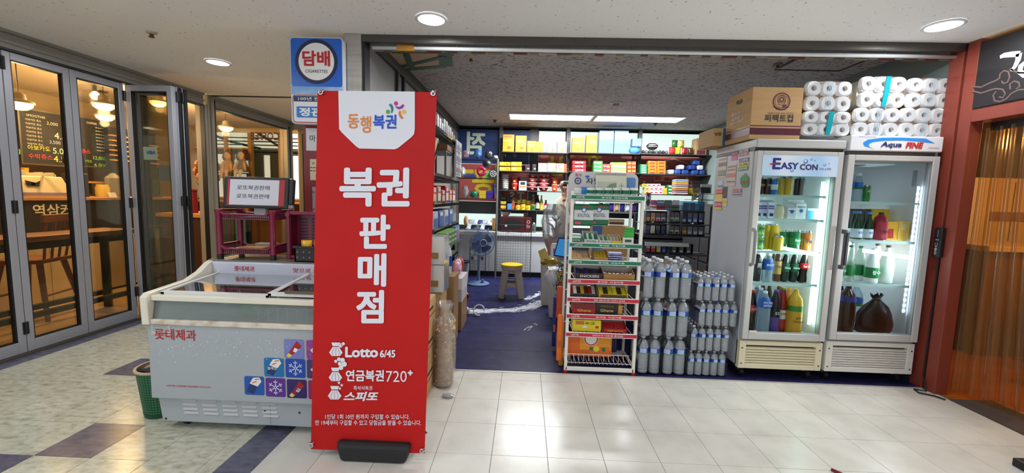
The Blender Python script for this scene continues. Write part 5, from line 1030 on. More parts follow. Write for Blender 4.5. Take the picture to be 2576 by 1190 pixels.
# ---------------------------------------------------------------- stickers on the fridge side
FX = 1.71; EWs = dict(R=(0, -1, 0), U=(0, 0, 1))
def stk(px0, px1, py0, py1, rows, nm='side_sticker', words=()):
    a = atx(px0, (py0+py1)/2, FX); b = atx(px1, (py0+py1)/2, FX); zt = atx((px0+px1)/2, py0, FX).z; zb = atx((px0+px1)/2, py1, FX).z
    q = PL((-.0022, a.y-FY, zb), (0, -1, 0)); w = a.y-b.y; h = zt-zb; mb = MB(); ms = []
    for k, (v0, v1, c) in enumerate(rows): q.rect(mb, 0, w, v0*h, v1*h, k, .0002*k); ms.append(C(*c))
    s_ = ob(nm, mb, ms, F1)
    for body, v, hh, c in words: text(body, C(*c), s_, q.p(w/2, v*h, .0008), hh*h, w*.9, bold=.015, **EWs)
stk(1860, 1884, 363, 392, [(0, 1, (220, 220, 216)), (.0, .28, (176, 40, 36)), (.3, .62, (70, 60, 110))], words=[('LG냉동', .82, .22, (40, 40, 50)), ('567-5340', .46, .22, (236, 236, 236)), ('냉동', .13, .14, (236, 220, 216))])
stk(1858, 1883, 398, 429, [(0, .3, (40, 120, 70)), (.3, .66, (226, 206, 50)), (.66, 1, (50, 56, 130))], words=[('LG냉동', .83, .22, (236, 236, 240)), ('521-5992', .48, .24, (40, 30, 30)), ('대한냉동', .14, .16, (226, 240, 226))])
stk(1840, 1855, 385, 403, [(0, 1, (206, 60, 140))], words=[('대한', .7, .3, (120, 20, 80))])
stk(1807, 1827, 396, 447, [(0, 1, (196, 192, 176)), (.55, .75, (120, 70, 56))], words=[('====', .9, .08, (60, 50, 50)), ('===', .3, .1, (90, 80, 70)), ('===', .15, .1, (90, 80, 70))])
stk(1829, 1851, 414, 468, [(0, 1, (206, 186, 176)), (.4, .6, (196, 120, 110))], words=[('====', .9, .07, (90, 60, 60)), ('====', .75, .06, (170, 60, 60)), ('====', .2, .06, (90, 80, 120))])
stk(1842, 1866, 470, 494, [(0, 1, (186, 180, 190)), (.4, .75, (176, 50, 60))], words=[('02-524-7811', .58, .25, (240, 230, 230)), ('대한냉동', .2, .16, (60, 60, 90))])
stk(1806, 1818, 455, 470, [(0, 1, (206, 210, 216)), (0, .25, (70, 130, 180))]); stk(1817, 1829, 470, 498, [(0, 1, (60, 54, 52)), (.2, .5, (120, 70, 60))]); stk(1817, 1829, 499, 520, [(0, 1, (210, 200, 160)), (.4, .7, (220, 180, 50))])
stk(1799, 1817, 476, 528, [(0, 1, (222, 206, 150)), (.75, .98, (200, 60, 60)), (.55, .74, (226, 200, 50)), (.12, .4, (206, 70, 70)), (0, .1, (222, 196, 50))], words=[('대한냉동', .87, .1, (240, 220, 220)), ('523-9911', .26, .12, (240, 230, 230))])
q = [(1875, 435), (1883, 447), (1884, 460), (1880, 470), (1868, 472), (1862, 462), (1862, 448)]
mb = MB(); mb.add([atx(a, b, FX-.0025)-Vector((1.712, FY, 0)) for a, b in q], [tuple(range(len(q)))]); ob('burger_sticker', mb, C(40, 140, 60), F1)
mb = MB(); mb.add([atx(a, b, FX-.003)-Vector((1.712, FY, 0)) for a, b in [(1882, 453), (1882, 462), (1864, 464), (1863, 456)]], [(0, 1, 2, 3)]); ob('burger_sticker', mb, C(130, 70, 40), F1)
# ---------------------------------------------------------------- boxes on top
TOP1, TOP2 = 1.868, 1.905
x0 = at(1885, 340, 3.2).x; x1 = at(2012, 340, 3.2).x; zt = at(1950, 219, 3.2).z; h = zt-TOP1; wB = x1-x0
t = thing('paper_cup_carton', 'large cardboard paper cup carton with maroon stripes on the left fridge', 'box', ((x0+x1)/2, 3.2, TOP1), rz=0)
ob('carton', MB().box(-wB/2, wB/2, 0, .38, 0, h), CARD, t, bev=.004)
q = PL((0, -.001, 0)); mb = MB(); q.rect(mb, -wB/2, wB/2, .035, .085, 0); q.rect(mb, -wB/2, wB/2, .097, .104, 0); q2 = PL((-wB/2-.001, 0, 0), (0, -1, 0)); q2.rect(mb, -.38, 0, .035, .085, 0); q2.rect(mb, -.38, 0, .097, .104, 0); ob('stripe_print', mb, C(92, 30, 50), t)
mb = MB(); q.ring(mb, .03, h*.73, .056, .066); q.ring(mb, .03, h*.73, .046, .049); q.stroke(mb, [(.0, h*.73+.01), (.01, h*.73-.025), (.05, h*.73-.025), (.06, h*.73+.01)], .005); q.ring(mb, .03, h*.73+.015, .01, .02); q.ring(mb, .03, h*.73+.015, .026, .03); q.disc(mb, .045, h*.73-.035, .008); q.disc(mb, .06, h*.73-.03, .008); q.stroke(mb, [(-.03, h*.73-.04), (.0, h*.73-.05), (.09, h*.73-.04)], .004); ob('round_emblem', mb, C(96, 34, 50), t)
text('퍼팩트컵', INK, t, (.02, -.0015, h*.41), .055, .21, bold=.02); text('2023.03.24 15:53', C(110, 84, 66), t, (.03, -.0015, h*.505), .013, .19); text('THE PERFECT CUP', C(96, 34, 50), t, (.03, -.0015, h*.73-.058), .009, .08)
text('일회용컵', C(110, 84, 66), t, (-wB/2-.0015, .2, h*.6), .025, .2, R=(0, -1, 0)); text('일회컵', C(110, 84, 66), t, (-wB/2-.0015, .22, h*.5), .025, .13, R=(0, -1, 0)); text('6.5oz / 1000EA', C(110, 84, 66), t, (-wB/2-.0015, .2, h*.42), .016, .2, R=(0, -1, 0)); text('컵', INK, t, (-wB/2-.0015, .19, h*.82), .03, .09, R=(0, -1, 0), bold=.05)
t = thing('small_shipping_box', 'cardboard box with blue printed side, left of the cup carton', 'box', (1.83, 3.66, 1.868))
t.location = (1.705, 3.62, TOP1); wS = .1
ob('carton', MB().box(-wS, wS, 0, .3, 0, .15), CARD, t, bev=.003); q = PL((0, -.001, 0)); mb = MB(); q.poly(mb, [(-wS*.2, 0), (wS, 0), (wS, .15), (-wS*.2, .15)], 0); q.poly(mb, [(wS*.55, .03), (wS*.95, .075), (wS*.55, .12)], 1, .0004); ob('blue_print', mb, [C(50, 110, 160), C(150, 110, 70)], t); text('냉동', INK, t, (-wS*.62, -.0015, .1), .03, wS*.6, bold=.02)
# ---------------------------------------------------------------- toilet paper packs
TPW = mt('tissue', (246, 246, 244), .9, bump=.1, bscale=20); CORE = C(150, 140, 128, .9); FILM = clear('pack_film', (253, 253, 254), .5, .05, (240, 240, 244), .12); TEAL = C(16, 150, 160, .3); BROWNP = C(176, 132, 80, .4)
def tissue_pack(px0, px1, py0, py1, zb, label, band, wrapc, Y=3.2):
    x, z, w, h = fit(px0, px1, py0, py1, Y); h = at((px0+px1)/2, py0, Y).z-zb; t = thing('toilet_paper_pack', label, 'toilet paper', (x, Y, zb), group='toilet paper packs on the fridges')
    rw, rh = w/3, h/2
    def sq_(c, s, n=20):
        out = []
        for i in range(n):
            a = 2*PI*i/n; k = (abs(math.cos(a))**3+abs(math.sin(a))**3)**(-1/3); out.append((c[0]+s[0]*k*math.cos(a), c[1]+s[1]*k*math.sin(a)))
        return out
    for i in range(3):
        for j in range(2):
            c = (-w/2+rw*(i+.5), rh*(j+.5)); n = 20; o = sq_(c, (rw*.49, rh*.49)); o2 = [(c[0]+(a-c[0])*.86, c[1]+(b-c[1])*.86) for a, b in o]; inn = [(c[0]+.02*math.cos(2*PI*k/n), c[1]+.02*math.sin(2*PI*k/n)) for k in range(n)]
            vs = [(a, .012, b) for a, b in o]+[(a, 0, b) for a, b in o2]+[(a, .002, b) for a, b in inn]+[(a, .03, b) for a, b in inn]+[(a, .034, b) for a, b in o]
            fs = []
            for k in range(n): l = (k+1) % n; fs += [(n+k, n+l, l, k), (2*n+k, 2*n+l, n+l, n+k), (3*n+k, 3*n+l, 2*n+l, 2*n+k), (k, l, 4*n+l, 4*n+k)]
            mb = MB(); mb.add(vs, fs); r_ = ob('roll', mb, TPW, t, smooth=50); ob('core', MB().add([(a, .028, b) for a, b in inn], [tuple(range(n))]), CORE, r_)
    out = sq_((0, h/2), (w/2, h/2), 28); mb = MB(); mb.prism([(a*1.012, h/2+(b-h/2)*1.005) for a, b in out], .035, .22, 'y'); ob('printed_wrap', mb, C(*wrapc, .4), t, smooth=40)
    mb = MB(); k = len(out); mb.add([(a*1.0, .03, h/2+(b-h/2)*1.0) for a, b in out]+[(a*.97, -.004, h/2+(b-h/2)*.97) for a, b in out], [(i, (i+1) % k, k+(i+1) % k, k+i) for i in range(k)]+[tuple(range(k, 2*k))]); ob('film', mb, FILM, t, smooth=40)
    if band == 'teal': ob('carry_band', MB().prism([(-.012, h*.02), (.02, h*.02), (.035, h*.5), (.04, h*.98), (.006, h*.98), (-.002, h*.5)], -.009, -.006, 'y'), TEAL, t)
    else:
        mb = MB(); q = PL((0, -.006, 0))
        for i in range(4): q.stroke(mb, [(-.02+i*.011, h*.04), (-.013+i*.011, h*.5), (-.006+i*.011, h*.96)], .0035)
        ob('carry_band', mb, C(170, 190, 200), t)
    return h
a = tissue_pack(2019, 2141, 279, 353, TOP2+.001, 'toilet paper pack with teal band, lower left, on the left fridge', 'teal', (220, 220, 222)); tissue_pack(2027, 2144, 203, 279, TOP2+.002+a, 'toilet paper pack with printed clear band, top left, on the teal one', 'clear', (176, 132, 80))
b = tissue_pack(2149, 2264, 270, 345, TOP2, 'toilet paper pack with clear band, lower middle, on the right fridge', 'clear', (168, 120, 66)); c = tissue_pack(2266, 2382, 270, 346, TOP2, 'toilet paper pack with clear band, lower right, on the right fridge', 'clear', (168, 120, 66))
tissue_pack(2165, 2281, 191, 270, TOP2+b, 'toilet paper pack with teal band, top middle of the pile', 'teal', (196, 196, 180)); tissue_pack(2285, 2399, 195, 271, TOP2+c, 'toilet paper pack with clear band, top right of the pile', 'clear', (176, 132, 80))
# ================================================================ GUM AND CHOCOLATE RACK, WATER PACKS
WW = C(232, 230, 222, .4); GRN = C(16, 120, 84); CRM = C(196, 36, 60)
RX, RY = .628, 3.135
t = RK = thing('display_rack', 'white wire display rack of gum and chocolate with red feet', 'display rack', (RX, RY, 0))
def rx(px, py, Y=RY): return at(px, py, Y).x-RX
def rz(py, px=1510, Y=RY): return at(px, py, Y).z
HW = .268
for s in (-1, 1):
    ob('front_post', MB().box(s*HW-.012, s*HW+.012, -.012, .012, .02, 1.44), WW, t, bev=.003)
    ob('rear_post', MB().box(s*HW-.01, s*HW+.01, .33, .35, .02, 1.5), WW, t, bev=.003)
    for y in (0, .34): ob('foot', MB().lathe([(.018, 0), (.018, .018), (.012, .022)], 12, (s*HW, y, 0)), C(180, 20, 24), t, smooth=40)
    for z in (.06, 1.36): ob('side_bar', MB().box(s*HW-.006, s*HW+.006, 0, .34, z, z+.015), WW, t)
for z in (.02,): ob('base_bar', MB().box(-HW, HW, -.012, .006, z, z+.03), WW, t, bev=.002); ob('base_bar', MB().box(-HW, HW, .33, .35, z, z+.03), WW, t, bev=.002)
rails = [(497, GRN, '자일리톨 대한치과의사협회 공식인증'), (617, GRN, '롯데 자일리톨 하고 꼭 확인하세요'), (660, GRN, '인증하면 롯데 자일리톨'), (708, CRM, '롯데이라면 만나고 싶어요'), (754, CRM, '좋은 사람 만나면 나눠주고 싶어요'), (796, CRM, '입이라면 역시 롯데껌'), (842, CRM, '대한민국 대표껌 롯데껌!')]
def deck(z, slope=.0):
    mb = MB()
    for i in range(17): x = -HW+.02+i*(2*HW-.04)/16; mb.tube([(x, .0, z), (x, .33, z+slope)], .0022, 4)
    for y in (.03, .31): mb.tube([(-HW, y, z-.003+slope*y/.33), (HW, y, z-.003+slope*y/.33)], .003, 5)
    return mb
DZ = {}
for py, c, body in rails:
    z = rz(py); DZ[py] = z
    ob('shelf_deck', deck(z+.004), WW, t)
    r_ = ob('price_rail', MB().box(-HW-.01, HW+.01, -.02, -.012, z-.019, z+.019), C(226, 226, 222), t, bev=.001); ob('rail_strip', MB().box(-HW-.008, HW+.008, -.0215, -.02, z-.013, z+.013), c, r_)
    if py in (754, 842): text(body, WHITE, r_, (.05, -.0218, z), .014, .24, bold=.01)
    else: text('롯데껌  자일리톨', WHITE, r_, (.05, -.0218, z), .013, .2, bold=.01)
    text('LOTTE', WHITE, r_, (-HW+.06, -.0218, z), .014, .06, bold=.02)
mb = deck(.075, .0); ob('bottom_deck', mb, WW, t)
mb = MB()
for i in range(13): x = -HW+.03+i*(2*HW-.06)/12; mb.tube([(x, .03, .085), (x, .06, .13)], .0022, 4)
mb.tube([(-HW+.02, .06, .13), (HW-.02, .06, .13)], .003, 5); ob('basket_front', mb, WW, t)
# header board with rounded top
z0, z1 = 1.36, rz(433, 1520, RY+.2)
pts = [(-.28, z0)]; R_ = .06
for cx, a0 in ((.28-R_, 0), (-.28+R_, 90)):
    for i in range(7): a = math.radians(a0+15*i); pts.append((cx+R_*math.cos(a), z1-R_+R_*math.sin(a)))
pts = [(.28, z0)]+pts[1:]+[(-.28, z0)]
hb = ob('header_board', MB().prism(pts, .2, .212, 'y'), C(206, 204, 202, .45), t)
mb = MB(); q = PL((0, .198, 0)); cu, cv = -.205, rz(455, 1465, RY+.2); q.ring(mb, cu, cv, .018, .028, 0); q.rect(mb, cu-.003, cu+.003, cv-.01, cv+.01, 1); q.rect(mb, cu-.01, cu+.01, cv-.003, cv+.003, 1); q.disc(mb, -.13, cv+.035, .018, 2, 0, 14, .01); q.rect(mb, .16, .26, cv-.05, cv+.035, 3, 0, .02); ob('header_print', mb, [C(40, 70, 140), C(180, 40, 50), C(30, 110, 200), C(90, 140, 200)], hb)
text('롯데', C(180, 50, 70), hb, (cu, .198, cv+.046), .026, .05, bold=.01); text('자일리톨', C(40, 50, 90), hb, (-.02, .198, cv), .05, .24, bold=.02)
# calendar
a = at(1497, 497, RY+.16); b = at(1578, 440, RY+.16); t = thing('desk_calendar', 'spiral desk calendar with pale green picture on top of the gum rack', 'calendar', ((a.x+b.x)/2, RY+.15, DZ[497]+.03)); w = (b.x-a.x)/2; h = b.z-DZ[497]-.03
ob('page', MB().prism([(0, 0), (.003, 0), (.033, h), (.03, h)], -w, w, 'x'), C(214, 216, 196, .8), t); mb = MB()
for i in range(18): mb.tube([(-w+.008+i*(2*w-.016)/17, .028, h-.006), (-w+.008+i*(2*w-.016)/17, .024, h+.006), (-w+.008+i*(2*w-.016)/17, .036, h+.002)], .0015, 4)
ob('spiral', mb, DARK, t); q = PL((0, -.0015, 0), (1, 0, 0), (0, .03/h, 1)); mb = MB(); q.rect(mb, -w*.9, w*.35, h*.12, h*.62, 0); q.poly(mb, [(-w*.5, h*.2), (w*.33, h*.2), (w*.33, h*.58), (-w*.05, h*.52)], 1, .0004); q.stroke(mb, [(w*.5, h*.45), (w*.85, h*.45)], .002, 2, .0004); q.stroke(mb, [(w*.67, h*.3), (w*.67, h*.6)], .002, 2, .0004); ob('picture', mb, [C(186, 194, 176), C(120, 150, 110), C(60, 60, 60)], t)
# ---- products
Yp = RY+.03
def base(py): return DZ[py]+.012
def tub(px0, px1, label, white=False):
    x, _, w, _h = fit(px0, px1, 470, 490, Yp+.03); h = at((px0+px1)/2, 474, Yp+.03).z-base(497)+.004; r = w/2*.98; t = thing('gum_tub', label, 'gum tub', (x, Yp+.03, base(497)), group='gum tubs on the top rack shelf')
    ob('tub', MB().lathe([(r*.95, 0), (r, .004), (r, h*.72)], 18), C(214, 226, 220) if white else C(16, 110, 74), t, smooth=40); ob('lid', MB().lathe([(r*1.03, h*.72), (r*1.03, h*.98), (r*.97, h)], 18), C(232, 232, 230), t, smooth=40)
    if not white: ob('label_band', MB().lathe([(r+.0008, h*.05), (r+.0008, h*.3)], 18, caps=False), C(210, 226, 220), t)
    text('XYLITOL', C(20, 70, 60) if white else C(20, 60, 50), t, (0, -r-.0016, h*.17), h*.16, r*1.4, bold=.02)
tub(1443, 1463, 'white gum tub at the left end of the top rack shelf', True)
for i in range(6): tub(1476+i*21.6, 1476+i*21.6+20.5, 'green gum tub with white lid on the top rack shelf, %s from left' % ORD[i])
carton('tissue_box', 'small blue packet between the gum tubs', 1460, 1478, 470, base(497), Yp+.09, (60, 140, 220), depth=.02)
def rbox(name, label, px0, px1, py0, rail, col, Yq=None, patch=(), words=(), depth=.12, cat='box', group=None, rough=.4):
    return carton(name, label, px0, px1, py0, base(rail), Yq or Yp, col, 0, patch, words, depth, group, cat, rough)
# hanging gum pouches
for i, (a, b) in enumerate(((1446, 1492), (1486, 1534))):
    p0 = at(a, 512, RY+.0); p1 = at(b, 570, RY); w = (p1.x-p0.x)/2; h = p0.z-p1.z; t = thing('gum_pouch', 'large green gum pouch with white band hanging in the rack, %s' % ('left' if i == 0 else 'right half hidden'), 'gum pouch', ((p0.x+p1.x)/2, RY+.03+.045*i, p1.z))
    ob('pouch', MB().prism([(0, 0), (.016, .012), (.02, h*.5), (.014, h*.9), (0, h), (-.014, h*.9), (-.018, h*.5), (-.014, .012)], -w, w, 'x'), C(14, 104, 62, .25), t, bev=.004)
    ob('white_band', MB().box(-w, w, -.0215, -.019, h*.28, h*.72), C(206, 212, 214), t); text('XYLITOL', C(40, 50, 60), t, (0, -.022, h*.48), h*.15, w*1.3, bold=.01); mb = MB(); q = PL((0, -.022, 0)); q.ring(mb, 0, h*.72, .012, .019, 0, .001, 18); q.disc(mb, 0, h*.72, .012, 1, .0008, 16); q.rect(mb, -w*.9, -w*.3, h*.08, h*.2, 2, .001); ob('print', mb, [C(50, 100, 170), C(230, 230, 236), C(220, 60, 120)], t); text('GUM UP', C(200, 60, 80), t, (w*.2, -.0205, h*.86), h*.1, w*.8, bold=.02)
    ob('hang_hook', MB().tube([(0, .0, h), (0, -.005, h+.015), (0, .02, h+.02)], .003, 5), WW, t)
def open_box(name, label, px0, px1, py0, rail, wall, fill, fillcol, lip=.45, Yq=None, patch=None, words=(), depth=.14, n=5, cat='box', back=1.0, inner=(170, 164, 156)):
    """display box: low front, tall back, with the packs standing in it"""
    Yq = Yq or Yp; x, _, w, _h = fit(px0, px1, py0, py0+20, Yq); h = at((px0+px1)/2, py0, Yq+depth*.6).z-base(rail); t = thing(name, label, cat, (x, Yq, base(rail)))
    ob('front_lip', MB().box(-w/2, w/2, 0, .002, 0, h*lip), C(*wall), t); [ob('side', MB().prism([(0, 0), (depth, 0), (depth, h*back), (depth*.7, h*back), (0, h*lip)], s*w/2-.001, s*w/2+.001, 'x'), C(*wall), t) for s in (-.98, .98)]; ob('back', MB().box(-w/2, w/2, depth-.002, depth, 0, h*back), C(*inner), t); ob('floor_card', MB().box(-w/2, w/2, 0, depth, 0, .002), C(*inner), t)
    if patch: mb = MB(); q = PL((0, -.001, 0)); q.rect(mb, -w*.46, w*.46, h*lip*.1, h*lip*.9, 0); ob('print', mb, C(*patch), t)
    for body, c in words: text(body, C(*c), t, (0, -.0015, h*lip*.5), h*lip*.5, w*.7, bold=.02)
    rn = random.Random(px0)
    for i in range(n):
        if fill == 'bar':
            ww = (w-.01)/n; xx_ = -w/2+.005+i*ww; c = fillcol[i % len(fillcol)]
            ob('pack', MB().prism([(.008, .003), (.02, .003), (depth*.8, h*rn.uniform(.7, .85)), (depth*.72, h*rn.uniform(.72, .86))], xx_+.001, xx_+ww-.002, 'x'), C(*c, .3), t, bev=.001)
        else:
            c = fillcol[i % len(fillcol)]; nx = max(1, n//2); ob('pack', MB().blob((-w/2+.02+(i % nx)*(w-.04)/max(1, nx-1), depth*(.3+.4*(i//nx)), h*lip*.75), ((w/nx)*.6, depth*.22, h*.2), 8, 5, .15, seed=i), C(*c, .35), t)
    return t
rbox('gum_box', 'green gum box at left on the third rack shelf', 1437, 1464, 590, 617, (20, 116, 80), patch=[(.1, .9, .55, .9, (210, 224, 216))], words=[('XYLITOL', .5, .3, .2, (230, 240, 230), .7)])
open_box('gum_display_box', 'white green gum display box with tall grey back, third shelf', 1470, 1507, 583, 617, (206, 210, 206), 'bar', [(30, 130, 90), (210, 220, 214)], .35, words=[('XYLITOL', (30, 110, 80))]); open_box('gum_display_box', 'white gum display box in the middle of third shelf', 1507, 1538, 592, 617, (210, 210, 206), 'bar', [(206, 214, 210), (40, 140, 90)], .4, words=[('XYLITOL', (30, 110, 80))]); open_box('gum_display_box', 'yellow fronted gum box on third rack shelf', 1537, 1564, 592, 617, (226, 190, 40), 'bar', [(190, 180, 160)], .35, n=3)
for i in range(5): carton('gum_pack', 'green mint gum pack lying in the stepped stack at right, %s from front' % ORD[i], 1567+i*1.5, 1590+i*1.5, 596-i*6, base(617)+.012*i, Yp+.005+.028*i, (70, 180, 70), depth=.025, group='mint gum packs')
carton('mint_display_box', 'white mint box under the green gum packs', 1566, 1594, 598, base(617), Yp-.004, (222, 226, 214), depth=.006, patch=[(.2, .8, .3, .7, (60, 80, 60))])
open_box('candy_display_box', 'open tan box of caramel candy packs, fourth shelf left', 1437, 1486, 633, 660, (190, 160, 120), 'bar', [(196, 146, 80), (206, 160, 96)], .3, n=3); open_box('candy_display_box', 'brown box with yellow gum sticks, fourth shelf middle', 1495, 1531, 629, 660, (176, 130, 70), 'bar', [(226, 196, 40)], .3, n=4)
for i in range(4): rbox('mint_pack', 'blue mint stick pack stacked on fourth shelf, %s from bottom' % ORD[i], 1531, 1566, 654-i*0, 660, (30, 80, 180), words=[('HALLS', .6, .5, .5, (226, 236, 250), .5)], depth=.08, group='blue mint packs').location.z += .0175*i
open_box('chocolate_bar_box', 'dark brown box of chocolate bars with white red-edged lettering', 1449, 1518, 671, 708, (60, 36, 30), 'bar', [(40, 50, 110), (60, 40, 40)], .5, n=6, words=[('SNICKERS', (226, 226, 236))]); open_box('chocolate_display_box', 'tan box of small brown chocolates, fifth shelf right', 1519, 1598, 676, 708, (190, 146, 70), 'lump', [(90, 50, 26), (120, 66, 34)], .55, n=14, patch=(176, 126, 56))
open_box('snack_bar_box', 'black box holding assorted chocolate bars, sixth shelf left', 1433, 1503, 715, 754, (36, 30, 30), 'bar', [(150, 30, 30), (210, 200, 190), (40, 30, 30), (200, 160, 40), (90, 40, 30)], .3, n=7); open_box('snack_bar_box', 'yellow box of nut bars, sixth shelf right', 1508, 1581, 719, 754, (226, 210, 40), 'bar', [(220, 206, 50), (60, 50, 30), (214, 190, 40)], .35, n=6, patch=(90, 70, 30))
rbox('chocolate_box', 'red chocolate box with gold lettering, seventh shelf', 1440, 1499, 764, 796, (180, 22, 26), patch=[(0, 1, .45, 1, (120, 30, 30))], words=[('Ghana', .5, .3, .26, (230, 190, 80), .6)]); rbox('chocolate_box', 'black chocolate box with gold lettering, seventh shelf', 1499, 1555, 762, 796, (30, 24, 24), words=[('Ghana', .5, .32, .26, (220, 190, 90), .6), ('Ghana', .5, .72, .2, (120, 100, 50), .6)]); rbox('chocolate_box', 'thin tan box at the end of the seventh shelf', 1555, 1566, 768, 796, (196, 140, 60), depth=.05)
rbox('biscuit_box', 'yellow biscuit box with printed cartoon shapes, eighth shelf', 1440, 1513, 805, 842, (226, 206, 40), patch=[(.1, .4, .6, .9, (200, 110, 50)), (.35, .5, .3, .5, (220, 224, 230)), (.8, .92, .3, .5, (190, 50, 40))], words=[('수고', .6, .72, .25, (50, 40, 20), .35)]); open_box('chocolate_box', 'open red chocolate box with pale inside, eighth shelf', 1519, 1578, 808, 842, (190, 30, 30), 'bar', [(170, 30, 30)], .4, n=2, words=[('Ghana', (226, 180, 70))])
# big orange gift boxes behind the basket
def leaner(label, px0, px1, py0, py1, Yq, col, patches, lz, words=()):
    a = at(px0, py1, Yq); b = at(px1, py0, Yq); w = (b.x-a.x)/2; z0 = lz; h = b.z-z0; t = thing('juice_gift_box', label, 'box', ((a.x+b.x)/2, Yq, z0), group='orange juice gift boxes'); ob('carton', MB().box(-w, w, 0, .05, 0, h), C(*col), t, bev=.003); mb = MB(); q = PL((0, -.001, 0)); ms = []
    for k, (kind, u, v, s, c) in enumerate(patches):
        if kind == 'd': q.disc(mb, u*w, v*h, s, k, .0004*k)
        elif kind == 'r': q.rect(mb, u[0]*w, u[1]*w, v[0]*h, v[1]*h, k, .0004*k)
        else: q.ring(mb, u*w, v*h, s[0], s[1], k, .0004*k)
        ms.append(C(*c))
    ob('print', mb, ms, t)
    for body, u, v, hh, c in words: text(body, C(*c), t, (u*w, -.0045, v*h), hh, bold=.03)
leaner('orange juice gift box with round white red emblem inside the rack', 1426, 1541, 842, 910, RY+.09, (214, 100, 24), [('r', (-.45, .95), (.3, 1), 0, (226, 150, 30)), ('r', (-.0, .9), (.05, .45), 0, (220, 110, 30)), ('d', .05, .78, .06, (226, 226, 220)), ('g', .05, .78, (.045, .056), (190, 60, 40)), ('d', .3, .36, .025, (236, 200, 50)), ('r', (.55, .7), (.25, .42), 0, (40, 110, 60)), ('r', (.0, .15), (.28, .42), 0, (40, 110, 60))], .1)
carton('blue_gift_box', 'dark blue box behind the orange ones at the rack bottom', 1541, 1552, 850, .1, RY+.2, (24, 30, 80), depth=.05)
def hang_bag(label, px0, px1, py0, py1, Yq, col, th=.05):
    a = at(px0, py1, Yq); b = at(px1, py0, Yq); w = (b.x-a.x)/2; h = b.z-a.z; t = thing('fruit_gift_bag', label, 'bag', ((a.x+b.x)/2, Yq, a.z if a.z > .02 else 0)); ob('bag_body', MB().prism([(0, 0), (th, 0), (th*.8, h), (0, h)], -w, w, 'x'), C(*col, .3), t, bev=.006); mb = MB(); q = PL((0, -.002, 0)); q.rect(mb, -w*.6, w*.6, h*.3, h*.45, 0); ob('print', mb, C(190, 90, 40), t)
    ob('bag_handle', MB().tube([(-w*.5, th*.4, h), (0, th*.4, h+.03), (w*.5, th*.4, h)], .003, 5), C(*col), t)
hang_bag('orange gift bag hanging left of the rack, front', 1399, 1417, 794, 908, RY+.06, (226, 110, 24)); hang_bag('yellow orange gift bag behind the orange one, left of rack', 1405, 1420, 806, 915, RY+.12, (226, 160, 40)); hang_bag('red orange snack bag standing left of the rack, higher', 1399, 1416, 722, 800, RY+.35, (196, 70, 30)); hang_bag('dark blue red snack bag beside the orange bags', 1388, 1402, 748, 872, RY+.45, (34, 40, 110))
# ---------------------------------------------------------------- bottled water packs
WAT = clear('bottled_water', (252, 254, 255), 1.6, .27, (236, 244, 253), .07); CAPW = C(222, 228, 236, .35); CAPB = C(30, 90, 200); LBL = C(28, 66, 160); LBW = C(176, 190, 226); LBG = C(60, 150, 60)
def water_proto(r, h, nm):
    prof = [(r*.72, 0), (r*.94, h*.02), (r*.98, h*.06)]
    for i in range(7): z = h*(.09+.062*i); prof += [(r*.98, z), (r*.9, z+h*.02), (r*.98, z+h*.04)]
    prof += [(r*.97, h*.54), (r*.97, h*.69), (r*.96, h*.74), (r*.72, h*.85), (r*.34, h*.93), (r*.3, h*.955)]
    b = ob('bottle', MB().lathe(prof, 14), WAT, None, smooth=True)
    ob('cap', MB().lathe([(r*.36, h*.945), (r*.37, h*.99), (r*.33, h)], 12), CAPW, b, smooth=40)
    mb = MB(); mb.lathe([(r*.985, h*.55), (r*.985, h*.69)], 14, caps=False); mb.m = [0]*len(mb.f); lb = ob('label', mb, [LBL], b, smooth=True)
    lb2 = MB(); n = 14
    for (a0, a1, z0_, z1_, mi) in ((-125, -60, .565, .685, 0),):
        vs = []; 
        for i in range(5):
            a = math.radians(a0+(a1-a0)*i/4); vs += [(r*1.0*math.cos(a), r*1.0*math.sin(a), h*z0_), (r*1.0*math.cos(a), r*1.0*math.sin(a), h*z1_)]
        lb2.add(vs, [(2*i, 2*i+2, 2*i+3, 2*i+1) for i in range(4)], mi)
    lb2.lathe([(r*.992, h*.545), (r*.992, h*.562)], 14, caps=False, m=1)
    ob('label_print', lb2, [LBW, LBG], b, smooth=True)
    return b
WB = water_proto(.0455, .305, 'big'); WS_ = water_proto(.0305, .2, 'small')
SHF = clear('shrink_film', (252, 253, 255), .8, .02, (240, 244, 250), .1)
def water_pack(proto, nx, ny, r, h, x0, y0, z0, label, group, film=True, bluecap=None):
    t = thing('water_pack', label, 'bottled water', (x0, y0, z0), group=group); global _first
    for i in range(nx):
        for j in range(ny):
            b = dup(proto, ((i+.5)*2*r, (j+.5)*2*r, .002), parent=t, rz=random.uniform(-.5, .5))
            if bluecap and j == 0 and i == bluecap:
                for c in b.children:
                    if c.name.startswith('cap'): c.data = c.data.copy(); c.data.materials[0] = CAPB
    if film:
        W_, D_ = nx*2*r, ny*2*r; k = r*.6
        mb = MB(); prof = [(0, .6), (0, .0)]
        mb.prism([(k*.2, 0), (W_-k*.2, 0), (W_+.001, h*.1), (W_+.001, h*.7), (W_-k, h*.93), (k, h*.93), (-.001, h*.7), (-.001, h*.1)], -.001, D_+.001, 'y'); mb.f = mb.f[:-2]; mb.m = mb.m[:-2]; ob('shrink_film', mb, SHF, t)
    return t
bw = .0465
xA = at(1603, 945, 3.15).x
names = ('bottom', 'middle', 'top')
for row in range(3):
    for c in range(2):
        water_pack(WB, 2, 3, bw, .305, xA+c*(4*bw+.012)+row*.004, 3.15, row*.308, 'shrink-wrapped pack of large water bottles, %s of the %s stack' % (names[row], 'left' if c == 0 else 'right'), 'packs of large water bottles')
xB = at(1724, 948, 3.16).x; off = [0, .012, .06, .03]; nm4 = ('bottom', 'second from bottom', 'third from bottom, set furthest right', 'top')
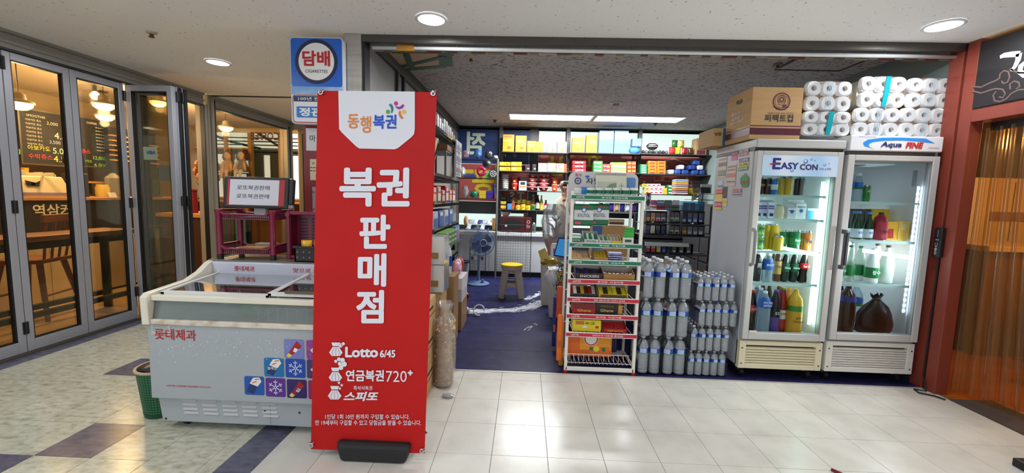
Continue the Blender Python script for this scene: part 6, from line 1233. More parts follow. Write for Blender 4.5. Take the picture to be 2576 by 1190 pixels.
for row in range(4): water_pack(WS_, 5, 4, .0308, .2, xB+off[row]+.012, 3.16, row*.203, 'shrink-wrapped pack of twenty small water bottles, %s' % nm4[row], 'packs of small water bottles', bluecap=(2 if row in (2, 3) else None))
for b in (WB, WS_):
    for c in list(b.children): bpy.data.objects.remove(c)
    bpy.data.objects.remove(b)
# ================================================================ INSIDE THE SHOP
# ---------------------------------------------------------------- rear counter and shelving on the window wall
t = thing('rear_counter', 'long white counter along the shop window wall with dark plinth', 'counter', (-.3, 6.95, 0))
CT = .775
ob('plinth', MB().box(-.9, 1.0, .03, .48, 0, .09), BLACK, t)
for a, b in ((-.9, -.3), (-.3, .35), (.35, 1.0)): ob('front_panel', MB().box(a+.002, b-.002, 0, .02, .09, CT-.06), C(206, 208, 206, .4), t, bev=.002)
ob('counter_body', MB().box(-.9, 1.0, .02, .48, .09, CT-.06), C(150, 150, 150), t)
ob('worktop', MB().box(-.91, 1.02, -.03, .48, CT-.06, CT), C(226, 228, 228, .3), t, bev=.004)
YB = 7.12
def bz(py, px=1400): return at(px, py, YB).z
def upright(px, label):
    x = at(px, 450, 7.36).x; t = thing('shelf_upright', label, 'shelf upright', (x, 7.36, CT-.0), group='grey shelf uprights on the shop window wall'); ob('channel', MB().box(-.03, .03, 0, .04, 0, 2.62-CT), C(96, 94, 92, .4), t, bev=.002); mb = MB()
    for i in range(40): mb.box(-.006, .006, -.001, 0, .05+i*.044, .07+i*.044)
    ob('slot_row', mb, BLACK, t, kind='stuff')
upright(1258, 'grey slotted upright by the dark blue window film'); upright(1426, 'grey slotted upright between the white and yellow coffee boxes'); upright(1606, 'grey slotted upright right of the blue wrapped packs')
GSH = clear('shelf_glass', (206, 226, 220), .8, .15, (150, 170, 160))
def gshelf(px0, px1, py, label, mat=None, y0=7.02, th=.014):
    z = bz(py, (px0+px1)/2); a = at(px0, py, YB).x; b = at(px1, py, YB).x; t = thing('wall_shelf', label, 'shelf', ((a+b)/2, y0, z)); w = (b-a)/2; ob('shelf_board', MB().box(-w, w, 0, .34, -th, 0), mat or C(52, 50, 50, .4), t)
    for x in (-w+.03, w-.05): ob('bracket', MB().prism([(.34, -th), (.34, -.1), (.3, -.1), (.05, -th-.01), (.05, -th)], x, x+.012, 'x'), DARK, t)
    return z
Z_T1 = gshelf(1262, 1428, 384, 'upper wall shelf holding coffee boxes, left bay'); Z_T2 = gshelf(1430, 1606, 386, 'upper wall shelf holding blue wrapped packs, middle bay'); Z_T3 = gshelf(1608, 1782, 389, 'upper wall shelf with snacks and cardboard box, right bay')
Z_M1 = gshelf(1252, 1428, 432, 'second wall shelf with tea boxes, left bay'); Z_M2 = gshelf(1430, 1606, 434, 'second wall shelf with candy boxes, middle bay'); Z_M3 = gshelf(1608, 1782, 439, 'second wall shelf with folded blue cloths, right bay')
Z_N1 = gshelf(1256, 1428, 480, 'third wall shelf with bowl noodles, left bay'); Z_N2 = gshelf(1500, 1606, 484, 'third wall shelf, middle bay'); Z_N3 = gshelf(1590, 1762, 489, 'third wall shelf with towels and small boxes, right bay')
Z_C1 = gshelf(1256, 1400, 528, 'fourth wall shelf with tins and sauces'); Z_C2 = gshelf(1500, 1600, 533, 'fourth wall shelf with ground coffee bags')
def pk(name, label, px0, px1, py0, zb, col, patch=(), words=(), depth=.14, Y=YB, cat='box', group=None, gable=0, rough=.45): return carton(name, label, px0, px1, py0, zb, Y, col, gable, patch, words, depth, group, cat, rough)
def coffee(label, a, b, y0, zb, col=(196, 146, 10), col2=(216, 186, 96)):
    t = pk('coffee_mix_box', label, a, b, y0, zb, col, group='instant coffee boxes'); x, _, w, _ = fit(a, b, y0, y0+20, YB); h = at((a+b)/2, y0, YB).z-zb
    q = PL((0, -.002, 0)); mb = MB(); q.stroke(mb, [(-w*.45, h*.62), (0, h*.66), (w*.3, h*.55), (w*.1, h*.45), (w*.2, h*.36)], [h*.05, h*.09, h*.07, h*.05, h*.03], 0, 0); q.poly(mb, [(-w*.12, h*.32), (w*.25, h*.32), (w*.18, h*.16), (-w*.05, h*.16)], 1, .0004); q.ring(mb, w*.04, h*.13, h*.05, h*.07, 1, .0004, 14, 180, 360); ob('cup_print', mb, [C(*col2), C(150, 90, 30)], t); text('MAXIM', C(150, 120, 40) if col[2] < 100 else C(70, 70, 90), t, (0, -.003, h*.85), h*.1, w*.6, bold=.02)
coffee('tall yellow coffee box, first on the upper shelf', 1265, 1294, 337, Z_T1); coffee('tall yellow coffee box, second on the upper shelf', 1297, 1325, 340, Z_T1); coffee('shorter yellow coffee box, third on the upper shelf', 1326, 1349, 354, Z_T1); coffee('small yellow coffee box beside the dark mullion', 1349, 1367, 356, Z_T1)
coffee('white coffee box on the upper shelf, left of the pair', 1377, 1401, 355, Z_T1, (166, 158, 148), (190, 184, 174)); coffee('white coffee box on the upper shelf, right of the pair', 1402, 1426, 356, Z_T1, (166, 158, 148), (190, 184, 174)); coffee('yellow coffee box right of the slotted upright', 1440, 1470, 345, Z_T2); coffee('taller yellow coffee box beside the blue packs', 1475, 1503, 338, Z_T2)
for i, (a, b) in enumerate(((1508, 1545), (1546, 1582))):
    t = pk('wrapped_pack', 'tall blue film-wrapped pack on the upper shelf, %s' % ('left' if i == 0 else 'right'), a, b, 327, Z_T2, (96, 130, 190), rough=.2, depth=.2, cat='pack'); mb = MB(); q = PL((0, -.002, 0)); rn = random.Random(i)
    for k in range(9): u = rn.uniform(-.1, .1); v = rn.uniform(.05, .35); q.stroke(mb, [(u, v), (u+rn.uniform(-.05, .05), v+rn.uniform(.0, .05))], .004)
    ob('film_crease', mb, C(200, 214, 236, .2), t)
pk('tissue_box', 'light blue small box stacked on crumpled blue packet', 1591, 1614, 348, Z_T2+.13, (90, 150, 200)); tag(ob('blue_packet', MB().blob((0, 0, .063), (.1, .06, .064), 10, 6, .15, seed=4), C(60, 120, 190, .3), loc=(at(1598, 370, YB).x, YB+.05, Z_T2+.002), smooth=60), 'crumpled blue packet under the small blue box', 'packet')
rn = random.Random(5)
for i in range(8): x = at(1620+i*8.5, 380, YB).x; tag(ob('stocking_roll', MB().blob((0, 0, .0), (.027, .05, .035), 8, 5, .05, seed=i), [C(30, 28, 30), C(90, 86, 86), C(50, 46, 46)][i % 3], loc=(x, YB+.06, Z_T3+.037), smooth=60), 'dark rolled stocking on the upper right shelf, %s from left' % ORD[i], 'stocking', 'rolled stockings')
t = thing('striped_bundle', 'black and grey striped bundle lying on the stockings', 'bundle', (at(1645, 372, YB).x, YB+.1, Z_T3+.08)); ob('cloth', MB().blob((0, 0, .06), (.1, .07, .06), 12, 6, .08, seed=2), C(50, 48, 48), t, smooth=True)
for k in range(3): ob('stripe', MB().lathe([(.09-.012*k, .05+.03*k), (.088-.012*k, .06+.03*k)], 14, caps=False), C(190, 186, 180), t)
for i, (px, c, s) in enumerate(((1692, (196, 40, 40), 0), (1708, (226, 200, 40), 1), (1701, (60, 110, 50), 2), (1724, (150, 40, 40), 3), (1740, (90, 60, 30), 4), (1718, (210, 190, 60), 5))): tag(ob('snack_bag', MB().pouch(.1, .07, .125, s+9), C(*c, .25), loc=(at(px, 370, YB).x, YB+.02+.03*(i % 3), Z_T3+.003+(.128 if i in (2, 5) else 0)), rot=(0, 0, .1*i-.2), smooth=60), '%s snack bag in the pile on the upper right shelf' % ('red', 'yellow', 'green', 'dark red', 'brown', 'mustard')[i], 'snack', 'snack bags on the upper right shelf')
t = pk('cardboard_box', 'cardboard box with maroon print at the right end of upper shelf', 1752, 1779, 347, Z_T3, (180, 146, 104), [(.1, .9, .05, .3, (110, 50, 60))], depth=.2, rough=.8)
# second shelf
for i in range(2):
    for j in range(2): pk('coffee_mix_box', 'flat yellow coffee box on second shelf, %s %s' % (('lower', 'upper')[j], ('left', 'right')[i]), 1256+i*29, 1284+i*28.5, 419.8-j*12.6, Z_M1+j*.0885, (214, 172, 18), [(.1, .4, .4, .8, (240, 226, 150)), (.65, .85, .2, .7, (190, 120, 40))], [('MAXIM', .3, .75, .2, (150, 110, 40), .4)], group='flat yellow coffee boxes')
for i, (a, b) in enumerate(((1321, 1333), (1339, 1349))): pk('black_packet', 'small black packet on the second shelf, %s' % ('left', 'right')[i], a, b, 413, Z_M1, (40, 28, 34), [(.4, .9, .3, .5, (130, 120, 120))])
pk('tea_box', 'white tea box with grey leaf print on second shelf', 1354, 1376, 410, Z_M1, (204, 206, 198), [(.3, .5, .7, .85, (190, 100, 90))], ()); pk('tea_box', 'white green tea box on second shelf', 1377, 1399, 410, Z_M1, (206, 214, 196), [(.7, 1, .3, .9, (150, 190, 90)), (0, 1, 0, .1, (90, 150, 60))], ()); pk('porridge_box', 'white box with food picture on second shelf', 1400, 1419, 411, Z_M1, (214, 210, 206), [(.3, .8, .2, .5, (190, 120, 60)), (.1, .4, .6, .9, (110, 90, 130))]); pk('spice_box', 'thin red orange box at end of second shelf', 1419, 1426, 412, Z_M1, (190, 70, 30))
for i in range(3): pk('cookie_box', 'red cookie box with white lettering, %s of three' % ('bottom', 'middle', 'top')[i], 1440, 1474, 424-i*9.5, Z_M2+i*.0655, (190, 26, 32), [], [('LOTTE', .5, .5, .5, (240, 226, 226), .6)], group='red cookie boxes')
for i in range(3): pk('cracker_box', 'green cracker box with heart, %s of three' % ('bottom', 'middle', 'top')[i], 1493, 1516, 424-i*9.5, Z_M2+i*.0655, (40, 140, 60), [(.6, .85, .2, .7, (226, 200, 90))], [('Sunny', .35, .5, .4, (240, 244, 226), .5)], group='green cracker boxes')
for i in range(2): pk('cracker_box', 'red cracker box with heart, %s of two' % ('lower', 'upper')[i], 1516, 1536, 423-i*10.5, Z_M2+i*.0715, (200, 40, 40), [(.6, .85, .2, .7, (226, 180, 60))], [('Sunny', .35, .5, .4, (240, 230, 226), .5)], group='red cracker boxes')
for i in range(2):
    for j in range(2): pk('biscuit_box', 'green yellow biscuit box, %s %s in the block' % (('lower', 'upper')[j], ('left', 'right')[i]), 1537+i*19.5, 1556+i*19.5, 421.2-j*13, Z_M2+j*.0915, (226, 226, 206), [(0, 1, .4, .7, (226, 180, 40)), (0, 1, .75, 1, (90, 170, 60))], group='green yellow biscuit boxes')
for i in range(2):
    for j in range(3): pk('biscuit_box', 'small red yellow biscuit box, %s %s' % (('lower', 'middle', 'upper')[j], ('left', 'right')[i]), 1578+i*11, 1588.5+i*11, 425-j*9.5, Z_M2+j*.0655, (206, 50, 30), [(.1, .9, .35, .65, (230, 190, 60))], group='small red yellow boxes')
for j in range(5): pk('gum_box', 'flat green box in a stack of five, %s from bottom' % ORD[j], 1610, 1628, 432-j*4.6, Z_M3+j*.0325, (24, 110, 70), [(.2, .8, .3, .7, (200, 226, 210))], group='flat green boxes')
for i in range(2):
    for j in range(4 if i == 1 else 4): pk('noodle_snack_box', 'orange snack box, %s, %s column' % (('bottom row', 'second row', 'third row', 'top row')[j], ('left', 'right')[i]), 1630+i*23, 1652+i*22.5, 429-j*8, Z_M3+j*.0565, (222, 110, 30), [(.2, .8, .2, .5, (110, 40, 40))], (), group='orange snack boxes')
for i, (px, dz, w, c) in enumerate(((1690, 0, .1, (190, 190, 186)), (1706, .0, .11, (40, 70, 140)), (1725, .0, .13, (30, 60, 130)), (1750, .0, .13, (34, 66, 140)), (1768, .0, .1, (36, 60, 130)), (1715, .085, .1, (190, 196, 214)), (1742, .085, .13, (30, 56, 124)), (1762, .085, .11, (200, 206, 220)), (1752, .17, .13, (40, 74, 150)))): tag(ob('folded_cloth', MB().box(-w*.46, w*.46, -.1, .1, -.04, .038), C(*c, .6), loc=(at(px, 430, YB).x, YB+.1, Z_M3+.044+dz), rot=(0, .04*(i % 3-1), 0), bev=.02), '%s folded cloth bundle in the pile on second right shelf, %s' % (('grey', 'blue', 'navy', 'blue', 'dark blue', 'pale', 'navy', 'white', 'bright blue')[i], ('far left', 'bottom left', 'bottom middle', 'bottom right', 'right end', 'upper left', 'upper middle', 'upper right', 'topmost')[i]), 'cloth', 'folded blue cloths')
# third shelf: bowls and noodles
for j in range(7): tag(ob('foam_bowl', MB().lathe([(.035, 0), (.06, .032), (.064, .034), (.064, .038), (.057, .036)], 18), C(226, 226, 222), loc=(at(1271, 470, YB).x, YB+.07, Z_N1+.002+j*.0385), smooth=40), 'white foam bowl in the stack on third shelf, %s from bottom' % ORD[j], 'bowl', 'white foam bowls')
def cup(label, px, zb, col, r=.055, h=.11):
    t = thing('cup_noodle', label, 'cup noodles', (at(px, 470, YB).x, YB+.06, zb), group='cup noodles'); ob('cup', MB().lathe([(r*.75, 0), (r, h)], 18), C(*col, .35), t, smooth=40); ob('lid', MB().lathe([(r*1.06, h), (r*1.06, h+.004), (r*.9, h+.006)], 18), C(220, 214, 206), t); mb = MB(); q = PL((0, -r-.001, 0)); q.disc(mb, -.01, h*.35, .018); ob('print', mb, C(226, 170, 90), t)
for i in range(2): cup('red cup noodles on third shelf left, %s' % ('lower', 'upper')[i], 1295, Z_N1+.002+i*.118, (190, 40, 30)); cup('orange red cup noodles near the man, %s' % ('lower', 'upper')[i], 1396, Z_N1+.002+i*.118, (206, 70, 40))
t = pk('noodle_pouch', 'white ramen pouch with black lettering on third shelf', 1305, 1325, 455, Z_N1, (196, 190, 186), [(.1, .9, .05, .25, (230, 230, 236)), (.1, .9, .3, .5, (170, 120, 80)), (.2, .8, .6, .9, (40, 40, 44))], depth=.05, cat='noodles'); pk('noodle_pouch', 'grey packet behind the white ramen pouch', 1308, 1328, 446, Z_N1, (120, 116, 110), depth=.04, Y=YB+.1, cat='noodles')
for i, px in enumerate((1339, 1368)):
    for j in range(4):
        t = thing('bowl_noodle', 'red bowl noodles in the %s stack, %s from bottom' % (('left', 'right')[i], ORD[j]), 'bowl noodles', (at(px, 470, YB).x, YB+.09, Z_N1+.002+j*.071), group='red bowl noodles'); ob('bowl', MB().lathe([(.05, 0), (.088, .058), (.094, .06)], 20), C(190, 20, 26, .3), t, smooth=40); ob('lid', MB().lathe([(.096, .06), (.096, .066), (.09, .068)], 20), C(226, 220, 214), t); text('복', C(240, 236, 230), t, (0, -.077, .036), .024, .05, bold=.03)
# fourth shelf: tins and sauces
def tin(label, px, wpx, py0, zb, col, words=(), Y=YB+.04, cat='tin', group='tins on the fourth shelf', lidc=None):
    r = wpx*YB/FPX/2; h = at(px, py0, Y).z-zb; t = thing('food_tin', label, cat, (at(px, 500, Y).x, Y, zb+.001), group=group); ob('tin_wall', MB().lathe([(r, 0), (r, h*.94)], 16), C(*col, .3), t, smooth=40); ob('lid', MB().lathe([(r*1.03, h*.94), (r*1.03, h), (r*.95, h)], 16), lidc or C(190, 180, 120, .3), t, smooth=40); mb = MB(); q = PL((0, -r-.001, h*.5)); q.rect(mb, -r*.6, r*.6, -h*.15, h*.15, 0); ob('print', mb, C(min(255, col[0]+30), max(0, col[1]-60), 40), t)
hT = bz(510)-bz(528)
for i in range(2): pk('spam_tin', 'yellow navy luncheon tin, %s of left pair' % ('lower', 'upper')[i], 1259, 1273, 517-i*11, Z_C1+i*.0785, (214, 190, 40), [(0, 1, .0, .3, (30, 36, 70)), (.2, .9, .1, .3, (220, 130, 60))], group='luncheon tins', cat='tin'); pk('laver_pack', 'black seaweed pack on fourth shelf, %s' % ('lower', 'upper')[i], 1274, 1288, 511-i*16, Z_C1+i*.117, (24, 26, 30), [(.1, .9, .3, .6, (60, 80, 60))], Y=YB+.1, cat='pack')
pk('spam_tin', 'black topped tin above the yellow navy pair', 1259, 1273, 494, Z_C1+.158, (30, 34, 30), [(.1, .9, .3, .6, (90, 130, 50))], group='luncheon tins', cat='tin')
pk('tuna_can', 'blue tin in front on fourth shelf', 1276, 1287, 512, Z_C1, (70, 130, 210), Y=YB-.05, cat='tin'); tin('orange brown cup tin on fourth shelf', 1291, 9, 503, Z_C1, (190, 110, 60)); 
for i, (px, y0) in enumerate(((1303, 516), (1316, 514), (1329, 517))):
    tin('yellow tin in the front row, %s' % ORD[i], px, 12, y0, Z_C1, (222, 196, 40), Y=YB-.03)
for i, (px, y0) in enumerate(((1305, 503), (1318, 502), (1330, 505))): tin('yellow tin in the back row, %s' % ORD[i], px, 12, y0, Z_C1, (206, 190, 50), Y=YB+.1)
tin('green tin at the end of the fourth shelf', 1341, 13, 515, Z_C1, (40, 120, 50), Y=YB-.02)
def sauce(label, px, wpx, py0, col, cap, band): btl('sauce_bottle', label, px-wpx/2, px+wpx/2, py0, Z_C1, YB+.05, col, cap, [(.1, .48, band)], (), 'soju')
sauce('brown vinegar bottle on fourth shelf', 1341, 9, 490, (120, 84, 40), (190, 180, 120), (150, 40, 40)); sauce('black soy sauce bottle on fourth shelf', 1353, 11, 490, (26, 16, 14), (60, 50, 40), (214, 206, 196)); sauce('yellow oil bottle on fourth shelf', 1362, 9, 491, (196, 190, 90), (170, 190, 60), (206, 190, 60)); sauce('red ketchup bottle on fourth shelf', 1373, 10, 503, (180, 40, 30), (150, 30, 30), (226, 214, 196))
rn = random.Random(8)
for i in range(7): tag(ob('coffee_bag', MB().pouch(.092, .06, .145, i+40), [C(36, 40, 110, .25), C(206, 206, 214, .25), C(60, 40, 120, .25), C(190, 150, 120, .25)][i % 4], loc=(at(1512+i*14, 515, YB).x, YB+.06, Z_C2+.003), smooth=60), '%s glossy coffee bag seen through the rack, %s from left' % (('blue', 'silver', 'purple', 'tan')[i % 4], ORD[i]), 'coffee bag', 'glossy coffee bags')
# third right shelf: small boxes, towels
for i in range(4):
    for j in range(3): pk('milk_candy_box', 'white candy box with red print, %s row, %s' % (('lower', 'middle', 'upper')[j], ORD[i]), 1622+i*11.5-(6 if j == 2 else 0), 1633+i*11.5-(6 if j == 2 else 0), 480.5-j*9, Z_N3+j*.0625, (222, 208, 204) if i else (226, 190, 60), [(.2, .8, .3, .7, (190, 40, 70))], Y=YB+.02*i*0, group='white candy boxes')
for j in range(3): pk('candy_box', 'orange candy box stack, %s' % ('lower', 'middle', 'upper')[j], 1668, 1678, 481-j*8, Z_N3+j*.056, (226, 160, 40), group='orange candy boxes') if j < 2 else None; pk('candy_box', 'green candy box stack, %s' % ('lower', 'middle', 'upper')[j], 1679, 1692, 481-j*8, Z_N3+j*.056, (20, 110, 60), [(.2, .8, .3, .7, (200, 230, 210))], group='green candy boxes'); pk('candy_box', 'purple candy box stack, %s' % ('lower', 'middle', 'upper')[j], 1693, 1703, 481-j*8, Z_N3+j*.056, (56, 40, 130), [(.2, .8, .3, .7, (150, 140, 210))], group='purple candy boxes')
cols = [(214, 150, 140), (90, 110, 140), (196, 90, 50), (200, 150, 60), (110, 130, 160), (214, 130, 110), (196, 150, 50), (110, 150, 190)]
for i, c in enumerate(cols): tag(ob('folded_towel', MB().box(-.115, .115, -.08, .08, 0, .03), C(*c, .9), loc=(at(1722, 470, YB-.3).x, YB-.1, Z_N3+.002+i*.0315), bev=.012), 'folded %s towel in the stack, %s from bottom' % (('pink', 'slate', 'rust', 'mustard', 'grey blue', 'salmon', 'gold', 'light blue')[i], ORD[i]), 'towel', 'folded towels')
for i, c in enumerate([(80, 84, 100), (190, 90, 60), (80, 90, 110), (196, 80, 50)]): tag(ob('folded_towel', MB().box(-.09, .09, -.07, .07, 0, .03), C(*c, .9), loc=(at(1748, 460, YB).x, YB+.1, Z_N3+.12+i*.0315), bev=.012), 'folded %s towel in the shorter right stack, %s from bottom' % (('slate', 'rust', 'grey', 'orange')[i], ORD[i]), 'towel', 'folded towels')
tag(ob('sponge_pack', MB().box(-.1, .1, -.07, .07, 0, .115), noisy('sponge', [(60, 60, 40), (196, 160, 30), (220, 180, 40)], (30, 30, 30), .9), loc=(at(1745, 480, YB-.1).x+.03, YB+.08, Z_N3+.001), bev=.02), 'yellow black sponge pack under the right towel stack', 'sponge')
# ---------------------------------------------------------------- wire rack at the left of the windows
WR = mt('black_wire', (48, 48, 50), .4, .4); YR = 6.75
t = thing('wire_shelf_rack', 'black wire shelf rack in front of the blue window film', 'shelf rack', (at(1200, 480, YR).x, YR, 0)); wx = .33
LZ = [at(1200, y, YR).z for y in (578, 499, 447, 400)]
for sx in (-wx, wx):
    for y in (0, .15): ob('post', MB().cyl((sx, y, 0), (sx, y, LZ[-1]+.02), .012, n=8), mt('grey_post', (120, 118, 116), .4, .5), t, smooth=40)
for z in LZ:
    mb = MB(); mb.tube([(-wx, 0, z-.01), (wx, 0, z-.01)], .005, 5); mb.tube([(-wx, .15, z-.01), (wx, .15, z-.01)], .005, 5)
    for i in range(16): x = -wx+i*2*wx/15; mb.tube([(x, 0, z-.004), (x, .15, z-.004)], .0025, 4)
    ob('wire_shelf', mb, WR, t)
Yq = YR+.075
def soft(name, label, px, py, w, d, h, col, zb, cat, seed=0, grp=None, rough=.4, Y=None, flat=.7, mat=None): return tag(ob(name, MB().blob((0, 0, h/2), (w/2, d/2, h/2), 14, 8, .2, seed=seed, flat=flat), mat or C(*col, rough), loc=(at(px, py, Y or Yq).x, Y or Yq, zb+.012), smooth=35), label, cat, grp)
z3 = LZ[3]
soft('plastic_bag', 'clear pinkish plastic bag on top of the wire rack', 1172, 385, .13, .12, .13, (190, 160, 180), z3, 'bag', 1, mat=clear('pink_film', (226, 200, 214), .8, .4, (190, 160, 176), .1)); soft('blue_bowl_bag', 'blue bundle hanging over the wire rack top', 1202, 385, .13, .12, .15, (50, 90, 140), z3, 'bundle', 2); soft('black_bag', 'black plastic bundle on top of the wire rack', 1229, 385, .13, .12, .13, (40, 40, 44), z3, 'bundle', 3, rough=.25); soft('cream_cloth', 'cream cloth draped at the right end of the wire rack', 1247, 393, .08, .1, .06, (206, 196, 170), z3, 'cloth', 4)
tag(ob('baseball_cap', MB().lathe([(.075, 0), (.07, .04), (.04, .07), (.01, .075)], 18).prism([(-.06, 0), (.06, 0), (.04, -.11), (-.04, -.11)], -.004, .004, 'z'), C(26, 26, 28), loc=(at(1226, 402, YR-.05).x, YR-.09, LZ[3]-.095), rot=(.5, 0, 0), smooth=40), 'black cap hanging below the wire rack top', 'cap')
z2 = LZ[2]
soft('paper_bag_goods', 'white packet in clear bag at left of the second rack tier', 1163, 430, .11, .12, .17, (196, 200, 206), z2, 'bag', 6, mat=clear('clear_bag', (230, 234, 238), .9, .45, (206, 210, 216), .1)); tag(ob('blue_tray', MB().prism([(-.1, 0), (.1, 0), (.085, .055), (-.085, .055)], -.06, .06, 'y'), C(70, 84, 150, .3), loc=(at(1184, 440, Yq).x, Yq, z2+.002), bev=.006), 'blue wrapped tray on the second rack tier', 'tray')
tag(ob('pink_ring_pack', MB().tube([(.055*math.cos(a*PI/8), 0, .075+.055*math.sin(a*PI/8)) for a in range(17)], .03, 8), C(190, 30, 80, .3), loc=(at(1211, 435, Yq).x, Yq, z2+.035), smooth=True), 'bright pink ring-shaped pack on the second rack tier', 'toy'); pk('green_packet', 'small green white packet beside the pink ring', 1222, 1233, 431, z2, (120, 180, 110), [(.1, .9, .1, .5, (60, 200, 70))], Y=Yq, depth=.05, cat='packet')
t = thing('tape_dispenser', 'round black and white reel pack on the second rack tier', 'reel', (at(1241, 438, Yq).x, Yq, z2+.075)); ob('reel', MB().cyl((0, -.03, 0), (0, .03, 0), .07, n=24), BLACK, t, smooth=40); mb = MB(); q = PL((0, -.031, 0)); q.ring(mb, 0, 0, .045, .055)
for a in range(6): q.stroke(mb, [(.01*math.cos(a*PI/3), .01*math.sin(a*PI/3)), (.045*math.cos(a*PI/3), .045*math.sin(a*PI/3))], .012)
ob('spokes', mb, C(200, 200, 204), t)
z1 = LZ[1]
soft('clear_bag', 'clear bag with grey goods on the third rack tier', 1171, 480, .1, .12, .2, (170, 170, 170), z1, 'bag', 8, mat=clear('clear_bag')); soft('green_gloves', 'dark green rubber glove bundle on the third rack tier', 1192, 488, .13, .12, .11, (14, 110, 90), z1, 'gloves', 9, rough=.3)
for i in range(2): pk('yellow_packet', 'yellow scrubber packet, %s, on the third rack tier' % ('lower', 'upper')[i], 1205, 1222, 489-i*9, z1+i*.06, (214, 190, 40), Y=Yq-.02, depth=.07, cat='packet', group='scrubber packets'); pk('purple_packet', 'purple scrubber packet, %s, on the third rack tier' % ('lower', 'upper')[i], 1223, 1240, 489-i*9, z1+i*.06, (70, 40, 150), Y=Yq-.02, depth=.07, cat='packet', group='scrubber packets')
btl('detergent_bottle', 'slim navy bottle at right of the third rack tier', 1240, 1248, 462, z1, Yq, (30, 50, 100), (40, 60, 120), shape='soju'); pk('red_packet', 'small red packet at the right end of third rack tier', 1244, 1250, 488, z1, (206, 40, 50), Y=Yq-.04, depth=.05, cat='packet')
z0 = LZ[0]; rn = random.Random(31)
for i in range(10): tag(ob('mask_packet', MB().pouch(.08, .03, .11, i+50), C(*((206, 210, 220), (60, 70, 120), (176, 182, 196))[i % 3], .35), loc=(at(1178+(i % 5)*11.5+(5 if i > 4 else 0), 568, Yq).x, Yq-.02+.035*(i % 3), z0+.003+(.085 if i > 4 else 0)), rot=(-.9, .0, .15*(i % 3-1)), smooth=60), '%s mask packet on the lowest rack tier, %s row, %s from left' % (('white', 'navy', 'pale grey')[i % 3], ('lower', 'upper')[i//5], ORD[i % 5]), 'packet', 'mask packets')
pk('cardboard_packet', 'tan packet standing at the right of the mask heap', 1238, 1248, 548, z0, (170, 130, 80), Y=Yq, depth=.06, cat='packet'); soft('ear_pack', 'orange and teal card pack left of the mask heap', 1172, 550, .07, .04, .16, (206, 150, 100), z0+.05, 'packet', 71)
# ---------------------------------------------------------------- things on and before the rear counter
t = thing('microwave_oven', 'dark red microwave oven on the rear counter', 'microwave', (at(1298, 570, 7.0).x, 7.0, CT)); w = .265; h = at(1298, 546, 7.0).z-CT
MR = C(66, 10, 16, .3); ob('case', MB().box(-w, w, 0, .36, .012, h), MR, t, bev=.006); d = ob('door', MB().box(-w+.004, w*.58, -.018, 0, .018, h-.006), MR, t, bev=.006); mb = MB(); q = PL((0, -.019, 0)); q.disc(mb, -w*.22, h*.5, w*.66, 0, 0, 28, h*.36); ob('window', mb, BLACK, d); mb = MB(); q.disc(mb, -w*.65, h*.42, .02, 0, .001); ob('badge', mb, C(196, 190, 190), d)
ob('control_panel', MB().box(w*.6, w-.004, -.016, 0, .018, h-.006), C(78, 14, 20, .3), t, bev=.004); mb = MB(); q = PL((w*.8, -.017, 0)); q.stroke(mb, spiral(0, h*.7, .03, .01, 0, 300), .006) if 'spiral' in globals() else q.ring(mb, 0, h*.7, .02, .028); q.ring(mb, 0, h*.4, .02, .028); q.stroke(mb, [(-.025, h*.55), (.025, h*.3)], .006); ob('panel_print', mb, C(200, 180, 180), t)
for x in (-w+.04, w-.04):
    for y in (.03, .32): ob('foot', MB().cyl((x, y, 0), (x, y, .014), .015, n=8), BLACK, t)
tag(ob('white_scoop_bowl', MB().lathe([(.04, 0), (.1, .08), (.095, .08), (.035, .008)], 18), C(206, 206, 202), loc=(at(1272, 543, 7.1).x, 7.12, CT+h+.002), smooth=40), 'white bowl upside on the microwave, left', 'bowl'); pk('small_dark_box', 'small dark box on the microwave right side', 1317, 1329, 534, CT+h, (120, 100, 90), Y=7.12, depth=.05)
btl('glass_jar', 'pale green glass bottle right of the microwave', 1337, 1349, 560, CT, 7.0, (150, 180, 160), (190, 196, 190), shape='jug', glass=clear('green_jar', (190, 214, 196), .7, .2, (160, 180, 168)))
t = thing('water_dispenser', 'white cylindrical rice cooker on the counter right end', 'rice cooker', (at(1382, 580, 6.98).x-.0, 7.05, CT)); ob('body', MB().lathe([(.1, 0), (.105, .03), (.1, .2), (.09, .22)], 22), C(222, 224, 226, .3), t, smooth=40); ob('lid', MB().lathe([(.095, .22), (.09, .245), (.04, .26)], 22), C(206, 208, 210, .3), t, smooth=40); ob('handle', MB().tube([(-.1, 0, .19), (-.06, -.06, .24), (.06, -.06, .24), (.1, 0, .19)], .008, 6), C(190, 190, 190), t)
# wire grid panels
def grid(label, px0, px1, py0, py1, Y, nx, nz, zfloor=None, legs=True):
    a = at(px0, py1, Y); b = at(px1, py0, Y); w = (b.x-a.x)/2; zb = 0.012 if zfloor is None else zfloor; h = b.z-zb; t = thing('wire_grid_panel', label, 'wire grid', ((a.x+b.x)/2, Y, zb), rot=(-.06, 0, 0)); BW_ = C(20, 20, 22, .4)
    ob('outer_frame', MB().tube([(-w, 0, 0), (w, 0, 0), (w, 0, h), (-w, 0, h), (-w, 0, 0)], .007, 6), BW_, t); mb = MB()
    for i in range(1, nx): mb.tube([(-w+2*w*i/nx, 0, .0), (-w+2*w*i/nx, 0, h)], .0022, 4)
    for i in range(1, nz): mb.tube([(-w, -.003, h*i/nz), (w, -.003, h*i/nz)], .0022, 4)
    ob('grid_wire', mb, BW_, t); return t, w, h
t, w, h = grid('black wire grid panel leaning on the rear counter', 1244, 1337, 567, 704, 6.78, 14, 20)
for i, (u, v) in enumerate(((-.35, .88), (-.35, .72), (.45, .86), (-.22, .9))): ob('hook', MB().tube([(u*w, -.01, v*h), (u*w+.015, -.03, v*h-.02), (u*w-.01, -.04, v*h-.04), (u*w+.01, -.05, v*h-.055)], .003, 5), C(60, 60, 62), t)
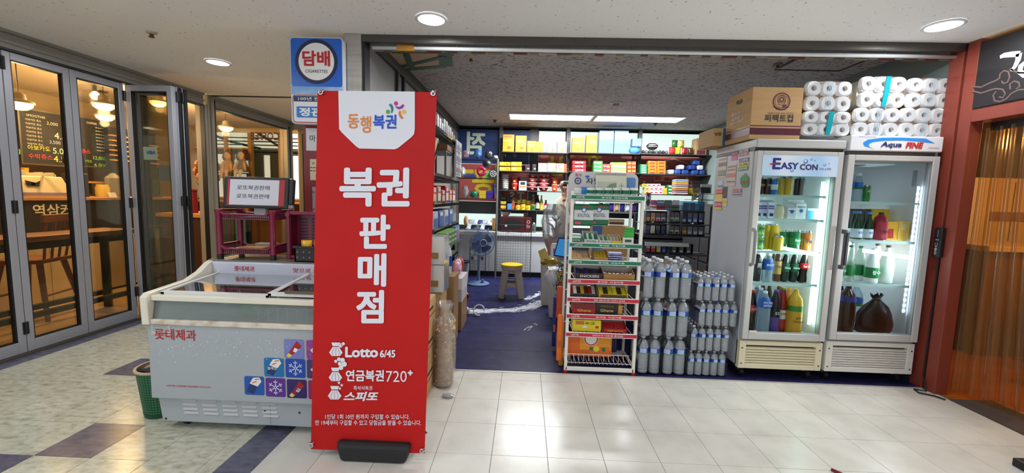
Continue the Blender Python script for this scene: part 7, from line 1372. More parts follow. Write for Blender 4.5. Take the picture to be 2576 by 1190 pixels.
t, w, h = grid('smaller wire grid with hanging accessory packs behind the fan', 1181, 1222, 604, 695, 6.86, 6, 12); 
for i in range(4):
    for j in range(3): ob('accessory_pack', MB().box(-w*.85+i*w*.43, -w*.85+i*w*.43+w*.3, -.02, -.008, h*(.45+.16*j), h*(.54+.16*j)), [C(50, 50, 54), C(150, 150, 154), C(90, 90, 96)][(i+j) % 3], t)
# standing fan
t = thing('standing_fan', 'blue grey standing electric fan facing the aisle', 'fan', (fl(1205, 712).x, 6.28, 0)); FB = C(96, 120, 156, .35); FD = C(60, 76, 110, .35)
ob('base', MB().lathe([(.17, 0), (.175, .015), (.15, .03), (.05, .05), (.03, .06)], 28), FB, t, smooth=40); ob('pole', MB().cyl((0, 0, .05), (0, 0, .62), .022, .02, 12), FB, t, smooth=40); ob('control_box', MB().box(.05, .09, -.09, -.05, .035, .09), FB, t, bev=.01); hz = at(1217, 611, 6.2).z
ob('neck', MB().cyl((0, 0, .6), (.0, .02, hz-.05), .03, .028, 12), FB, t, smooth=40); ob('motor', MB().cyl((0, .14, hz), (.03, -.02, hz), .05, .065, 16), FB, t, smooth=40)
hub = Vector((.06, -.07, hz)); ax = Vector((.32, -.94, 0)).normalized(); e1 = Vector((0, 0, 1)); e2 = ax.cross(e1)
mb = MB()
for k in range(4):
    vs = []; 
    for i in range(7):
        a = k*PI/2+i*.19
        for rr in (.05, .115, .16): tw = (i-3)*.006; vs.append(hub+e1*(rr*math.cos(a))+e2*(rr*math.sin(a))+ax*(-.03+tw*1.2))
    mb.add(vs, [(3*i+j, 3*i+j+1, 3*i+j+4, 3*i+j+3) for i in range(6) for j in range(2)])
ob('blade', mb, clear('fan_blade', (110, 130, 190), .6, .45, (90, 110, 160), .2), t, smooth=True)
R = .195; mb = MB()
for s, dep in ((1, .04), (-1, -.07)):
    for i in range(40): a = 2*PI*i/40; mb.tube([hub+ax*dep*1.1+(e1*math.cos(a)+e2*math.sin(a))*.05, hub+ax*dep*.9+(e1*math.cos(a)+e2*math.sin(a))*R*.7, hub-ax*.01+(e1*math.cos(a)+e2*math.sin(a))*R], .0016, 4)
ob('guard_wire', mb, FD, t); mb = MB(); mb.tube([hub-ax*.01+(e1*math.cos(a*PI/20)+e2*math.sin(a*PI/20))*R for a in range(41)], .007, 6); ob('guard_rim', mb, FB, t, smooth=True); ob('guard_badge', MB().cyl(hub+ax*.04, hub+ax*.052, .05, n=20), FD, t, smooth=40); ob('hub_ring', MB().tube([hub+ax*.05+(e1*math.cos(a*PI/12)+e2*math.sin(a*PI/12))*.052 for a in range(25)], .006, 6), C(130, 150, 180), t, smooth=True)
# plastic stool
st = fl(1285, 752); t = thing('plastic_stool', 'beige plastic stool with yellow round seat', 'stool', (st.x, 5.55, 0)); SB_ = C(176, 164, 152, .45); hS = at(1284, 665, 5.5).z
ob('seat', MB().lathe([(.145, hS-.028), (.15, hS-.02), (.148, hS-.006), (.13, hS), (.02, hS)], 28), C(224, 190, 20, .35), t, smooth=40); ob('seat_ring', MB().lathe([(.142, hS-.075), (.15, hS-.07), (.15, hS-.028), (.14, hS-.026)], 28), SB_, t, smooth=40)
for k in range(4):
    a = PI/4+k*PI/2; c, s = math.cos(a), math.sin(a); n_ = Vector((-s, c, 0)); mb = MB(); d = Vector((c, s, 0)); wt, wb_ = .06, .042
    top, bot = d*.12+Vector((0, 0, hS-.05)), d*.2; vs = []
    for p_, wd, th in ((top, wt, .03), (bot+Vector((0, 0, .0)), wb_, .03)): vs += [p_-n_*wd-d*th, p_+n_*wd-d*th, p_+n_*wd+d*.012, p_-n_*wd+d*.012]
    mb.add(vs, [(0, 1, 2, 3), (7, 6, 5, 4), (0, 4, 5, 1), (1, 5, 6, 2), (2, 6, 7, 3), (3, 7, 4, 0)]); ob('leg', mb, SB_, t, bev=.012)
for k in range(4):
    a = k*PI/2; a1, a2 = a-PI/4, a+PI/4; p = lambda r_, z, q: Vector((r_*math.cos(q), r_*math.sin(q), z)); mb = MB()
    vs = [p(.165, hS*.34, a1), p(.165, hS*.34, a2), p(.16, hS*.46, a2), p(.16, hS*.46, a1)]; c_ = Vector((math.cos(a), math.sin(a), 0))*-.012; mb.add(vs+[v+c_ for v in vs], [(0, 1, 2, 3), (7, 6, 5, 4), (0, 4, 5, 1), (2, 6, 7, 3)]); ob('cross_panel', mb, SB_, t)
    mb = MB(); vs = [p(.15, hS-.12, a1), p(.15, hS-.12, a2), p(.145, hS-.03, a2), p(.145, hS-.03, a1)]; mb.add(vs+[v+c_ for v in vs], [(0, 1, 2, 3), (7, 6, 5, 4), (0, 4, 5, 1), (2, 6, 7, 3)]); ob('apron', mb, SB_, t)
# waste bins with bag, centre right
def tallbin(label, x, y, w, d, h, col):
    t = thing('waste_bin', label, 'bin', (x, y, 0)); vs = []
    for z, k in ((0, .84), (h, 1), (h-.002, .95), (.01, .8)):
        for sx, sy in ((-1, -1), (1, -1), (1, 1), (-1, 1)): vs.append((sx*w*k/2, sy*d*k/2, z))
    mb = MB(); mb.add(vs, [(3, 2, 1, 0)]+[(4*j+i, 4*j+(i+1) % 4, 4*j+4+(i+1) % 4, 4*j+4+i) for j in range(3) for i in range(4)]+[(12, 13, 14, 15)]); ob('bin_body', mb, C(*col, .5), t, bev=.008); ob('bin_rim', MB().frame(-w/2-.008, w/2+.008, h-.02, h, -d/2-.008, -d/2+.004, .004).box(-w/2-.008, w/2+.008, d/2-.004, d/2+.008, h-.02, h).box(-w/2-.008, -w/2+.002, -d/2, d/2, h-.02, h).box(w/2-.002, w/2+.008, -d/2, d/2, h-.02, h), C(*col, .5), t); return t
t = tallbin('tall grey bin with yellow bag near the gum rack, further one', fl(1378, 768).x, 5.25, .2, .26, at(1378, 660, 5.2).z-.02, (176, 170, 158)); ob('yellow_bag', MB().blob((.0, 0, t.children[0].dimensions.z if False else .56), (.12, .13, .08), 14, 6, .25, seed=6), clear('yellow_film', (226, 200, 110), .6, .55, (196, 170, 80), .2), t, smooth=60); ob('bag_corner', MB().add([(-.1, -.1, .56), (.02, -.12, .6), (-.06, -.05, .74), (-.15, -.08, .7)], [(0, 1, 2), (0, 2, 3)]), C(196, 170, 90, .3), t)
t = tallbin('pale bin with white liner beside the tall grey bin', fl(1393, 800).x+.02, 4.72, .17, .24, .56, (196, 194, 188)); ob('white_liner', MB().blob((-.02, -.05, .47), (.11, .12, .12), 14, 6, .2, seed=7), C(222, 224, 228, .3), t, smooth=60)
# checkout desk, tablet, cables, plant, boxes
t = thing('checkout_desk', 'grey checkout desk behind the gum rack', 'desk', (.95, 4.25, 0)); ob('desk_top', MB().box(-.56, .62, -.2, .35, .7, .735), C(150, 152, 156), t, bev=.006); ob('front_panel', MB().box(-.5, .6, .3, .33, .0, .7), C(110, 110, 114), t); ob('end_panel', MB().box(-.5, -.47, -.18, .3, 0, .7).box(.57, .6, -.18, .3, 0, .7), C(120, 120, 124), t)
t = thing('customer_display', 'dark blue customer display tablet tilted on the desk corner', 'tablet', (at(1404, 640, 4.3).x+.03, 4.25, .735), rz=-.75); ob('slab', MB().prism([(0, .03), (.02, .025), (.1, .22), (.08, .23)], -.11, .11, 'x'), C(24, 30, 90, .3), t, bev=.005); q = PL((0, -.002, .028), (1, 0, 0), Vector((0, .08, .2)).normalized()); mb = MB(); q.rect(mb, -.09, .09, .015, .2, 0, .003); ob('screen', mb, mt('tablet_screen', (50, 130, 190), .3, emit=.5), t); ob('tablet_stand', MB().box(-.04, .04, .03, .1, 0, .06), C(150, 150, 156), t)
t = thing('white_card_terminal', 'white card terminal behind the blue tablet', 'card terminal', (at(1402, 625, 4.45).x, 4.45, .735)); ob('body', MB().prism([(-.08, 0), (.1, 0), (.1, .12), (-.05, .16)], -.07, .07, 'x'), C(214, 214, 214), t, bev=.012); ob('keypad', MB().box(-.05, .05, -.085, -.06, .05, .1), C(120, 122, 126), t)
t = thing('cable_bundle', 'tangled yellow and black cables hanging from the desk edge', 'cable', (.385, 4.03, .735)); rn = random.Random(14)
for k in range(5):
    pts = [(rn.uniform(-.03, .05), 0, .0)]; 
    for i in range(9): pts.append((rn.uniform(-.07, .07), -.02-rn.uniform(0, .02), -.03-i*.028+rn.uniform(-.03, .03)))
    pts.append((rn.uniform(0, .06), 0, -.01)); ob('cable', MB().tube(pts, .004, 5), C(196, 170, 50) if k % 2 else C(40, 36, 34), t, smooth=True)
# potted plant wrapped in clear film behind desk
x = at(1398, 590, 5.6).x; t = thing('potted_plant', 'dark green potted plant wrapped in clear gift film', 'plant', (x, 5.6, .0)); ob('stand', MB().box(-.12, .12, -.12, .12, 0, .62), C(150, 150, 150), t, bev=.004); ob('pot', MB().lathe([(.08, .62), (.11, .8), (.1, .8)], 16), C(206, 180, 170), t, smooth=40); rn = random.Random(3)
for i in range(26): a = rn.uniform(0, 6.28); r_ = rn.uniform(.04, .15); z = .84+rn.uniform(0, .3); d = Vector((math.cos(a), math.sin(a), 0)); c = d*r_+Vector((0, 0, z)); n_ = Vector((-d.y, d.x, 0))*.02; ob('leaf', MB().add([d*r_*.3+Vector((0, 0, z-.05)), c-n_, c+d*.07+Vector((0, 0, .03)), c+n_], [(0, 1, 2, 3)]), C(20, 50, 26, .4), t)
ob('stem', MB().tube([(0, 0, .78), (0, 0, 1.1)], .01, 6), C(40, 60, 30), t); mb = MB(); n = 16; vs = []
for f, rr in ((.66, .1), (.85, .17), (1.05, .2), (1.22, .17), (1.3, .12)):
    for i in range(n): a = 2*PI*i/n; q_ = 1+.12*math.sin(i*2.5+f*9); vs.append((rr*q_*math.cos(a), rr*q_*math.sin(a), f))
mb.add(vs, [(j*n+i, j*n+(i+1) % n, (j+1)*n+(i+1) % n, (j+1)*n+i) for j in range(4) for i in range(n)]); ob('gift_film', mb, clear('gift_film', (250, 250, 252), .9, .3, (226, 230, 234), .08), t); ob('printed_sleeve', MB().lathe([(.1, .6), (.135, .82)], 16, caps=False), C(206, 120, 120, .5), t)
zD = .737
t = pk('shipping_carton', 'cardboard carton with blue corner and black lettering behind the gum rack', 1490, 1588, 566, zD, (186, 146, 96), [(0, .25, 0, 1, (50, 100, 160))], [('번개표', .75, .55, .3, (40, 30, 26), .3)], depth=.18, Y=4.12, rough=.85); pk('small_carton', 'pale cardboard box with black lettering on the carton', 1533, 1571, 551, at(1540, 566, 4.12).z, (190, 164, 124), [(0, .95, .1, .45, (60, 50, 40))], depth=.1, Y=4.14, rough=.85)
# ---------------------------------------------------------------- cigarette display and metal rack
YC = 5.5
t = thing('steel_goods_rack', 'black steel shelving rack beside the cigarette display', 'shelf rack', (at(1700, 600, YC).x, YC-.02, 0)); wR = at(1788, 600, YC).x-at(1700, 600, YC).x; TZ = at(1780, 492, YC).z
for sx in (-wR, wR):
    for y in (.0, .38): ob('post', MB().cyl((sx, y, 0), (sx, y, TZ+(.1 if sx > 0 else -.28)), .013, n=8), C(70, 70, 74, .35), t, smooth=40)
CZ = [at(1700, y, YC).z for y in (592, 645, 690)]
for z in [at(1650, y, YC).z-.003 for y in (561, 591, 638)]+[.15]: ob('wire_shelf', MB().box(-wR, wR, 0, .008, z-.014, z-.002).box(-wR, wR, .37, .38, z-.014, z-.002).box(-wR, wR, .008, .37, z-.006, z-.003), C(60, 60, 64), t)
ob('light_strip', MB().box(-wR+.05, wR-.3, -.03, .0, CZ[0]-.15, CZ[0]-.1), C(206, 206, 196), t, bev=.004); ob('top_basket', MB().frame(wR-.28, wR+.06, TZ-.06, TZ+.02, -.02, .0, .006).box(wR-.28, wR+.06, 0, .3, TZ-.062, TZ-.056), C(70, 70, 74), t)
def cig_unit(label, px0, px1, py0, py1, packs, backc=(26, 26, 28), glow=False):
    a = at(px0, py1, YC); b = at(px1, py0, YC); w = (b.x-a.x)/2; zb = at(1650, py1 if py1 not in (558, 590, 592, 640) else {558: 561, 590: 591, 592: 591, 640: 638}[py1], YC).z; h = b.z-zb-.014; t = thing('cigarette_case', label, 'display case', ((a.x+b.x)/2, YC, zb), group='cigarette display cases'); K = C(*backc, .3)
    ob('case_back', MB().box(-w, w, .14, .15, 0, h), K, t); ob('case_floor', MB().box(-w, w, 0, .15, 0, .01), K, t); ob('case_side', MB().box(-w, -w+.006, 0, .15, 0, h), K, t); ob('case_side', MB().box(w-.006, w, 0, .15, 0, h), K, t); ob('case_top', MB().box(-w, w, 0, .15, h-.006, h), K, t); ob('front_lip', MB().box(-w, w, -.004, 0, 0, h*.16), clear('smoke_acrylic', (150, 150, 156), .8, .1, (60, 60, 64)), t)
    n = len(packs)
    for i, (lab, top, bot, mid) in enumerate(packs):
        pw = min(.056, 2*w/n*.86); ph = h*.78; p_ = thing('cigarette_pack', '%s in the %s' % (lab, label.split(',')[0].replace('black case of cigarettes ', 'case ').replace('cigarette case ', 'case ')), 'cigarettes', ((a.x+b.x)/2-w+(i+.5)*2*w/n, YC+.03, zb+.0115), group='cigarette packs'); ob('pack', MB().box(-pw/2, pw/2, 0, .02, 0, ph), C(*bot), p_, bev=.001); mb = MB(); q = PL((0, -.0008, 0)); q.rect(mb, -pw/2, pw/2, ph*.5, ph, 0); q.rect(mb, -pw*.35, pw*.35, ph*.1, ph*.35, 1); ob('print', mb, [C(*top), C(*mid)], p_)
dk = (110, 100, 104)
cig_unit('cigarette case upper left, black, tier with four pale packs', 1624, 1679, 529, 561, [('yellow pack', dk, (214, 190, 150), (220, 170, 40)), ('orange pack', (190, 150, 110), (226, 200, 170), (220, 130, 40)), ('pink pack', dk, (226, 196, 206), (200, 80, 120)), ('violet pack', dk, (220, 220, 226), (120, 90, 190))])
cig_unit('cigarette case upper middle, tier with two grey packs', 1685, 1713, 527, 561, [('green grey pack left', dk, (190, 200, 196), (70, 120, 110)), ('green grey pack right', dk, (196, 204, 200), (80, 130, 120))], (70, 70, 74)); cig_unit('cigarette case upper right, tier with blue packs', 1716, 1774, 529, 558, [('blue pack first', (60, 40, 60), (30, 80, 160), (200, 210, 226)), ('blue pack second', dk, (36, 90, 170), (200, 210, 226)), ('light blue pack', dk, (90, 150, 200), (200, 214, 230)), ('deep blue pack', dk, (24, 70, 150), (190, 206, 226))], (90, 96, 104))
cig_unit('cigarette case lower left, mostly dark packs', 1623, 1678, 562, 591, [('dark navy pack', dk, (40, 50, 90), (50, 90, 160)), ('white yellow pack', (214, 214, 210), (226, 226, 214), (220, 196, 50)), ('black pack', dk, (36, 36, 40), (40, 60, 120)), ('dark slim pack', (70, 70, 100), (30, 30, 36), (40, 70, 130))]); cig_unit('cigarette case lower middle, two cream black packs', 1684, 1713, 563, 592, [('cream black pack left', dk, (206, 200, 170), (30, 30, 30)), ('cream black pack right', dk, (206, 204, 180), (30, 30, 30))], (80, 80, 84)); cig_unit('cigarette case lower right, yellow and grey packs', 1716, 1774, 565, 590, [('yellow black pack', dk, (214, 190, 60), (214, 120, 40)), ('clear grey pack', (120, 120, 124), (160, 166, 170), (190, 190, 190)), ('silver pack', dk, (150, 154, 160), (206, 206, 210)), ('grey blue pack', dk, (160, 168, 176), (206, 210, 216))], (84, 88, 92))
cig_unit('cigarette case bottom left, red and gold packs', 1624, 1680, 610, 638, [('red white pack first', (220, 220, 220), (180, 24, 26), (220, 60, 60)), ('red white pack second', (190, 190, 190), (186, 30, 30), (210, 70, 70)), ('gold pack', (214, 210, 190), (206, 176, 60), (230, 210, 120)), ('royal blue pack', (40, 60, 120), (30, 70, 170), (100, 140, 220))]); cig_unit('cigarette case bottom right, black with grey packs', 1688, 1745, 612, 640, [('grey pack left', dk, (80, 80, 84), (190, 190, 190)), ('green striped grey pack', (90, 120, 60), (90, 92, 96), (200, 200, 200)), ('grey pack right', dk, (84, 84, 90), (200, 200, 204))])
# counter-top cases above: cigarette boxes and glass box
def zC(py): return at(1700, py, YC).z
zt_ = at(1650, 529, YC).z
for i in range(4):
    for j in range(2): carton('cigarette_carton', 'small boxed pack on top of the cases, %s row, %s from left' % (('lower', 'upper')[j], ORD[i]), 1634+i*19, 1652+i*19, 515-j*12, zt_+.002+j*.066, YC+.03, [(206, 206, 210), (190, 60, 70), (90, 120, 160), (110, 130, 90)][(i+j) % 4], 0, [(0, 1, .45, .7, [(150, 30, 40), (60, 120, 170), (40, 40, 50), (200, 200, 204)][(i*2+j) % 4])], depth=.05, group='boxed packs on the cases')
t = thing('acrylic_box', 'clear blue acrylic box with two dark packs on the cases', 'display box', (at(1746, 510, YC).x, YC, zt_+.002)); ob('acrylic_shell', MB().box(-.14, .14, 0, .004, 0, .13).box(-.14, -.136, 0, .15, 0, .13).box(.136, .14, 0, .15, 0, .13).box(-.14, .14, .146, .15, 0, .13), clear('blue_acrylic', (200, 226, 240), .9, .12, (150, 190, 214)), t); ob('box_floor', MB().box(-.14, .14, 0, .15, 0, .006), BLACK, t)
for i in range(2): ob('dark_pack', MB().box(-.12+i*.085, -.055+i*.085, .03, .06, .008, .11), C(30, 34, 50), t)
t = thing('white_stand_poster', 'small white stand poster with black diamonds on the cases', 'poster', (at(1630, 500, YC).x, YC-.02, zt_+.002)); ob('poster_card', MB().box(-.035, .035, 0, .004, 0, .23), C(206, 206, 210), t); mb = MB(); q = PL((0, -.001, 0)); q.poly(mb, [(-.03, .22), (.03, .22), (0, .16)]); q.poly(mb, [(0, .16), (.03, .1), (0, .04), (-.03, .1)]); ob('diamond_print', mb, C(60, 60, 66), t); ob('base', MB().box(-.05, .05, -.02, .03, -.001, .012), C(206, 206, 210), t)
t = thing('wood_crate', 'pale wooden crate low behind the water packs', 'crate', (at(1770, 640, YC).x-.02, YC+.08, .17)); 
for z in (0, .1, .2): ob('slat', MB().box(-.1, .1, -.01, 0, z, z+.08), C(170, 140, 100), t); ob('slat', MB().box(-.1, -.09, 0, .2, z, z+.08), C(160, 130, 94), t)
ob('corner', MB().box(-.1, -.08, 0, .02, 0, .28).box(.08, .1, 0, .02, 0, .28), C(150, 120, 86), t)
x = at(1772, 488, YC).x; t = thing('mesh_letter_tray', 'grey wire letter tray with papers on the rack top corner', 'letter tray', (x, YC+.02, TZ+.03)); ob('tray_back', MB().prism([(-.1, 0), (.08, 0), (.04, .17), (-.14, .17)], .1, .104, 'y'), clear('tray_mesh', (190, 190, 194), .6, .3, (120, 120, 124)), t); ob('paper', MB().box(-.02, .12, .05, .08, 0, .12), C(220, 220, 222), t); ob('clipboard', MB().prism([(-.03, .0), (.1, 0), (.09, .08), (-.04, .08)], .02, .03, 'y'), C(40, 40, 42), t)
# ---------------------------------------------------------------- left side shelving, seen end on
XL = -.8
t = thing('side_shelf_unit', 'dark side shelving unit along the left shop wall', 'shelf unit', (-1.0, 4.25, 0)); LS = [.32, 1.06, 1.3, 1.555, 1.97, .715]
for y in (-.62, 0, .62): ob('white_post', MB().box(-.2, -.17, y-.015, y+.015, 0, 2.2), C(206, 206, 202), t); ob('front_post', MB().cyl((.05, y, 0), (.05, y, 1.0), .012, n=6), C(196, 196, 194), t) if y else None
for z in LS: s_ = ob('shelf_board', MB().box(-.22, .2, -.66, .66, z-.03, z), C(54, 52, 50, .5), t, bev=.002); ob('shelf_lip', MB().box(.195, .2, -.66, .66, z-.03, z+.025), clear('shelf_lip', (210, 214, 214), .7, .3, (150, 150, 150)), s_)
def lpk(name, label, y, z, d, w, h, col, cat, x=XL-.1, patch=None, bev=.002, grp=None):
    t = thing(name, label, cat, (x, y, z+.001), group=grp); ob('body', MB().box(-w/2, w/2, -d/2, d/2, 0, h), C(*col), t, bev=bev)
    if patch: mb = MB(); q = PL((w/2+.001, 0, 0), (0, 1, 0)); q.rect(mb, -d*.4, d*.4, h*.15, h*.6, 0); q.rect(mb, -d*.3, d*.3, h*.7, h*.9, 1, .0004); ob('print', mb, [C(*patch), C(220, 220, 224)], t)
rn = random.Random(21)
for i in range(11): lpk('hanging_packet', 'narrow white boxed packet on the top left shelf, %s from front' % ORD[i], 3.66+i*.108, LS[4], .07, .12, rn.uniform(.1, .2), [(206, 206, 210), (186, 190, 200), (120, 80, 70), (210, 206, 200)][i % 4], 'packet', patch=[(110, 110, 130), (150, 60, 60), (90, 90, 100)][i % 3], grp='packets on the top left shelf')
lpk('brown_box', 'brown food box laid on the front packets of the top left shelf', 3.85, LS[4]+.203, .16, .16, .05, (130, 96, 66), 'box', x=-.98)
for i in range(6): lpk('spice_packet', 'brown spice packet in the row under the top left shelf, %s from front' % ORD[i], 4.23+i*.075, LS[3]+.283, .05, .1, .06, (140, 90, 40), 'packet', x=-.86, grp='spice packets')
t = thing('spice_tray', 'clear tray holding the brown spice packets', 'tray', (-.9, 4.35, LS[3]+.272)); ob('tray_floor', MB().box(-.14, .08, -.16, .32, 0, .01), C(120, 120, 120), t); ob('support', MB().box(-.14, -.12, .3, .32, -.27, 0).box(.06, .08, -.16, -.14, -.27, 0).box(-.14, -.12, -.16, -.14, -.27, 0).box(.06, .08, .3, .32, -.27, 0), C(90, 90, 92), t)
a = atx(1102, 362, -.76); b = atx(1140, 430, -.76)
t = thing('pos_terminal', 'cream framed touch terminal tilted on the second left shelf', 'monitor', (-.87, 3.83, LS[3]+.002), rz=.25, rot=(0, 0, .2)); ob('frame', MB().prism([(-.06, .06), (-.02, .05), (.05, .33), (.01, .35)], -.14, .14, 'y'), C(196, 186, 150), t, bev=.008); mb = MB(); q = PL((-.012, 0, .075), (0, 1, 0), Vector((.07, 0, .27)).normalized()); q.rect(mb, -.12, .12, .0, .25, 0, .004); ob('screen', mb, C(46, 50, 56, .15), t); ob('stand', MB().prism([(-.16, 0), (.0, 0), (-.03, .2), (-.08, .24)], -.05, .05, 'y'), C(206, 204, 190), t, bev=.01); ob('base', MB().box(-.18, .04, -.1, .1, 0, .015), C(206, 204, 190), t, bev=.004)
for i in range(9): lpk('blister_card', 'white blister card hanging beside the left shelf, %s' % ('top row first', 'top row second', 'top row third', 'middle row first', 'middle row second', 'middle row third', 'bottom row first', 'bottom row second', 'bottom row third')[i], 4.55+(i % 3)*.12, 1.62+.125*(i//3), .09, .012, .115, [(196, 200, 210), (150, 170, 200), (210, 206, 206)][i % 3], 'card', x=-.775, patch=[(60, 90, 150), (170, 50, 60), (70, 120, 90)][i % 3], grp='blister cards')
ob('blister_strip', MB().box(-.785+1.0, -.78+1.0, .27, .68, -.0+1.6, 2.0), C(170, 170, 172), bpy.data.objects['side_shelf_unit'])
for i in range(6): lpk('ramen_pack', 'red ramen pack on the third left shelf, %s from front' % ORD[i], 3.72+i*.2, LS[2], .17, .14, rn.uniform(.13, .19), [(190, 30, 26), (206, 60, 30), (170, 24, 30)][i % 3], 'ramen', patch=[(226, 190, 160), (230, 226, 220)][i % 2], bev=.012, grp='red ramen packs')
for i in range(4): lpk('wipes_pack', 'blue white clear-wrapped pack below the ramen, %s from front' % ORD[i], 3.72+i*.26, LS[1], .22, .16, .17, [(176, 190, 214), (60, 90, 170), (190, 196, 206), (70, 110, 180)][i], 'wipes', patch=(60, 90, 160), bev=.01, grp='wipes packs')
for i in range(6): soft('loose_plastic_bag', 'crumpled clear plastic bag under the left shelves, %s from front' % ORD[i], 0, 0, .14, .14, .12, (190, 190, 190), LS[0]+.5 if i % 2 else LS[0]+.42, 'bag', 80+i, 'clear bags on the left shelves', mat=clear('clear_bag')).location = (-.92, 3.72+i*.2, .73)
for i in range(4):
    for j in range(3): lpk('toothpaste_box', 'green toothpaste box on the low left shelf, %s row, %s' % (('lower', 'middle', 'upper')[j], ORD[i]), 3.68+i*.14, .905+j*.046, .13, .09, .044, (110, 160, 50), 'box', x=-.745, patch=(40, 100, 50), grp='green toothpaste boxes')
t = thing('box_shelf', 'small wire shelf carrying the toothpaste boxes', 'shelf', (-.78, 4.0, .9)); ob('shelf_board', MB().box(-.1, .08, -.42, .5, -.01, .003), C(60, 60, 60), t); ob('wall_arm', MB().box(-.46, -.1, -.3, -.28, -.02, -.011).box(-.46, -.1, .36, .38, -.02, -.011), C(60, 60, 60), t)
for i in range(3): lpk('toothbrush_pack', 'blue toothbrush pack beside the toothpaste, %s' % ORD[i], 4.28+i*.08, .905, .06, .04, .15, (90, 140, 200), 'packet', x=-.74, patch=(200, 100, 150), grp='toothbrush packs')
# kitchen tissue packs, detergent, boxes near the entrance
t = thing('cardboard_box', 'plain cardboard box under the kitchen tissue packs', 'box', (-.8, 3.42, 0)); ob('carton', MB().box(-.12, .12, -.14, .15, 0, .575), CARD, t, bev=.004); ob('tape', MB().box(-.03, .03, -.141, .15, .574, .577), C(170, 140, 90), t)
for j in range(2):
    t = thing('kitchen_tissue_pack', 'white kitchen tissue pack with brown print, %s of two' % ('lower', 'upper')[j], 'kitchen tissue', (-.755, 3.32, .58+j*.232)); 
    for i in range(2):
        for k in range(2): ob('roll', MB().lathe([(.015, 0), (.052, .004), (.054, .22), (.05, .226), (.015, .226)], 16, (-.055+.108*i, .108*k, 0)), C(226, 224, 218, .8), t, smooth=40)
    ob('wrap_film', MB().prism([(-.115, 0), (.108, 0), (.108, .228), (-.115, .228)], -.056, .168, 'y'), clear('tissue_film', (250, 250, 250), .7, .35, (236, 234, 228), .15), t)
    ob('print', MB().box(.0, .06, -.0575, -.057, .05, .1), C(150, 110, 60), t); text('6', C(60, 130, 200), t, (.1085, .05, .06), .05, R=(0, 1, 0), bold=.02)
btl('detergent_bottle', 'white detergent bottle with blue label beside kitchen tissue', 1119, 1138, 618, .58+.06, 3.75, (222, 226, 230), (190, 200, 214), [(.3, .65, (30, 80, 180))], (), 'jug')
lpk('brown_carton', 'brown carton on the floor under the detergent bottle', 3.78, 0, .26, .16, .638, (160, 122, 80), 'box', x=-.71)
for i in range(3): soft('pink_pouch', 'pink and white refill pouch hanging past the left shelves, %s' % ORD[i], 0, 0, .1, .12, .16, [(220, 150, 170), (230, 220, 222), (200, 60, 80)][i], .65, 'pouch', 90+i, 'refill pouches').location = (-.7, 4.1+i*.13, .552)
lpk('white_shoe_box', 'white lidded box stacked by the left shelves', 4.22, .42, .38, .17, .125, (206, 200, 202), 'box', x=-.7); lpk('white_shoe_box', 'lower white box under the lidded one', 4.22, .3, .38, .17, .118, (190, 186, 190), 'box', x=-.7); lpk('brown_carton', 'brown carton on the floor under the white boxes', 4.22, .0, .38, .17, .298, (150, 110, 70), 'box', x=-.7)
t = thing('dark_storage_cabinet', 'dark storage cabinet against the right shop wall', 'cabinet', (2.89, 6.5, 0)); ob('body', MB().box(-.17, .18, -.5, .5, 0, 1.35), C(34, 32, 32), t, bev=.004)
for k in range(3): ob('drawer', MB().box(-.185, -.17, -.48, .48, .06+k*.43, .46+k*.43), C(44, 42, 42), t, bev=.004)
t = thing('ornament_bag', 'clear bag of red and silver ball packs on the floor', 'bag', (-.68, 4.56, 0)); 
for i in range(7): ob('ball', MB().blob((rn.uniform(-.06, .06), rn.uniform(-.07, .07), .05+.065*(i//2)), (.045, .045, .045), 10, 6, 0), [C(110, 20, 40, .2), C(190, 190, 196, .2)][i % 2], t, smooth=True)
tag(ob('white_hose', MB().tube([(-.5+.06*math.cos(a*.42), 4.6+.05*math.sin(a*.42), .012+.1*(1+math.sin(a*.42))*.5) for a in range(13)], .009, 6), C(206, 206, 204), smooth=True), 'looped white hose on the floor by the left shelves', 'hose')
b_ = fl(1168, 705); t = thing('grey_round_bin', 'round grey bin with dark rim left of the fan', 'bin', (-.98, 6.35, 0)); ob('bin_body', MB().lathe([(.1, 0), (.125, .34), (.118, .34), (.095, .01)], 20), C(150, 152, 150), t, smooth=40); ob('bin_rim', MB().lathe([(.126, .33), (.132, .335), (.132, .35), (.12, .35)], 20, caps=False), DARK, t, smooth=40)
tag(ob('fan_cord', MB().tube([(-.82, 6.2, .006), (-.9, 6.05, .006), (-1.0, 5.9, .006), (-1.05, 5.6, .006)], .005, 5), BLACK), 'black fan cord trailing to the left shelves', 'cord')
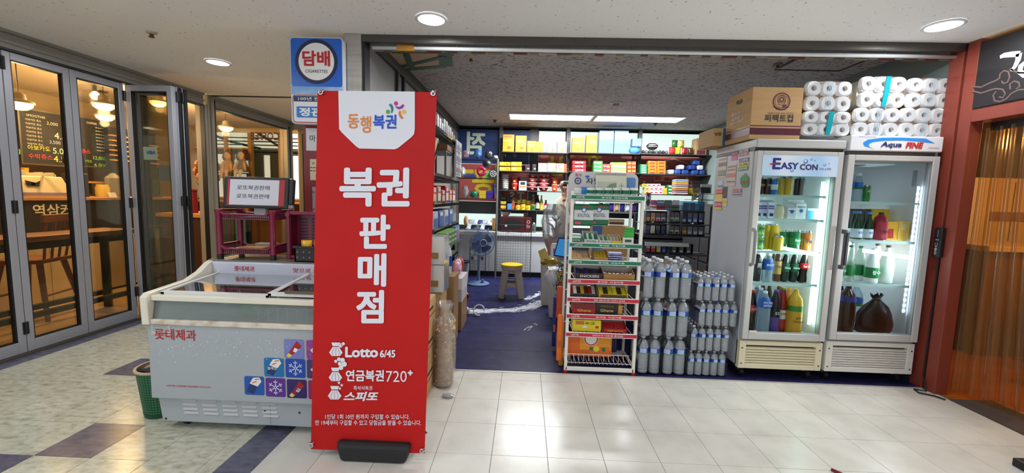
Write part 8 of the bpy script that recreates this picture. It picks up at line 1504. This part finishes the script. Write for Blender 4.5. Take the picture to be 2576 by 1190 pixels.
# entrance: cardboard boxes and puffed snack bags
for i in range(3):
    t = thing('stacked_carton', 'cardboard carton with red line beside the freezer, %s of three' % ('bottom', 'middle', 'top')[i], 'box', (-.69, 2.62, .001+i*.222)); ob('carton', MB().box(-.03, .06, -.12, .26, 0, .22), CARD, t, bev=.003); mb = MB(); q = PL((.0605, 0, 0), (0, 1, 0)); q.rect(mb, -.12, .26, .1, .108, 0); q.rect(mb, -.06, .18, .14, .16, 1); ob('print', mb, [C(150, 40, 40), C(70, 60, 50)], t)
def puff_bag(label, x, y, r, h, fc, seed, n):
    t = thing('puffed_snack_bag', label, 'snack bag', (x, y, 0)); rn = random.Random(seed); mb = MB(); m_ = 18; vs = []
    lv = [(0, .8), (.04, 1), (.3, 1.02), (.6, .98), (.8, .92), (.86, .5), (.92, .62), (1, .8)]
    for f, rr in lv:
        for i in range(m_): a = 2*PI*i/m_; q_ = 1+rn.uniform(-.05, .05); vs.append((r*rr*q_*math.cos(a), r*rr*q_*math.sin(a), h*f))
    mb.add(vs, [(j*m_+i, j*m_+(i+1) % m_, (j+1)*m_+(i+1) % m_, (j+1)*m_+i) for j in range(len(lv)-1) for i in range(m_)]); ob('bag_film', mb, clear('snack_film', (250, 250, 250), .9, .28, (236, 234, 230), .1), t, smooth=True)
    mb = MB()
    for i in range(n): a = rn.uniform(0, 6.28); q_ = r*.86*math.sqrt(rn.uniform(.3, 1)); z = h*rn.uniform(.03, .8); s = rn.uniform(.011, .017); mb.blob((q_*math.cos(a), q_*math.sin(a), z), (s, s, s*.8), 6, 4, .2, seed=i)
    ob('puffed_pieces', mb, fc, t, kind='stuff'); ob('filling_core', MB().lathe([(r*.6, .01), (r*.7, h*.4), (r*.6, h*.76)], 14), fc, t)
puff_bag('tall clear bag of beige puffed grain at the shop entrance', -.553, 2.83, .068, .62, C(226, 196, 156, .9), 3, 330); puff_bag('clear bag of yellow corn puffs behind the beige bag', -.585, 3.06, .075, .56, C(240, 214, 60, .9), 4, 300)
soft('floor_plastic_scrap', 'scrap of clear plastic film on the floor by the snack bags', 0, 0, .08, .06, .018, (200, 200, 200), 0, 'film', 99, mat=clear('clear_bag')).location = (-.49, 2.66, .002)
# ================================================================ SHOPKEEPER ON THE PHONE
px_ = at(1420, 480, 6.15)
def skin_mesh(name, joints, edges, mat, parent, root=0, sub=2):
    me = bpy.data.meshes.new(name); me.from_pydata([j[:3] for j in joints], edges, []); me.materials.append(mat)
    o = bpy.data.objects.new(name, me); COL.objects.link(o); o.parent = parent
    sk = o.modifiers.new('skin', 'SKIN'); sk.use_smooth_shade = True
    for i, j in enumerate(joints): me.skin_vertices[0].data[i].radius = (j[3], j[4] if len(j) > 4 else j[3]); me.skin_vertices[0].data[i].use_root = (i == root)
    s = o.modifiers.new('sub', 'SUBSURF'); s.levels = sub; s.render_levels = sub
    return o
SKN = mt('skin', (196, 140, 116), .5); 
t = thing('person', 'balding man in cream shirt holding a phone to his ear behind gum rack', 'person', (px_.x+.03, 6.15, 0), rz=-PI/2+.25)
J = [(0, 0, .93, .15, .11), (0, 0, 1.12, .15, .11), (0, 0, 1.3, .17, .11), (0, -.005, 1.43, .06), (0, -.02, 1.5, .056), (0, -.03, 1.57, .082, .095), (0, -.015, 1.645, .07, .085),   # 0-6 trunk, neck, head
     (.19, 0, 1.36, .06), (.25, -.1, 1.1, .043), (.14, -.07, 1.36, .03), (.125, -.05, 1.43, .036, .022), (.115, -.045, 1.49, .036, .02),                                    # 7-11 left arm to palm
     (-.19, 0, 1.36, .06), (-.24, .02, 1.08, .045), (-.23, -.08, .85, .03), (-.23, -.1, .78, .034, .02),                                                                    # 12-15 right arm
     (.09, 0, .86, .085), (.1, -.02, .48, .058), (.1, .01, .09, .04), (.1, -.13, .04, .035), (-.09, 0, .86, .085), (-.1, -.02, .48, .058), (-.1, .01, .09, .04), (-.1, -.13, .04, .035)]
E_ = [(0, 1), (1, 2), (2, 3), (3, 4), (4, 5), (5, 6), (2, 7), (7, 8), (8, 9), (9, 10), (10, 11), (2, 12), (12, 13), (13, 14), (14, 15), (0, 16), (16, 17), (17, 18), (18, 19), (0, 20), (20, 21), (21, 22), (22, 23)]
for k in range(4):      # fingers of the raised hand, curled round the phone
    n = len(J); y = -.085+.022*k; L = (.9, 1, .95, .75)[k]; J += [(.12, y, 1.5, .0095), (.128, y-.004, 1.5+.035*L, .009), (.112, y-.004, 1.5+.058*L, .008)]; E_ += [(11, n), (n, n+1), (n+1, n+2)]
n = len(J); J += [(.1, -.09, 1.455, .011), (.085, -.105, 1.485, .009)]; E_ += [(10, n), (n, n+1)]
for k in range(4): n = len(J); y = -.13+.02*k; J += [(-.235, y, .745, .0095), (-.23, y-.006, .7, .008)]; E_ += [(15, n), (n, n+1)]
n = len(J); J += [(-.2, -.13, .76, .01), (-.195, -.14, .72, .009)]; E_ += [(14, n), (n, n+1)]
body = skin_mesh('body', J, E_, SKN, t)
skin_mesh('shirt', [(0, 0, .9, .165, .125), (0, 0, 1.1, .165, .125), (0, 0, 1.3, .185, .125), (0, -.005, 1.41, .075), (.19, 0, 1.355, .075), (.23, -.06, 1.2, .066), (-.19, 0, 1.355, .075), (-.22, .01, 1.2, .066)], [(0, 1), (1, 2), (2, 3), (2, 4), (4, 5), (2, 6), (6, 7)], C(206, 190, 158, .8), t)
skin_mesh('trousers', [(0, 0, .95, .165, .125), (.095, 0, .84, .1), (.1, -.02, .48, .078), (.1, .01, .1, .062), (-.095, 0, .84, .1), (-.1, -.02, .48, .078), (-.1, .01, .1, .062)], [(0, 1), (1, 2), (2, 3), (0, 4), (4, 5), (5, 6)], C(50, 50, 58, .8), t)
HR = C(30, 26, 26, .7); mb = MB(); vs = []; n = 20
for f, rr in ((1.53, .097), (1.57, .101), (1.61, .098), (1.64, .088)):
    for i in range(n+1): a = math.radians(-35+250*i/n); vs.append((rr*.87*math.cos(a), -.022+rr*1.02*math.sin(a), f+.01*math.sin(i*2.2)))
mb.add(vs, [(j*(n+1)+i, j*(n+1)+i+1, (j+1)*(n+1)+i+1, (j+1)*(n+1)+i) for j in range(3) for i in range(n)]); h_ = ob('hair', mb, HR, t, smooth=True); m = h_.modifiers.new('solid', 'SOLIDIFY'); m.thickness = .012
ob('nose', MB().blob((0, -.128, 1.555), (.013, .02, .02), 8, 6, 0), SKN, t, smooth=True)
for s in (-1, 1):
    e = ob('eye', MB().blob((.03*s, -.112, 1.582), (.012, .008, .007), 8, 5, 0), C(226, 222, 216), t, smooth=True); ob('pupil', MB().blob((.03*s, -.119, 1.582), (.005, .003, .005), 6, 4, 0), BLACK, e); ob('ear', MB().blob((.08*s, -.012, 1.565), (.01, .022, .032), 8, 6, 0), SKN, t, smooth=True); ob('eyebrow', MB().tube([(.015*s, -.118, 1.602), (.045*s, -.112, 1.603)], .005, 5), HR, t)
    ob('shoe', MB().blob((.1*s, -.06, .045), (.052, .13, .045), 12, 6, 0), C(30, 28, 28), t, smooth=True)
ob('mouth', MB().tube([(-.022, -.112, 1.517), (0, -.117, 1.515), (.022, -.112, 1.517)], .005, 5), C(140, 76, 70), t)
ob('wristwatch', MB().cyl((.147, -.072, 1.335), (.139, -.068, 1.355), .036, n=16), C(70, 70, 74, .3), t)
tag(ob('mobile_phone', MB().box(-.006, .006, -.035, .035, -.07, .07), BLACK, loc=t.matrix_basis @ Vector((.1, -.05, 1.53)), rot=(0, 0, -PI/2+.25), bev=.004), 'black mobile phone held at the balding man\'s ear', 'phone')
# ================================================================ RESTAURANT FRONT ON THE RIGHT
RB = mt('redbrown_paint', (134, 60, 46), .38, var=.08); RB2 = mt('redbrown_dark', (100, 42, 32), .4)
tr = sroot('trim_3')
ob('outer_post', MB().box(3.09, 3.2, 3.1, 3.2, 0, 2.545), RB, tr, bev=.003)
ob('post_gap', MB().box(3.12, 3.2, 3.08, 3.1, 0, 2.545), C(20, 14, 12), tr)
ob('inner_post', MB().box(3.09, 3.18, 3.0, 3.08, 0, 2.545), RB, tr, bev=.003)
ob('header_beam', MB().box(3.09, 3.2, .4, 3.0, 1.985, 2.075), RB, tr, bev=.003)
ob('far_post', MB().box(3.09, 3.2, .4, .5, 0, 2.0), RB, tr)
ob('curtain_track', MB().box(3.22, 3.26, .5, 2.99, 1.93, 1.985), C(24, 22, 20), tr)
t = thing('restaurant_sign', 'black signboard with white lettering and brown cloud scrolls, top right', 'sign', (3.1, 2.2, 2.075))
ob('panel', MB().box(-.02, .06, -1.75, .79, 0, .44), C(28, 24, 25, .5), t, bev=.002)
EW = dict(R=(0, -1, 0), U=(0, 0, 1))
WS = C(235, 235, 238); p = PL((-.0215, 0, 0), (0, -1, 0)); mb = MB()
def sg(pts):
    out = []
    for a, b in pts:
        q = atx(2280+a/2.125, 60+b/2.125, 3.078); out.append((-(q.y-2.2), q.z-2.075))
    return out
p.stroke(mb, sg([(500, 178), (520, 168), (560, 163), (605, 160)]), [.022, .03, .034, .034]); p.stroke(mb, sg([(602, 158), (596, 195), (580, 228), (560, 252)]), [.034, .03, .024, .018])
p.stroke(mb, sg([(640, 205), (612, 225), (606, 255), (630, 275), (660, 270)]), .03)
p.stroke(mb, [(-.46, .06), (-.46, .4)], .03)
ob('lettering', mb, WS, t)
mb = MB()
for c in ([(352, 335), (400, 338), (440, 318), (480, 302), (498, 290), (500, 268), (520, 250), (545, 255), (552, 285), (540, 312), (518, 318), (508, 305)], [(555, 350), (553, 322), (575, 306), (600, 312), (606, 335), (585, 348)],
          [(350, 358), (400, 370), (440, 356), (475, 346), (515, 350), (528, 372), (515, 395), (495, 390)], [(480, 360), (464, 380), (470, 410), (500, 416), (535, 400), (560, 372), (600, 352), (640, 350)], [(552, 240), (600, 262), (640, 262)]):
    p.stroke(mb, sg(c), .009)
ob('cloud_scroll', mb, C(110, 84, 78), t)
t = thing('door_closer_plate', 'black vertical plate with white lettering on the red post', 'door hardware', (3.088, 3.088, 1.02))
ob('plate', MB().box(-.03, 0, -.028, .028, 0, .22), BLACK, t, bev=.004); text('08C | ---', C(200, 200, 204), t, (-.031, 0, .11), .024, .18, R=(0, 0, 1), U=(0, 1, 0), bold=.01)
tag(ob('black_cable', MB().tube([(3.085, 3.09, 1.02), (3.083, 3.088, .5), (3.083, 3.09, .1), (3.06, 3.03, .01), (3.0, 3.06, .008), (2.98, 3.0, .008), (3.05, 2.96, .008), (3.07, 2.9, .01)], .006), BLACK), 'thin black cable hanging down between the red posts', 'cable')
# plastic strip curtain
STRIP = clear('plastic_strip', (250, 232, 196), .5, .06, (220, 184, 120), .15)
t = thing('strip_curtain', 'clear amber plastic strip curtain hanging in the restaurant doorway', 'curtain', (3.22, 3.035, 1.95))
rnd = random.Random(12)
for i in range(16):
    mb = MB(); n = 6; vs = []; L = -1.9-rnd.uniform(0, .02); 
    for j in range(7):
        z = L*j/6; sp = .019+.004*j/6
        for k in range(n+1): vs.append((.02*math.sin(k/n*PI*2+i*1.7)+(i % 3)*.016+.07*(j/6)**2*(i/15), -i*sp-.05*k/n, z))
    mb.add(vs, [(j*(n+1)+k, j*(n+1)+k+1, (j+1)*(n+1)+k+1, (j+1)*(n+1)+k) for j in range(6) for k in range(n)]); ob('strip', mb, STRIP, t, smooth=True)
# restaurant interior
struct('floor_restaurant', MB().box(3.14, 8, -1.5, 6.5, -.04, 0), noisy('orange_floor', [(140, 74, 24), (176, 98, 36), (190, 116, 52)], (2, 10, 2), .25, 4, coord='World'))
struct('ceiling_restaurant', MB().box(3.2, 8, -1.5, 6.5, 2.6, 2.7), mt('rest_ceiling', (150, 120, 84), .8))
struct('wall_restaurant_right', MB().box(7.4, 7.5, -1.5, 6.5, 0, 2.65), mt('rest_wall', (150, 104, 56), .7, var=.15))
struct('wall_restaurant_back', MB().box(3.2, 8, 5.6, 5.7, 0, 2.65).box(3.2, 3.22, 3.25, 5.6, 0, 2.65), mt('rest_wall2', (96, 66, 40), .7, var=.2))
struct('wall_restaurant_front', MB().box(3.14, 8, -1.6, -1.5, 0, 2.65), mt('rest_wall2', (96, 66, 40)))
t = thing('restaurant_mat', 'grey brown doormat along the restaurant doorway', 'mat', (3.12, 1.9, 0))
ob('mat_body', MB().box(.0, .3, -1.6, 1.02, .0, .008), noisy('mat', [(66, 54, 50), (92, 78, 72)], (120, 120, 40), .95), t)
ob('mat_trim', MB().box(.3, .318, -1.6, 1.0, .0, .01), C(170, 140, 100), t)
t = thing('reception_counter', 'pale restaurant counter behind the plastic strips', 'counter', (5.2, 3.9, 0))
ob('front', MB().box(-.9, 1.2, -.03, 0, 0, 1.0), C(120, 70, 34), t); ob('body', MB().box(-.9, 1.2, 0, .6, 0, 1.0), C(110, 66, 34), t)
ob('top', MB().box(-.95, 1.25, -.08, .65, 1.0, 1.05), C(220, 190, 140), t, bev=.004)
t = thing('white_cabinet', 'large pale cabinet with a notice standing behind restaurant counter', 'cabinet', (5.6, 4.9, 0))
ob('body', MB().box(-1.1, 1.2, 0, .6, 0, 1.75), C(232, 214, 176), t, bev=.01); ob('notice', MB().box(-.2, .4, -.01, 0, 1.25, 1.36), C(150, 110, 70), t); ob('door_gap', MB().box(.04, .05, -.004, 0, .1, 1.7), C(120, 90, 50), t)
def dtable(x, y, label):
    t = thing('dining_table', label, 'table', (x, y, 0))
    ob('tabletop', MB().box(-.5, .5, -.35, .35, .7, .74), C(150, 96, 50), t, bev=.006)
    for a in (-.44, .44):
        for b in (-.29, .29): ob('leg', MB().box(a-.025, a+.025, b-.025, b+.025, 0, .7), C(50, 34, 24), t)
dtable(4.7, 2.9, 'wooden dining table seen through the plastic strips'); dtable(6.4, 2.6, 'wooden dining table deeper inside the restaurant')
def dchair(x, y, rz, label):
    t = thing('dining_chair', label, 'chair', (x, y, 0), rz)
    ob('seat', MB().box(-.2, .2, -.2, .2, .42, .46), C(40, 30, 26), t, bev=.008); ob('backrest', MB().box(-.2, .2, .17, .21, .55, .92), C(40, 30, 26), t, bev=.008)
    for a in (-.17, .17):
        ob('leg', MB().box(a-.02, a+.02, -.19, -.15, 0, .42), C(40, 30, 26), t); ob('leg', MB().box(a-.02, a+.02, .17, .21, 0, .55), C(40, 30, 26), t)
dchair(4.5, 2.35, PI, 'dark dining chair in front of the nearer restaurant table'); dchair(4.8, 3.4, 0, 'dark dining chair behind the nearer restaurant table'); dchair(5.6, 2.6, PI/2, 'dark dining chair between the restaurant tables')
for i, (x, y) in enumerate(((4.55, 2.85), (4.85, 2.95))):
    tag(ob('soup_bowl', MB().lathe([(.03, 0), (.05, .01), (.085, .07), (.08, .07), (.045, .015)], 16), C(226, 200, 160), loc=(x, y, .74), smooth=40), 'pale bowl on the nearer restaurant table, %s' % ('left' if i == 0 else 'right'), 'bowl')
WARM2 = mt('amber_bulb', (255, 200, 120), .4, emit=20, ecol=(255, 170, 70))
for i, (x, y, z) in enumerate(((4.6, 3.1, 2.1), (5.8, 3.0, 2.15), (4.6, 1.2, 2.15))):
    t = thing('globe_lamp', 'amber globe lamp over the restaurant tables, %s' % ('nearest the doorway', 'deeper inside', 'toward the front')[i], 'pendant lamp', (x, y, 2.6)); h = z-2.6
    ob('cord', MB().cyl((0, 0, 0), (0, 0, h+.06), .005, n=5), BLACK, t); ob('globe', MB().lathe([(.01, h+.07), (.05, h+.04), (.06, h), (.045, h-.04), (.01, h-.06)], 14), WARM2, t, smooth=True)
    lamp('globe_glow', 'POINT', (x, y, z-.1), 28, (1, .66, .33), .06)
# odds on the near floor
t = thing('black_stand_base', 'black slab base cut by the bottom right corner', 'stand', (2.78, 2.1, 0))
ob('slab', MB().box(-.09, .25, -.2, .07, .0, .045), BLACK, t, bev=.006); ob('upright', MB().box(.1, .14, -.1, -.06, .045, .12), BLACK, t, bev=.003)
p0 = fl(2097, 1184); tag(ob('red_strap', MB().tube([(p0.x-.012, p0.y, .006), (p0.x+.01, p0.y-.03, .006), (p0.x+.04, p0.y-.09, .006)], [.008, .011, .011], 6), C(130, 24, 34), smooth=True), 'short dark red strap end on the floor at bottom edge', 'strap')
